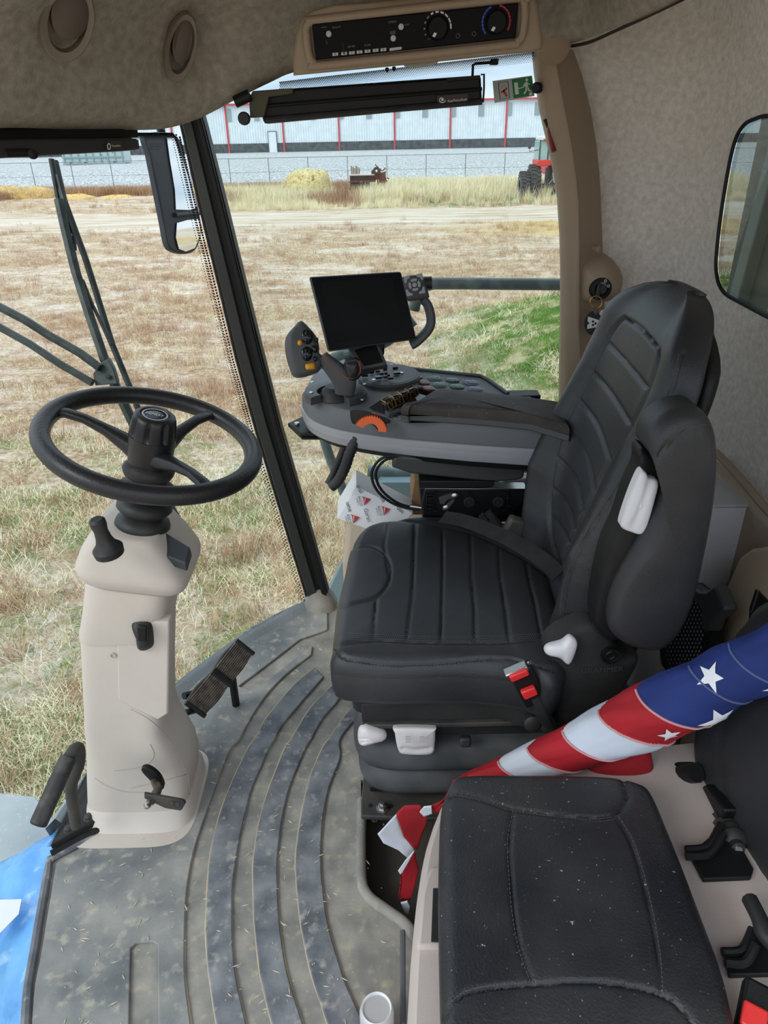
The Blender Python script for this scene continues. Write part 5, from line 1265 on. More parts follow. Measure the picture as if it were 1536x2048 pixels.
# =================================================================== JUMP SEAT
js = thing('instructor_seat', V((.25, .66, 0)), 'folding black jump seat with worn cushion on a beige plastic base, nearest the camera', 'seat')
zj = lambda pts: z4(pts, 1.794, 680, 1300)
ZJ = .455
co = [U(a, b, z=ZJ) for a, b in zj([(388, 478), (362, 560), (354, 800), (356, 1000), (362, 1250), (372, 1440), (500, 1500), (900, 1510), (1300, 1500), (1435, 1440), (1412, 1260), (1372, 1110), (1312, 950), (1242, 770), (1182, 625), (1125, 500), (1080, 462), (960, 438), (700, 430), (450, 434), (402, 452)])]
gj = [(cpx(zj(L_)), 4.4, d_) for L_, d_ in (
    ([(395, 525), (420, 512), (500, 530), (620, 568), (780, 590), (900, 600), (980, 590), (1030, 540), (1020, 480), (1005, 440)], .0055),
    ([(620, 570), (608, 680), (612, 800), (625, 950), (650, 1080), (695, 1205)], .005),
    ([(985, 590), (1040, 680), (1080, 800), (1115, 950), (1140, 1100), (1148, 1225)], .004),
    ([(370, 1320), (400, 1275), (450, 1235), (560, 1212), (700, 1200), (850, 1192), (1000, 1200), (1150, 1235), (1230, 1290), (1270, 1342), (1290, 1400)], .006))]
jc_ = inflate('seat_cushion', co, (0, 0, 1), .016, .055, .026, 'leather_dusty', js, gr=gj, M_=240, K=70, pw=3)
# base
zb0 = .375
bo2 = [U(a, b, z=zb0) for a, b in ((900, 1592), (884, 1606), (868, 1645), (852, 1695), (842, 1745), (835, 1800), (826, 1900), (818, 2048), (815, 2180))]+[V((.80, .32, zb0)), V((.80, 1.02, zb0)), V((.60, 1.02, zb0)), V((.40, 1.0, zb0))]
b0_ = resample(bo2, 120)
def jr(z, d):
    return [V((p.x-d*(1 if p.x < .3 else 0), p.y+d*.0, z)) for p in b0_]
MB().loft([jr(0, .012), jr(.02, .012), jr(.33, .004), jr(.362, .001), jr(zb0, -.010)]).mk('base', 'beige_base', js, sm=45)
rp = [U(a, b, z=zb0+.002) for a, b in ((862, 1740), (850, 1765), (842, 1800), (836, 1870), (832, 1905), (905, 1905), (905, 1740))]
MB().prism([p-V((0, 0, .01)) for p in rp], (0, 0, .022)).mk('raised_panel', 'beige_base', js, bev=.006)
MB().prism([U(a, b, z=zb0+.013) for a, b in ((866, 1778), (862, 1885), (905, 1888), (905, 1778))], (0, 0, .003)).mk('latch_opening', 'black_matte', js, bev=.001)
MB().prism([U(a, b, z=.03) for a, b in ((800, 1870), (800, 2060), (812, 2060), (811, 1870))], (0, 0, .02)).mk('base_trim', 'grey_mid', js, bev=.003)
# backrest
bn = (-1, -.12, .22)
bo3 = UP([(1522, 1196), (1482, 1228), (1442, 1286), (1408, 1360), (1385, 1430), (1374, 1480), (1379, 1540), (1400, 1592), (1440, 1664), (1480, 1745), (1510, 1812), (1560, 1900), (1680, 2000), (1860, 2000), (1900, 1500), (1800, 1240), (1640, 1185)], pl=(U(1450, 1500, x=.60), bn))
inflate('backrest', bo3, bn, .012, .07, .035, 'leather', js, M_=130, K=26, gr=[(cpx([(1470, 1250), (1455, 1400), (1440, 1500), (1455, 1620), (1500, 1720), (1560, 1800)]), 2.6, .004), (cpx([(1536, 1240), (1500, 1236), (1474, 1262)]), 2.6, .004)])
dash('stitching', zj([(400, 1262), (450, 1224), (560, 1202), (700, 1190), (850, 1182), (1000, 1190), (1150, 1224), (1235, 1280)]), [jc_], jc_)
dash('stitching', zj([(410, 522), (500, 540), (620, 578), (780, 600), (900, 610), (985, 598)]), [jc_], jc_)
dash('stitching', zj([(620, 580), (600, 680), (604, 800), (617, 950), (642, 1080), (685, 1200)]), [jc_], jc_, step=9)
dash('stitching', zj([(1000, 600), (1050, 680), (1090, 800), (1125, 950), (1150, 1100), (1158, 1220)]), [jc_], jc_, step=9)
# hinge brackets and armrest stump
slab('hinge_lever', U(1375, 1562, x=.56), Matrix.Rotation(.5, 3, 'X'), .05, .07, .03, 'black', js, bev=.012)
MB().tube([U(1352, 1552, x=.545), U(1392, 1545, x=.56)], .018, 12).mk('hinge_knob', 'black', js)
MB().prism([U(a, b, x=.57) for a, b in ((1372, 1590), (1412, 1568), (1448, 1620), (1440, 1650), (1428, 1640), (1385, 1610))], (.05, 0, 0)).mk('hinge_arm', 'black', js, bev=.004)
P0_, P1_ = U(1430, 1625, x=.585), U(1470, 1688, x=.575)
rb = []
for k in range(12):
    h = (P1_-P0_).length*k/11; rb.append((.020 if k % 2 else .0245, h))
MB().lathe(P0_, P1_-P0_, [(0, 0)]+rb+[(.012, rb[-1][1]+.004), (.011, rb[-1][1]+.014), (0, rb[-1][1]+.015)], 20).mk('ribbed_pivot', 'rubber', js)
MB().lathe(P1_, P1_-P0_, [(0, 0), (.010, 0), (.010, .012), (.006, .018), (0, .018)], 14).mk('pivot_bolt', 'steel', js)
for (a, b, c_, d_) in ((1372, 1700, 1436, 1640), (1445, 1905, 1500, 1850), (1372, 1712, 1440, 1660), (1450, 1925, 1505, 1880)):
    MB().tube(catm([U(a, b, z=zb0+.02), U((a+c_)/2+12, (b+d_)/2+22, z=zb0+.02), U(c_+6, d_+8, z=zb0+.03)], 6), .007, 8).mk('hinge_spring', 'black', js)
for pxs in (((1378, 1715), (1440, 1660), (1480, 1700), (1505, 1745), (1500, 1762), (1405, 1766)), ((1450, 1930), (1500, 1875), (1560, 1880), (1570, 1955), (1456, 1958)), ):
    MB().prism([U(a, b, z=zb0+.001) for a, b in pxs], (0, 0, .010)).mk('hinge_plate', 'black', js, bev=.002)
MB().tube(catm([U(1500, 1800, z=.42), U(1520, 1840, z=.43), U(1530, 1870, z=.43), U(1560, 1900, z=.43)], 4), .012, 10).mk('hinge_tube', 'rubber', js)
bR = frame(V(), (-.1, -.3, 1), (.6, 1, 0))
jb_ = MB().box(U(1515, 2045, z=.42), (.05, .09, .024), bR).mk('buckle', 'black', js, bev=.005)
MB().box(U(1508, 2036, z=.436), (.030, .030, .010), bR).mk('release_button', 'red_bright', jb_, bev=.003)

# =================================================================== ITEMS AT THE REAR
wc = thing('white_locker', V((.78, 1.56, 0)), 'white boxy locker standing in the corner behind the driver seat', 'cabinet')
TL = [U(1430, 1008, y=1.45), U(1514, 1014, y=1.43)]; zt = TL[0].z
X0, X1 = TL[0].x, TL[1].x
MB().box(((X0-.06+X1)/2, 1.575, zt/2), (X1-X0+.06, .27, zt-.006), ).mk('body', 'white_plastic', wc, bev=.004)
MB().box(((X0-.06+X1)/2, 1.575, zt-.001), (X1-X0+.066, .276, .008)).mk('lid', mat('lid_grey', (196, 194, 196), .5), wc, bev=.003)
MB().tube(catm([U(1432, 905, x=.815), U(1475, 950, x=.812), U(1530, 1015, x=.81), U(1620, 1110, x=.81)], 4), .009, 8).mk('trim_7', 'beige_trim', kind='structure')
# beige shelf and arch with belt slot at the far right
ar = thing('rear_shelf_trim', V((.72, 1.1, .2)), 'moulded beige trim with a dark belt opening behind the jump seat', 'trim')
MB().prism([U(a, b, x=.76) for a, b in ((1536+90, 1080), (1536, 1092), (1500, 1098), (1478, 1115), (1450, 1180), (1412, 1262), (1395, 1330), (1372, 1420), (1340, 1560), (1290, 1700), (1700, 1750))], (.06, 0, 0)).mk('panel', 'beige_wall', ar, bev=.008)
MB().prism([U(a, b, x=.755) for a, b in ((1510, 1178), (1536, 1205), (1560, 1260), (1495, 1262), (1498, 1215))], (.01, 0, 0)).mk('belt_opening', mat('hole', (8, 8, 8), .9), ar, bev=.002)
MB().tube([U(1516, 1180, x=.75), U(1502, 1225, x=.75)], .003, 6).mk('belt_guide', 'steel', ar)
gp = thing('grille_panel', V((.66, 1.25, .4)), 'black honeycomb grille panel with a hooked bracket beside the white locker', 'grille')
gpx = [(1372, 1170), (1345, 1200), (1322, 1300), (1328, 1330), (1352, 1372), (1400, 1352), (1422, 1260), (1400, 1190)]
gpo = [(1380, 1165), (1440, 1215), (1424, 1255), (1410, 1320), (1398, 1358), (1356, 1378), (1322, 1330), (1318, 1300), (1345, 1190)]
PX = .68
MB().prism([U(a, b, x=PX+.012) for a, b in gpo], (.03, 0, 0)).mk('panel', 'black', gp, bev=.004)
mb = MB(); pg = [(1372, 1178), (1412, 1222), (1404, 1300), (1390, 1345), (1360, 1362), (1332, 1325), (1330, 1295), (1350, 1200)]
for i in range(24):
    for j in range(14):
        u_ = 1322+7*j+(3.5 if i % 2 else 0); v_ = 1175+8*i
        if inpoly((u_, v_), pg):
            P = U(u_, v_, x=PX+.006); mb.add([P+V((0, y, z)) for y, z in ((0, .005), (.0025, 0), (0, -.005), (-.0025, 0))]+[P+V((-.003, 0, .002))], [(0, 1, 4), (1, 2, 4), (2, 3, 4), (3, 0, 4), (0, 3, 2, 1)])
mb.mk('grille_stud', mat('stud', (92, 98, 110), .4), gp, sm=0, kind='stuff')
hb = UP([(1378, 1168), (1398, 1182), (1412, 1182), (1428, 1170), (1448, 1215), (1446, 1222), (1424, 1240), (1418, 1262), (1405, 1262), (1400, 1215), (1374, 1190)], x=PX-.01)
MB().prism(hb, (.03, 0, 0)).mk('bracket', mat('bracket_grey', (62, 64, 66), .5), gp, bev=.006)

# soda can
cn = thing('drink_can', F(752, 2030), 'silver-topped white and red drink can standing on the mat at the bottom edge', 'can')
cb = V((U(753, 2014, z=.115).x, U(753, 2014, z=.115).y, 0.001))
MB().lathe(cb, (0, 0, 1), [(0, 0), (.024, 0), (.030, .008), (.030, .098), (.027, .107), (.0255, .109)], 40, caps=False).mk('can_body', mat('can', (222, 222, 222), .3, metal=.3), cn, sm=50)
MB().lathe(cb, (0, 0, 1), [(.0302, .02), (.0304, .022), (.0304, .06), (.0302, .062)], 40, caps=False).mk('red_band', 'red', cn)
MB().lathe(cb, (0, 0, 1), [(.0255, .108), (.0268, .111), (.0255, .113), (.024, .111), (.0225, .105), (.021, .104), (0, .104)], 40).mk('can_lid', mat('alu', (236, 237, 240), .3, metal=.55), cn, sm=50)
MB().prism([cb+V((x*.012, -.004+y*.008, .1045)) for x, y in ((-1, -1), (1, -1), (1, .6), (.5, 1), (-.5, 1), (-1, .6))], (0, 0, .0012)).mk('pull_tab', 'alu', cn, bev=.0004)

# =================================================================== FLAG
fl_ = thing('rolled_flag', V((.3, .95, .4)), 'rolled red, white and blue striped flag leaning across behind the jump seat', 'flag')
fw = mat('flag_white', (214, 220, 230), .8, c2=(196, 204, 216), sc=8, bump=.001, bsc=60)
frd = mat('flag_red', (176, 22, 36), .8, c2=(148, 16, 28), sc=9, bump=.001, bsc=60)
fb = mat('flag_blue', (28, 52, 124), .8, c2=(22, 42, 104), sc=9, bump=.001, bsc=60)
cpath = catm([U(940, 1560, y=.97), U(1000, 1545, y=.965), U(1080, 1518, y=.96), U(1180, 1482, y=.95), U(1280, 1438, y=.93), U(1380, 1392, y=.91), U(1460, 1352, y=.90), U(1540, 1318, y=.88), U(1640, 1270, y=.86)], 14)
radp = [.016, .026, .036, .046, .056, .054, .050, .049, .049]
NPTH = len(cpath); nA = 56
fr_pts = []
for i, p in enumerate(cpath):
    f_ = i/14; k = min(int(f_), 7); r = radp[k]+(radp[min(k+1, 8)]-radp[k])*(f_-k)
    d = (cpath[min(i+1, NPTH-1)]-cpath[max(i-1, 0)]).normalized()
    up = (V((0, 0, 1))-d*d.z).normalized(); fwv = V((0, -1, 0)); fwv = (fwv-d*fwv.dot(d)-up*fwv.dot(up)).normalized()
    fr_pts.append((p, up, fwv, r))
def fsurf(i, th, off=0):
    i = max(0, min(NPTH-1.001, i)); k = int(i); t_ = i-k
    a, b = fr_pts[k], fr_pts[min(k+1, NPTH-1)]
    p = a[0].lerp(b[0], t_); up = a[1].lerp(b[1], t_); fv = a[2].lerp(b[2], t_); r = a[3]+(b[3]-a[3])*t_
    wr = 1+.10*noise.noise(V((i*.10+math.cos(th)*1.2, math.sin(th)*1.6, 2)))+.035*noise.noise(V((i*.05+math.cos(th)*3.5, math.sin(th)*5, 9)))
    return p+(up*math.cos(th)+fv*math.sin(th)*.9)*(r*wr+off)
# boundaries by index: colour bands wind round the roll
bd_px = [(1285, 'b'), (1205, 'r'), (1118, 'w'), (1050, 'r'), (990, 'w'), (0, 'r')]
def idx_of(u_):
    best = min(range(NPTH), key=lambda i: abs(proj(cpath[i])[0]-u_)); return best
bnd = [idx_of(u_) if u_ > 0 else -5 for u_, _ in bd_px]
vs = []; STEP = 2; NI = (NPTH-1)*STEP+1
for ii in range(NI):
    for j in range(nA): vs.append(fsurf(ii/STEP, 2*PI*j/nA))
fs = {'b': [], 'r': [], 'w': []}
for ii in range(NI-1):
    for j in range(nA):
        th = 2*PI*(j+.5)/nA; i_ = (ii+.5)/STEP
        s_ = i_-10.5*(1-math.cos(th if th < PI else 0))/2-(0 if th < PI else 0)
        if th > PI: s_ = i_+4*math.sin(th)
        c_ = 'r'
        for bi, (u_, cc_) in zip(bnd, bd_px):
            if s_ >= bi+3.5: c_ = cc_; break
        a = ii*nA+j; b = ii*nA+(j+1) % nA
        fs[c_].append((a, b, b+nA, a+nA))
for key, m in (('b', fb), ('r', frd), ('w', fw)):
    used = sorted({i for f in fs[key] for i in f}); mp_ = {v: k for k, v in enumerate(used)}
    mk({'b': 'blue_field', 'r': 'red_stripe', 'w': 'white_stripe'}[key], [vs[i] for i in used], [tuple(mp_[i] for i in f) for f in fs[key]], m, fl_, sm=80)
for e_, m in ((NI-1, fb), (0, frd)):
    rg_ = vs[e_*nA:(e_+1)*nA]; c_ = sum(rg_, V())/nA
    MB().loft([rg_]+[[c_+(p-c_)*q for p in rg_] for q in (.8, .78, .5, .48, .25)]).mk('rolled_end', m, fl_)
MB().tube([cpath[-1], cpath[-1]+(cpath[-1]-cpath[-4]).normalized()*.12], .012, 12).mk('flag_pole', 'beige_trim', fl_)
# stitched seams between stripes
for bi in bnd[:-1]:
    pts = []
    for k in range(26):
        th = PI*k/25*.98; s_ = bi+3.5+10.5*(1-math.cos(th))/2; pts.append(fsurf(s_, th, .0012))
    MB().tube(pts, .0022, 6).mk('seam', mat('flag_seam', (206, 150, 152), .9), fl_)
def seam_line(i0, m='flag_seam2'):
    pts = [fsurf(i0+10*(1-math.cos(PI*k/25))/2, PI*k/25, .001) for k in range(24)]
    MB().tube(pts, .002, 6).mk('seam', mat('flag_seam2', (84, 96, 140), .9), fl_)
seam_line(idx_of(1415))
seam_line(idx_of(1500))
def star(u_, th0, R_, rot=0, sk=1.0):
    i0 = idx_of(u_); L_ = (cpath[i0+1]-cpath[i0-1]).length/2; rr = fr_pts[i0][3]; pts = []
    for k in range(10):
        a = PI/2+rot+k*PI/5; q = R_ if k % 2 == 0 else R_*.42
        pts.append((i0+q*math.cos(a)/L_, th0-q*math.sin(a)*sk/rr))
    v_ = [fsurf(i0, th0, .0016)]
    f = []
    for k in range(10):
        A, B = pts[k], pts[(k+1) % 10]
        for m_ in (0, 1): v_.append(fsurf(A[0]+(B[0]-A[0])*m_*.5, A[1]+(B[1]-A[1])*m_*.5, .0018))
    # inner ring keeps the star on the curved roll
    n0 = len(v_)
    for k in range(20):
        A = pts[k//2]; B = pts[(k//2+1) % 10]; q = ((A[0]+B[0])/2, (A[1]+B[1])/2) if k % 2 else A
        v_.append(fsurf(i0+(q[0]-i0)*.5, th0+(q[1]-th0)*.5, .0020))
    for k in range(20):
        a, b = 1+k, 1+(k+1) % 20; c, d = n0+k, n0+(k+1) % 20
        f.append((a, b, d, c)); f.append((c, d, 0))
    mk('star', v_, f, mat('star_white', (232, 234, 238), .7), fl_, sm=60)
star(1445, .70, .026, .3); star(1405, 2.15, .030, -.2); star(1322, 1.9, .020, .9); star(1540, 2.1, .028)
# loose cloth hanging down at the left, and a fold behind the cushion
def cloth(name, px, ys, m):
    pts = [U(a, b, y=y) for (a, b), y in zip(px, ys if isinstance(ys, list) else [ys]*len(px))]
    bm = bmesh.new(); vv = [bm.verts.new(p) for p in pts]; bm.faces.new(vv)
    bmesh.ops.triangulate(bm, faces=bm.faces[:]); bmesh.ops.subdivide_edges(bm, edges=bm.edges[:], cuts=7, use_grid_fill=True)
    for v in bm.verts: v.co += V((0, -.012*math.sin(v.co.x*26+v.co.z*17)+.004*noise.noise(v.co*16), 0))
    me = bpy.data.meshes.new(name); bm.to_mesh(me); bm.free(); me.materials.append(m); me.polygons.foreach_set('use_smooth', [True]*len(me.polygons))
    o = bpy.data.objects.new(name, me); link(o, fl_); o.modifiers.new('s', 'SOLIDIFY').thickness = .002; return o
zf = lambda pts: z4(pts, 4.453, 640, 1400)
cloth('white_stripe', zf([(512, 1160), (680, 1050), (705, 1125), (770, 1245), (840, 1330), (795, 1395), (700, 1310), (562, 1240)]), .985, fw)
cloth('red_stripe', zf([(678, 1052), (760, 980), (900, 945), (960, 1050), (940, 1180), (870, 1335), (840, 1332), (745, 1230)]), .98, frd)
cloth('white_stripe', zf([(890, 1010), (925, 935), (992, 905), (1000, 1000), (930, 1050)]), .97, fw)
cloth('red_stripe', zf([(985, 912), (1090, 835), (1180, 700), (1400, 640), (1420, 700), (1100, 960), (990, 1005)]), .975, frd)
cloth('red_stripe', zf([(840, 1362), (722, 1500), (716, 1600), (700, 1760), (722, 1782), (800, 1750), (880, 1500)]), .965, frd)
cloth('white_stripe', zf([(694, 1482), (760, 1415), (842, 1362), (724, 1504), (712, 1508)]), .96, fw)
cloth('white_stripe', zf([(720, 1780), (775, 1742), (800, 1800), (790, 1900), (762, 1900)]), .955, fw)
inflate('red_stripe', UP([(1170, 1530), (1240, 1512), (1296, 1500), (1310, 1530), (1308, 1565), (1280, 1572), (1200, 1556)], y=.955), (0, -1, .2), .012, .03, .014, frd, fl_, M_=40, K=8)

# =================================================================== ROOF CONSOLE
rc = thing('roof_console', U(835, 90, y=1.72), 'beige roof console with a black radio and climate control panel above the side window', 'radio')
rn = V((0, -1, -.10)).normalized(); rp0 = U(835, 70, y=1.665)
RQ = lambda a, b, l=0: U(a, b, pl=(rp0+rn*l, rn))
outer = [(586, 152), (584, 120), (590, 70), (600, 38), (618, 22), (660, 10), (1040, -22), (1068, -16), (1078, 5), (1086, 60), (1090, 96), (1070, 104), (840, 128)]
hs = inflate('housing', [RQ(a, b, -.012) for a, b in outer], rn, .001, .12, .012, 'beige_trim', rc, M_=120, K=6, smooth=False)
rim = catm([RQ(a, b, -.008) for a, b in ((612, 60), (622, 44), (650, 38), (1030, -4), (1046, 2), (1050, 20), (1046, 66), (1034, 84), (1000, 92), (650, 130), (628, 126), (618, 110))], 5, True)
MB().tube(rim, .008, 10, closed=True).mk('inner_rim', 'beige_trim', rc)
MB().prism([RQ(a, b, -.010) for a, b in ((620, 50), (1038, 4), (1034, 80), (628, 122))], rn*.004).mk('recess', mat('recess_brown', (84, 70, 56), .6), rc)
pn_ = MB().prism([RQ(a, b, -.006) for a, b in ((624, 48), (1036, 6), (1031, 76), (632, 120))], rn*.004).mk('control_panel', mat('panel_black', (9, 9, 10), .5, spec=.15), rc, bev=.002)
zr = lambda a, b: (580+a/2.954, b/2.954)
def rq(a, b, l=.0): x, y = zr(a, b); return RQ(x, y, l)
for i, (a, b) in enumerate(((268, 320), (320, 316), (366, 312), (411, 307), (458, 302), (506, 297), (552, 293))):
    MB().prism([rq(a-17, b-8, -.002), rq(a+17, b-11, -.002), rq(a+17, b+8, -.002), rq(a-17, b+11, -.002)], rn*.002).mk('button', mat('btn_lit', (190, 190, 190), .4), pn_, bev=.0005)
    txt(str(i), rq(a-4, b+6, .0006), rq(a+4, b+5, .0006), (0, 0, 1), 'black', pn_, ext=.0002)
MB().prism([rq(588, 284, -.002), rq(660, 275, -.002), rq(660, 292, -.002), rq(588, 302, -.002)], rn*.002).mk('button', 'btn_lit', pn_, bev=.0005)
for a, b in ((229, 200), (656, 158), (610, 226)):
    MB().lathe(rq(a, b, -.002), rn, [(0, 0), (.0055, 0), (.005, .003), (0, .004)], 18).mk('knob', 'btn_lit', pn_)
for s_, a0, b0, a1, b1 in (('POWER', 185, 168, 218, 164), ('Bluetooth', 252, 168, 300, 162), ('STEREO', 582, 138, 630, 132), ('AUDIO', 592, 192, 626, 188), ('SEEK', 592, 205, 626, 200), ('TUNE', 674, 152, 702, 148), ('USB', 210, 240, 216, 262), ('AM FM', 340, 284, 384, 279), ('SCAN', 440, 274, 476, 270)):
    txt(s_, rq(a0, b0, -.0015), rq(a1, b1, -.0015), (0, 0, 1), 'print_grey', pn_)
def knobring(cx_, cy_, r0, cols_, m='black'):
    c = rq(cx_, cy_, -.002); x = (rq(cx_+10, cy_-1, -.002)-c).normalized(); y = rn.cross(x) if rn.cross(x).z > 0 else -rn.cross(x)
    MB().lathe(c, rn, [(0, 0), (.021, 0), (.020, .010), (.017, .013), (0, .013)], 32).mk('knob', mat('knob_black', (12, 12, 13), .5, spec=.2), pn_)
    for k, (a, cm, w_) in enumerate(cols_):
        d = x*math.cos(a)+y*math.sin(a); t_ = x*-math.sin(a)+y*math.cos(a); p = c+d*r0
        MB().prism([p-t_*w_-d*.0015, p+t_*w_-d*.0015, p+t_*w_+d*.0015, p-t_*w_+d*.0015], rn*.0008).mk('scale_mark', cm, pn_, sm=0)
    d = x*-.55-y*.75
    MB().prism([c+d*.010+rn*.0125+x*.003+y*-.001, c+d*.018+rn*.0125+x*.003+y*-.001, c+d*.018+rn*.0125-x*.002+y*.001, c+d*.010+rn*.0125-x*.002+y*.001], rn*.0012).mk('pointer', 'print_white', pn_, sm=0)
knobring(872, 165, .0255, [(math.radians(200-22*k), 'print_white' if k > 3 else 'print_grey', .0012+.00035*k) for k in range(10)])
knobring(1218, 130, .0265, [(math.radians(215-14*k), 'print_blue', .0028) for k in range(8)]+[(math.radians(70-14*k), 'print_red', .0028) for k in range(8)])
txt('OFF', rq(815, 236, -.0015), rq(832, 234, -.0015), (0, 0, 1), 'print_grey', pn_)
for a, b in ((992, 212), (1088, 200)): MB().lathe(rq(a, b, -.002), rn, [(.003, 0), (.0036, .0012), (.0042, 0)], 14, caps=False).mk('symbol', 'print_grey', pn_)
# courtesy lamp in the lower edge of the console
ll = inflate('courtesy_lamp', [U(a, b, y=1.69) for a, b in ((808, 133), (822, 128), (850, 124), (872, 123), (876, 126), (860, 131), (835, 135))], (0, -.6, -1), .003, .01, .002, mat('lamp_lens', (150, 146, 130), .3), rc, M_=36, K=4)
for a in (774, 788): MB().lathe(U(a, 137-(a-774)*.15, y=1.69), (0, -.5, -1), [(0, 0), (.004, 0), (.003, .006), (0, .006)], 10).mk('fixing', 'black', rc)
# =================================================================== SHADES
sh1 = thing('roller_sun_shade', U(730, 200, y=1.93), 'long black roller sun shade hanging on brackets across the top of the side window', 'sun shade')
q1 = UP([(508, 182), (962, 150), (965, 208), (528, 248)], y=1.93)
MB().prism(q1, (0, .05, 0)).mk('cassette', 'black', sh1, bev=.006)
MB().tube([U(524, 212, y=1.925), U(964, 178, y=1.925)], .004, 8).mk('roller_edge', 'black', sh1)
MB().tube([U(529, 240, y=1.925), U(964, 203, y=1.925)], .007, 8).mk('pull_bar', 'rubber', sh1)
ol = mat('olive', (72, 66, 40), .5)
MB().prism(UP([(505, 182), (585, 176), (586, 188), (538, 194), (528, 234), (500, 236), (498, 196)], y=1.91), (0, .015, 0)).mk('bracket', ol, sh1, bev=.002)
MB().tube([U(470, 204, y=1.90), U(500, 190, y=1.90)], .013, 10).mk('arm', 'black', sh1)
MB().lathe(U(489, 237, y=1.90), (0, -1, 0), [(0, 0), (.014, .0), (.014, .01), (.011, .013), (0, .013)], 20).mk('knob', 'rubber', sh1)
MB().tube([U(945, 152, y=1.92), U(946, 130, y=1.92), U(952, 127, y=1.92), U(985, 125, y=1.93)], .003, 8).mk('hanger_rod', 'black', sh1)
MB().box(U(988, 124, y=1.94), (.018, .02, .012)).mk('clamp', 'black', sh1, bev=.002)
MB().prism(UP([(893, 156), (960, 150), (962, 158), (895, 163)], y=1.92), (0, .02, 0)).mk('end_plate', 'black', sh1, bev=.001)
MB().tube([U(962, 150, y=1.92), U(968, 148, y=1.92), U(968, 176, y=1.92), U(966, 205, y=1.92)], .0025, 6).mk('end_wire', 'black', sh1)
for a in (733, 749): MB().lathe(U(a, 173, y=1.925), (0, 0, 1), [(0, 0), (.004, .006), (0, .007)], 8).mk('screw', 'black', sh1)
lb2 = MB().prism(UP([(874, 192), (936, 187), (937, 204), (875, 210)], y=1.921), (0, .002, 0)).mk('label_plate', mat('label_brown', (58, 40, 38), .5), sh1, sm=0)
txt('AutoMotionShade', U(895, 205, y=1.919), U(934, 201, y=1.919), (0, 0, 1), 'print_white', lb2, hscale=1.3)
MB().tube([U(885+6*math.cos(k*.5), 200+5*math.sin(k*.5), y=1.919) for k in range(10)], .0012, 5).mk('logo_ring', 'print_white', lb2)
MB().lathe(U(885, 199, y=1.9195), (0, -1, 0), [(0, 0), (.0032, 0), (.003, .0006), (0, .0006)], 12).mk('logo_dot', 'print_white', lb2)
sh2 = thing('front_sun_shade', U(120, 290, t=1.45), 'dark grey roller sun shade with a small label at the upper left of the windscreen', 'sun shade')
q2 = [U(-90, 280, t=1.30), U(246, 276, t=1.55), U(250, 302, t=1.55), U(-90, 322, t=1.30)]
MB().prism(q2, V((.02, .05, 0))).mk('cassette', mat('shade_grey', (58, 60, 60), .4), sh2, bev=.005)
q3 = [U(-90, 250, t=1.32), U(244, 254, t=1.56), U(246, 277, t=1.56), U(-90, 284, t=1.32)]
MB().prism(q3, V((.02, .05, 0))).mk('back_rail', 'black', sh2, bev=.003)
MB().tube([U(10, 306, t=1.33), U(62, 305, t=1.36)], .008, 10).mk('pull_handle', 'black', sh2)
MB().lathe(U(64, 308, t=1.36), (.6, -.8, 0), [(0, 0), (.009, 0), (.009, .008), (0, .01)], 16).mk('handle_end', 'black', sh2)
lb3 = MB().prism([U(213, 283, t=1.515), U(243, 282, t=1.54), U(243, 300, t=1.54), U(213, 302, t=1.515)], V((.001, .002, 0))).mk('label_plate', mat('label_olive', (66, 64, 50), .5), sh2, sm=0)
txt('MotionShade', U(224, 294, t=1.51), U(241, 293, t=1.525), (0, 0, 1), 'print_white', lb3, hscale=1.4)
MB().tube([U(218+3*math.cos(k*.6), 293+6*math.sin(k*.6), t=1.51) for k in range(11)], .0009, 5).mk('logo_ring', 'print_white', lb3)
# sticker on the window glass
stq = UP([(985, 162), (1064, 151), (1069, 192), (989, 206)], y=2.028)
sk = thing('exit_sticker', U(1027, 178, y=2.028), 'green and white emergency exit sticker with running figure on the window glass', 'sticker')
SQ = lambda a, b, l=0: quad(stq, a, b)+V((0, -l, 0))
MB().prism([SQ(a, b) for a, b in ((0, 0), (1, 0), (1, 1), (0, 1))], (0, -.001, 0)).mk('backing', mat('stk_grey', (186, 192, 186), .6), sk, bev=.0005)
MB().prism([SQ(a, b, .0011) for a, b in ((.48, .05), (.98, .05), (.98, .95), (.48, .95))], (0, -.0004, 0)).mk('green_field', mat('exit_green', (24, 120, 62), .5), sk, sm=0)
MB().prism([SQ(a, b, .0016) for a, b in ((.53, .22), (.62, .22), (.62, .78), (.53, .78))], (0, -.0003, 0)).mk('door_mark', 'print_white', sk, sm=0)
fig = [[(.62, .50), (.78, .46), (.78, .50), (.62, .54)], [(.78, .30), (.86, .26), (.87, .55), (.80, .55)], [(.74, .42), (.80, .32), (.82, .35), (.76, .46)], [(.86, .30), (.93, .40), (.92, .43), (.85, .36)], [(.80, .52), (.86, .52), (.82, .70), (.76, .84), (.73, .80), (.79, .66)], [(.83, .52), (.88, .55), (.90, .68), (.96, .72), (.95, .77), (.86, .72)]]
for f_ in fig: MB().prism([SQ(a, b, .0016) for a, b in f_], (0, -.0003, 0)).mk('figure_mark', 'print_white', sk, sm=0)
MB().lathe(SQ(.855, .17, .0016), (0, -1, 0), [(0, 0), (.0035, 0), (0, .0003)], 14).mk('figure_mark', 'print_white', sk)
pic = [SQ(a, b, .0013) for a, b in ((.14, .12), (.38, .12), (.38, .88), (.14, .88))]
MB().tube(pic, .0009, 5, closed=True).mk('frame_mark', 'black', sk)
MB().prism([SQ(a, b, .0013) for a, b in ((.22, .50), (.27, .46), (.34, .78), (.29, .82))], (0, -.0003, 0)).mk('hammer_mark', 'print_red', sk, sm=0)
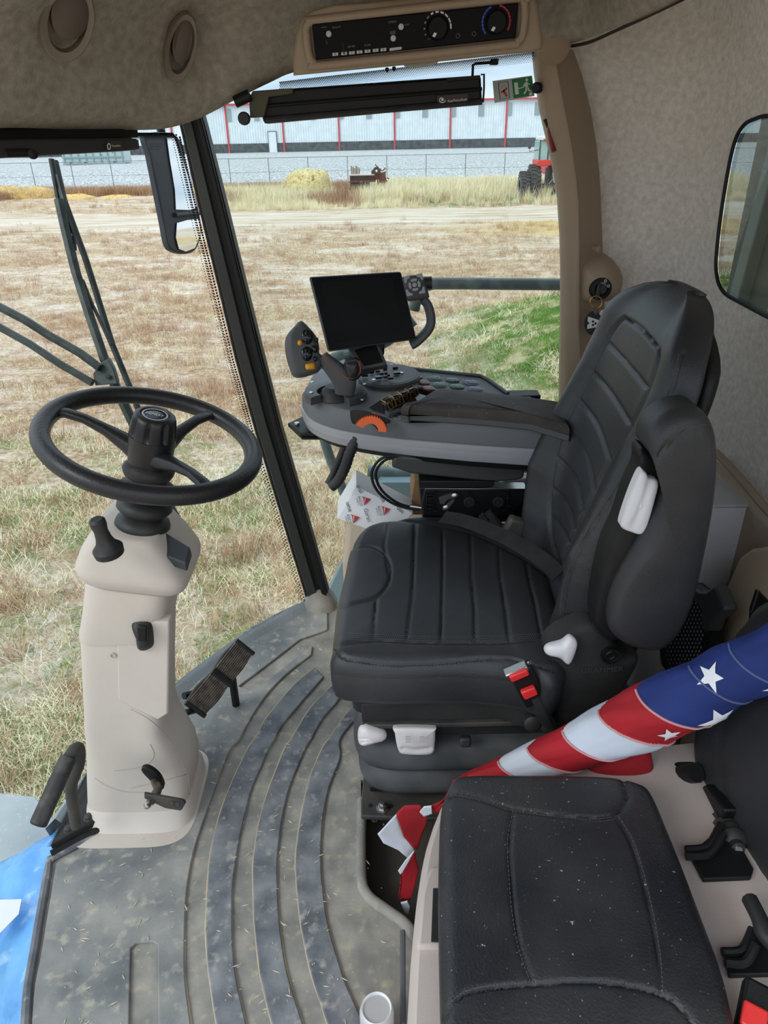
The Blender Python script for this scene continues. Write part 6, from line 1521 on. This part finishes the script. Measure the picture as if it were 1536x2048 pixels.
MB().prism([SQ(a, b, .0013) for a, b in ((.17, .56), (.34, .38), (.35, .46), (.19, .62))], (0, -.0003, 0)).mk('hammer_mark', 'print_red', sk, sm=0)
MB().tube([SQ(a, b, .0013) for a, b in ((.20, .36), (.24, .28), (.27, .34), (.31, .25))], .0006, 4).mk('crack_mark', 'print_grey', sk)
MB().prism([SQ(a, b, .0016) for a, b in ((.87, .80), (.95, .79), (.95, .93), (.87, .94))], (0, -.0003, 0)).mk('white_mark', 'print_white', sk, sm=0)
# emergency hammer on the pillar
hm = thing('emergency_hammer', U(1102, 265, y=1.98), 'small red emergency hammer clipped behind the beige pillar', 'hammer')
MB().tube(catm([U(1098, 240, y=2.0), U(1101, 262, y=1.995), U(1105, 285, y=1.99), U(1109, 303, y=1.985)], 4), [.008]*4+[.010]*9, 12, flat=.7).mk('handle', 'dark_red', hm)
MB().tube([U(1093, 236, y=2.0), U(1100, 252, y=2.0)], .009, 10).mk('clip', 'black', hm)
kn = MB().lathe(U(1077, 176, y=2.0), (-.5, -1, 0), [(0, 0), (.012, 0), (.012, .02), (.008, .024), (0, .024)], 16).mk('window_catch', 'black')
setp(kn, 'black round window catch at the top of the beige pillar', 'catch')
# =================================================================== IGNITION SWITCH AND KEYS
ig = thing('ignition_switch', U(1201, 577, y=1.935), 'black round ignition switch set into the beige pillar housing', 'switch')
ic = U(1201, 577, y=1.945); inr = V((.05, -1, .1)).normalized()
igs = MB().lathe(ic, inr, [(0, -.02), (.029, -.02), (.029, .004), (.026, .009), (.018, .010), (.016, .006), (0, .006)], 40).mk('bezel', 'black', ig, sm=40)
MB().lathe(ic+inr*.006, inr, [(0, 0), (.012, 0), (.011, .010), (0, .010)], 24).mk('barrel', 'rubber', ig)
for a, b in ((1211, 562), (1217, 572)): MB().lathe(U(a, b, y=1.933), inr, [(.0022, 0), (.0030, .0008), (.0038, 0)], 14, caps=False).mk('position_mark', 'print_white', ig)
ky = thing('key_ring', U(1192, 604, y=1.925), 'key hanging from the ignition on a wire ring with a dark oval tag', 'keys')
MB().prism([U(a, b, y=1.925) for a, b in ((1197, 568), (1201, 566), (1200, 596), (1194, 602), (1190, 598))], (0, .006, 0)).mk('key', 'rubber', ky, bev=.002)
MB().tube([U(1192+12*math.cos(k*PI/16), 604+12*math.sin(k*PI/16), y=1.922) for k in range(32)], .0012, 8, closed=True).mk('ring', 'gold', ky)
MB().prism(UP([(1187, 615), (1195, 615), (1194, 624), (1190, 630), (1187, 624)], y=1.92), (0, -.004, 0)).mk('tag_loop', 'grey_mid', ky, bev=.001)
tag_ = inflate('tag', UP([(1187+18.5*math.cos(k*PI/12), 647+24*math.sin(k*PI/12)) for k in range(24)], y=1.918), (0, -1, 0), .0005, .003, .001, mat('tag_dark', (34, 40, 46), .5), ky, M_=48, K=4)
MB().prism(UP([(1176, 633), (1203, 642), (1202, 652), (1174, 658), (1175, 649), (1178, 648), (1178, 644), (1175, 643)], y=1.9165), (0, -.0006, 0)).mk('tag_letter', 'print_white', tag_, sm=0)
for a, b in ((1186, 643), (1191, 647), (1186, 650)): MB().lathe(U(a, b, y=1.9155), (0, -1, 0), [(0, 0), (.0032, 0), (0, .0003)], 10).mk('tag_dot', 'black', tag_)
cnb = inflate('white_tag', UP([(1207+9*math.cos(k*PI/8), 633+13*math.sin(k*PI/8)) for k in range(16)], y=1.935), (0, -1, 0), .001, .003, .001, 'white_plastic', ky, M_=32, K=4)

# =================================================================== FAR THINGS
def gp_(u, v, z0=GZ):
    P = U(u, v, z=z0); return V((P.x, P.y, z0))
def straw_heap(name, c, rx, ry, h, m, label, seed):
    rr = []
    for k in range(9):
        f_ = k/8; r_ = math.cos(f_*PI/2)**.6; z = h*math.sin(f_*PI/2)
        rr.append([c+V((rx*r_*math.cos(a)*(1+.22*noise.noise(V((math.cos(a)*2, math.sin(a)*2, seed+f_*2)))), ry*r_*math.sin(a), z*(1+.25*noise.noise(V((math.cos(a)*1.5, f_*3, seed+5))))-.05)) for a in [2*PI*j/28 for j in range(28)]])
    o = MB().loft(rr).mk(name, m, sm=80); setp(o, label, 'straw'); return o
strw = mat('straw_heap', (206, 186, 122), .95, c2=(226, 212, 160), sc=5, det=10, bump=.12, bsc=7, c3=(150, 128, 74), sc3=6, lo3=.56, hi3=.66)
strg = mat('straw_gold', (214, 172, 96), .95, c2=(226, 196, 130), sc=5, det=10, bump=.1, bsc=7, c3=(168, 128, 66), sc3=6, lo3=.58, hi3=.68)
c0 = gp_(616, 398); straw_heap('straw_heap', c0, 1.55, 1.2, 1.6, strw, 'rounded pale straw heap beside the rusty implement', 1)
for (u, v, rx, h, lb_) in ((30, 397, 2.9, .75, 'broad golden straw pile at the far left of the yard'), (150, 397, 1.3, .30, 'low golden straw pile right of the broad one'), (232, 395, 1.0, .2, 'thin trail of golden straw at the right end of the piles')):
    straw_heap('straw_pile', gp_(u, v), rx, 1.0, h, strg, lb_, u)['group'] = 'golden straw piles at the left of the yard'
# rusty implement
ri = thing('rusty_implement', gp_(740, 392), 'rusty red old implement with upright planks in the tall grass', 'farm implement')
rc_ = gp_(740, 392); px_m = (gp_(780, 392).x-gp_(700, 392).x)/80
rust = mat('rust', (122, 66, 54), .9, c2=(84, 48, 42), sc=4, c3=(160, 110, 96), sc3=6)
def rb_(name, u0, u1, v0, v1, d, m, dy=0.0):
    return MB().box((rc_.x+((u0+u1)/2-740)*px_m, rc_.y+dy, GZ+(392-(v0+v1)/2)*px_m*1.0), (abs(u1-u0)*px_m, d, abs(v1-v0)*px_m)).mk(name, m, ri, bev=.01)
rb_('hopper', 702, 748, 354, 364, .9, mat('rust_dark', (66, 40, 38), .9, c2=(40, 30, 30), sc=5))
rb_('hopper_rim', 700, 750, 352, 354, 1.0, mat('rust_pale', (206, 190, 184), .7))
rb_('end_panel', 700, 702, 353, 364, 1.0, 'rust_pale')
rb_('frame_bar', 700, 752, 363, 366, .95, rust)
rb_('lower_box', 702, 740, 366, 386, .7, mat('imp_dark', (44, 42, 42), .9, c2=(70, 62, 58), sc=6))
rb_('gear_case', 744, 762, 346, 362, .6, rust)
rb_('gear_case', 758, 772, 350, 368, .5, rust, -.1)
MB().lathe(V((rc_.x+14*px_m, rc_.y-.5, GZ+46*px_m)), (0, -1, 0), [(0, 0), (.22, 0), (.22, .1), (.07, .12), (0, .12)], 20).mk('pulley', 'imp_dark', ri)
MB().lathe(V((rc_.x+14*px_m, rc_.y-.63, GZ+46*px_m)), (0, -1, 0), [(0, 0), (.07, 0), (0, .03)], 12).mk('hub_disc', 'white_plastic', ri)
for i in range(6): rb_('plank', 704+3*i, 706.2+3*i, 337+2*(i % 3), 353, .06, mat('plank', (128, 112, 84), .9), .1*(i % 2))
random.seed(3)
for i in range(12):
    a = V((rc_.x+(744+random.random()*32-740)*px_m, rc_.y-.2, GZ+(392-random.uniform(345, 378))*px_m)); MB().tube([a, a+V((random.uniform(-.4, .4), .1, random.uniform(-.3, .5)))], .035, 6).mk('rod', rust, ri)
for a in (694, 770): MB().lathe(V((rc_.x+(a-740)*px_m, rc_.y-.3, GZ+.28)), (0, -1, 0), [(.0, 0), (.26, 0), (.28, .06), (.26, .14), (0, .14)], 20).mk('wheel', 'imp_dark', ri)
# tractor
tr = thing('tractor', gp_(1125, 396), 'red tractor with white cab roof and big rear wheels, seen from behind beyond the window', 'tractor')
tc_ = gp_(1125, 396); m_ = (gp_(1125, 396).x-gp_(1045, 396).x)/80
TX = lambda u: tc_.x+(u-1125)*m_
TZ = lambda v: GZ+(396-v)*m_
def tb(name, u0, u1, v0, v1, y0, y1, m, par=None, bev=.03): return MB().box(((TX(u0)+TX(u1))/2, tc_.y+(y0+y1)/2, (TZ(v0)+TZ(v1))/2), (abs(TX(u1)-TX(u0)), y1-y0, abs(TZ(v1)-TZ(v0)))).mk(name, m, par or tr, bev=bev)
tred = mat('tractor_red', (206, 48, 44), .4); tblk = mat('tractor_dark', (48, 50, 52), .8, c2=(84, 82, 78), sc=6, det=8)
tyre = mat('tyre', (52, 54, 56), .9, c2=(70, 72, 74), sc=5)
def wheel(u, w_, v_top, y, nm='rear_wheel'):
    r = (TZ(v_top)-GZ)/2; c = V((TX(u)-w_/2, tc_.y+y, GZ+r))
    o = MB().lathe(c, (1, 0, 0), [(r*.55, 0), (r*.9, .0), (r*.98, .05), (r, .12), (r, w_-.12), (r*.98, w_-.05), (r*.9, w_), (r*.55, w_)], 40, caps=True).mk(nm, tyre, tr)
    mb = MB()
    for k in range(24):
        a = 2*PI*k/24
        for s_ in (-1, 1):
            d = V((0, math.cos(a+s_*.06), math.sin(a+s_*.06))); t_ = V((0, -d.z, d.y))
            p = c+V((w_/2+s_*w_*.24, 0, 0))+d*(r+.015)
            mb.box(p, (w_*.5, .07, .07), Matrix((V((1, 0, 0)), t_*1+V((s_*.5, 0, 0)), d)).transposed())
    mb.mk('tread_lugs', tblk, o, kind='stuff', sm=0)
    MB().lathe(c+V((-.02, 0, 0)), (1, 0, 0), [(0, .02), (r*.5, .02), (r*.56, 0), (r*.56, w_+.04), (r*.5, w_+.02), (0, w_+.02)], 28).mk('rim', mat('rim_grey', (170, 178, 180), .5), o)
for s_ in (1, -1):
    wheel(1125-s_*63, .55, 333, 0); wheel(1125-s_*83, .5, 345, -.1)
    wheel(1125-s_*45, .42, 358, 2.6, 'front_wheel')
tb('rear_body', 1095, 1155, 340, 385, -.5, 1.4, tblk)
tb('axle', 1040, 1210, 368, 376, -.15, .15, tblk)
tb('bonnet', 1100, 1150, 325, 355, 1.4, 4.0, tred)
tb('cross_panel', 1064, 1186, 325, 333, -.45, 0, tred)
for s_ in (1, -1):
    tb('fender', 1125-s_*62, 1125-s_*36, 323, 334, -.7, .9, tred)
    for q in ((1125-s_*57, 287), (1125-s_*40, 287)): tb('cab_post', q[0]-1.2, q[0]+1.2, 287, 326, -.35, -.25, tblk)
    MB().tube([V((TX(1125-s_*55), tc_.y, TZ(305))), V((TX(1125-s_*76), tc_.y, TZ(308))), V((TX(1125-s_*76), tc_.y, TZ(296)))], .02, 6).mk('mirror_arm', tblk, tr)
    tb('mirror', 1125-s_*79, 1125-s_*73, 291, 303, -.05, .05, tblk)
    tb('tail_lamp', 1125-s_*53, 1125-s_*43, 285, 289, -.55, -.5, mat('lamp_red', (200, 80, 70), .4))
tb('cab_roof', 1070, 1180, 281, 288, -.5, 1.4, mat('roof_white', (226, 228, 228), .4))
tb('cab_glass', 1068, 1182, 289, 325, -.3, 1.3, mat('cab_glass', (150, 186, 184), .15))
tb('seat', 1108, 1140, 300, 325, -.34, -.31, tblk, bev=.01)
random.seed(5)
for i in range(22):
    a = V((TX(1082+random.random()*80), tc_.y-.5-random.random()*.3, TZ(random.uniform(340, 385))))
    MB().tube([a, a+V((random.uniform(-.3, .3), random.uniform(-.2, .1), random.uniform(-.5, .4)))], random.uniform(.025, .05), 6).mk('linkage', 'tractor_dark' if i % 3 else 'galv', tr)
tb('warning_sign', 1111, 1118, 340, 348, -.62, -.6, mat('sign_pale', (226, 222, 214), .5), bev=.004)
# skip / dumpster
dp = thing('waste_skip', gp_(190, 331, GZ+.95), 'pale blue open waste skip on wheels beyond the fence at left', 'skip')
dc_ = gp_(190, 331, GZ+.95); ds = (gp_(243, 331, GZ+.95).x-gp_(137, 331, GZ+.95).x)/106
skm = mat('skip_blue', (170, 190, 190), .7, c2=(190, 200, 196), sc=3, c3=(150, 140, 116), sc3=2)
X_ = lambda u: dc_.x+(u-190)*ds
Z_ = lambda v: dc_.z+(331-v)*ds
MB().box((X_(190), dc_.y+1, (Z_(328)+Z_(308))/2), ((243-137)*ds, 2, 20*ds)).mk('body', skm, dp, bev=.02)
for k in range(9): MB().box((X_(140+12.4*k), dc_.y-.04, (Z_(328)+Z_(308))/2), (.10, .12, 20*ds)).mk('rib', mat('skip_rib', (136, 160, 162), .7), dp)
for v in (308, 318, 328): MB().box((X_(190), dc_.y-.05, Z_(v)), (106*ds, .14, .12)).mk('rail', 'skip_rib', dp)
for u in (150, 175, 225): MB().lathe(V((X_(u), dc_.y, Z_(329))), (0, -1, 0), [(0, 0), (.2, 0), (.2, .1), (0, .1)], 12).mk('wheel', 'imp_dark', dp)
for i, (u, r_) in enumerate(((160, .7), (185, .9), (215, .8))):
    MB().lathe(V((X_(u), dc_.y+1, Z_(309))), (0, 0, 1), [(0, 0), (r_, 0), (r_*.7, .2), (r_*.3, .38), (0, .42)], 12).mk('load', mat('load', (222, 222, 214), .8, c2=(200, 190, 160), sc=2), dp)

# =================================================================== GRASS (instanced tufts)
protos = bpy.data.collections.new('tuft_kinds')
def gmat(name, stops):
    m = bpy.data.materials.new(name); m.use_nodes = True; n = m.node_tree; b = n.nodes['Principled BSDF']; b.inputs['Roughness'].default_value = .9; b.inputs['Specular IOR Level'].default_value = .1
    oi = n.nodes.new('ShaderNodeObjectInfo'); r = n.nodes.new('ShaderNodeValToRGB'); e = r.color_ramp.elements
    while len(e) < len(stops): e.new(.5)
    for k, (el, c) in enumerate(zip(e, stops)): el.position = k/(len(stops)-1); el.color = lin(c)+(1,)
    n.links.new(oi.outputs['Random'], r.inputs[0]); n.links.new(r.outputs[0], b.inputs['Base Color']); MATS[name] = m; return m
g_brown = gmat('g_brown', [(146, 116, 90), (176, 144, 116), (196, 162, 128), (164, 124, 96), (212, 184, 150)])
g_straw = gmat('g_straw', [(218, 198, 162), (234, 218, 184), (202, 176, 136), (240, 226, 198)])
g_green = gmat('g_green', [(92, 124, 52), (116, 148, 68), (150, 170, 100), (84, 112, 50)])
g_pale = gmat('g_pale', [(236, 226, 190), (244, 238, 210), (224, 212, 168), (230, 224, 190)])
def tuft(i, m, n_, h, spread, lie, wd, seed):
    random.seed(seed); mb = MB()
    for k in range(n_):
        a = random.random()*2*PI; r = spread*math.sqrt(random.random()); b = V((r*math.cos(a), r*math.sin(a), -.01))
        L_ = h*random.uniform(.5, 1.1); ln = lie*random.uniform(.3, 1.0); da = random.random()*2*PI
        d = V((math.sin(ln)*math.cos(da), math.sin(ln)*math.sin(da), math.cos(ln))); s_ = V((-math.sin(da+random.uniform(-1, 1)), math.cos(da), 0)).normalized()*wd
        p1 = b+d*L_*.55; d2 = (d+V((math.cos(da), math.sin(da), -.4))*.35*random.random()).normalized(); p2 = p1+d2*L_*.45
        mb.add([b-s_, b+s_, p1+s_*.7, p1-s_*.7, p2], [(0, 1, 2, 3), (3, 2, 4)])
    me = bpy.data.meshes.new('tuft_%02d' % i); me.from_pydata([tuple(v) for v in mb.v], [], mb.f); me.materials.append(m)
    o = bpy.data.objects.new('tuft_%02d' % i, me); protos.objects.link(o)
KINDS = [(g_brown, 26, .15, .14, 1.35, .0022), (g_brown, 18, .24, .10, .9, .0020), (g_straw, 30, .13, .16, 1.5, .0022), (g_straw, 22, .50, .14, .5, .0030),
         (g_green, 30, .09, .12, 1.3, .0030), (g_pale, 34, .60, .22, .45, .0050), (g_brown, 34, .50, .25, .7, .0050), (g_pale, 24, .16, .16, 1.5, .0030)]
for i, (m, n_, h, s_, l_, w_) in enumerate(KINDS): tuft(i, m, n_, h, s_, l_, w_, 40+i)
ng = bpy.data.node_groups.new('scatter', 'GeometryNodeTree')
ng.interface.new_socket(name='Geometry', in_out='INPUT', socket_type='NodeSocketGeometry'); ng.interface.new_socket(name='Geometry', in_out='OUTPUT', socket_type='NodeSocketGeometry')
gi = ng.nodes.new('NodeGroupInput'); go = ng.nodes.new('NodeGroupOutput'); ip = ng.nodes.new('GeometryNodeInstanceOnPoints'); ci = ng.nodes.new('GeometryNodeCollectionInfo')
ci.inputs[0].default_value = protos; ci.inputs[1].default_value = True; ci.inputs[2].default_value = True
def na(nm, ty):
    q = ng.nodes.new('GeometryNodeInputNamedAttribute'); q.data_type = ty; q.inputs[0].default_value = nm; return q.outputs[0]
ng.links.new(gi.outputs[0], ip.inputs['Points']); ng.links.new(ci.outputs[0], ip.inputs['Instance']); ip.inputs['Pick Instance'].default_value = True
ng.links.new(na('idx', 'INT'), ip.inputs['Instance Index']); ng.links.new(na('sc', 'FLOAT'), ip.inputs['Scale'])
rot = ng.nodes.new('ShaderNodeCombineXYZ'); ng.links.new(na('rz', 'FLOAT'), rot.inputs[2]); ng.links.new(rot.outputs[0], ip.inputs['Rotation'])
ng.links.new(ip.outputs[0], go.inputs[0])
def scatter(name, pts, label, parent=None):
    me = bpy.data.meshes.new(name); me.from_pydata([p[0] for p in pts], [], [])
    for nm, ty, k in (('idx', 'INT', 1), ('sc', 'FLOAT', 2), ('rz', 'FLOAT', 3)):
        at = me.attributes.new(nm, ty, 'POINT'); at.data.foreach_set('value', [p[k] for p in pts])
    o = bpy.data.objects.new(name, me); link(o, parent); mo_ = o.modifiers.new('g', 'NODES'); mo_.node_group = ng
    setp(o, label, 'grass', kind='stuff'); return o
random.seed(11); P_ = []
def tz(x, y): return GZ+gh(x, y)
for k in range(60000):
    r = 3.2*(58/3.2)**random.random(); a = math.radians(random.uniform(-52, 40)); x, y = r*math.sin(a), r*math.cos(a)
    if y > 56: continue
    wy_ = y+6*.5
    road_ = 34.0 < y < 40.5
    sand = noise.noise(V((x*.28, y*.75, 2)))+.5*noise.noise(V((x*.9, y*1.6, 8)))
    if road_ and random.random() > .04: continue
    if sand > .12 and random.random() > .18: continue
    m_ = math.exp(-abs((x-6.2)/4.2)**3.2-abs((y-12.6)/3.6)**2.6)
    gn = noise.noise(V((x*.8, y*.8, 20)))
    if m_ > .12: i = 4 if (gn > -.22 and random.random() < .8) else random.choice((7, 7, 2))
    elif y < 9.5 and gn > -.08 and random.random() < .7: i = random.choice((4, 4, 7))
    elif y < 10: i = random.choice((0, 2, 2, 7, 7, 1))
    elif gn < 0: i = random.choice((0, 0, 1, 2))
    else: i = random.choice((0, 2, 2, 1, 7))
    P_.append(((x, y, tz(x, y)), i, random.uniform(.55, 1.15)*(1+r*.012), random.random()*6.28))
# tall dry weeds in front of the mound and scattered stalks
for k in range(900):
    x = random.gauss(4.1, .7); y = random.gauss(8.6, .9); P_.append(((x, y, tz(x, y)), 3, random.uniform(.7, 1.5), random.random()*6.28))
for k in range(900):
    r = 4*(14)**random.random(); a = math.radians(random.uniform(-48, 25)); x, y = r*math.sin(a), r*math.cos(a)
    if not 34 < y < 41: P_.append(((x, y, tz(x, y)), random.choice((1, 3, 6)), random.uniform(.4, .8), random.random()*6.28))
scatter('dry_grass', P_, 'matted dry brown and green grass covering the field')
P2 = []
for k in range(24000):
    y = 40.5+16.7*random.random()**.8; x = random.uniform(-46, 24)
    nn2 = noise.noise(V((x*.12, y*.2, 5)))
    if x < -12: 
        if y < 52 and x > -24: continue
        if y < 46: continue
        i = 6 if random.random() < .7 else 1
    elif x < -1: i = 6 if nn2 > -.1 or y > 49 else 5
    else: i = 5 if random.random() < .75 else random.choice((6, 3, 4))
    if nn2 > .22 and x > 0 and random.random() < .6: i = 4
    s_ = random.uniform(.6, 1.3)*(.6 if y < 43 else 1.15 if y < 53 else .8)
    P2.append(((x, y, tz(x, y)), i, s_*(3.0 if i in (4, 1) else 1.25), random.random()*6.28))
scatter('tall_grass', P2, 'band of tall pale grass in front of the chain link fence')
P3 = []
for c, rx, h, i0 in ((c0, 1.6, 1.6, (7, 2)), (gp_(30, 397), 3.4, .7, (2, 7))):
    for k in range(700):
        a = random.random()*6.28; q = math.sqrt(random.random()); P3.append(((c.x+rx*q*math.cos(a), c.y+1.1*q*math.sin(a), GZ+h*math.sqrt(max(0, 1-q*q))*.95), random.choice(i0), random.uniform(1.2, 2.2), random.random()*6.28))
scatter('loose_straw', P3, 'loose straw lying on the heaps')

# crumbs of dirt and straw on the floor mat
random.seed(9); mb = MB()
for k in range(420):
    u_, v_ = random.uniform(110, 800), random.uniform(1280, 2048)
    P = U(u_, v_, z=.0085)
    if P.x < -.72 or (P.x > -.05 and P.y < 1.2 and random.random() < .3): continue
    s_ = random.uniform(.0006, .0016); l_ = s_*random.choice((1, 1.5, 5, 7)); a = random.random()*PI
    d = V((math.cos(a), math.sin(a), 0)); e = V((-d.y, d.x, 0)); mb.add([P+d*l_, P+e*s_, P-d*l_, P-e*s_, P+V((0, 0, s_))], [(0, 1, 4), (1, 2, 4), (2, 3, 4), (3, 0, 4)])
cr_o = mb.mk('crumbs', mat('crumb', (206, 194, 168), .8), floor, kind='stuff', sm=0)
mb = MB()
for k in range(14):
    P = U(752+random.gauss(0, 6), 1640+random.gauss(0, 5), z=-.055+.0); s_ = .003
    mb.box(P+V((0, 0, .003)), (s_, s_*1.3, s_), Matrix.Rotation(random.random()*3, 3, 'Z'))
mb.mk('crumbs', 'crumb', floor, kind='stuff', sm=0)
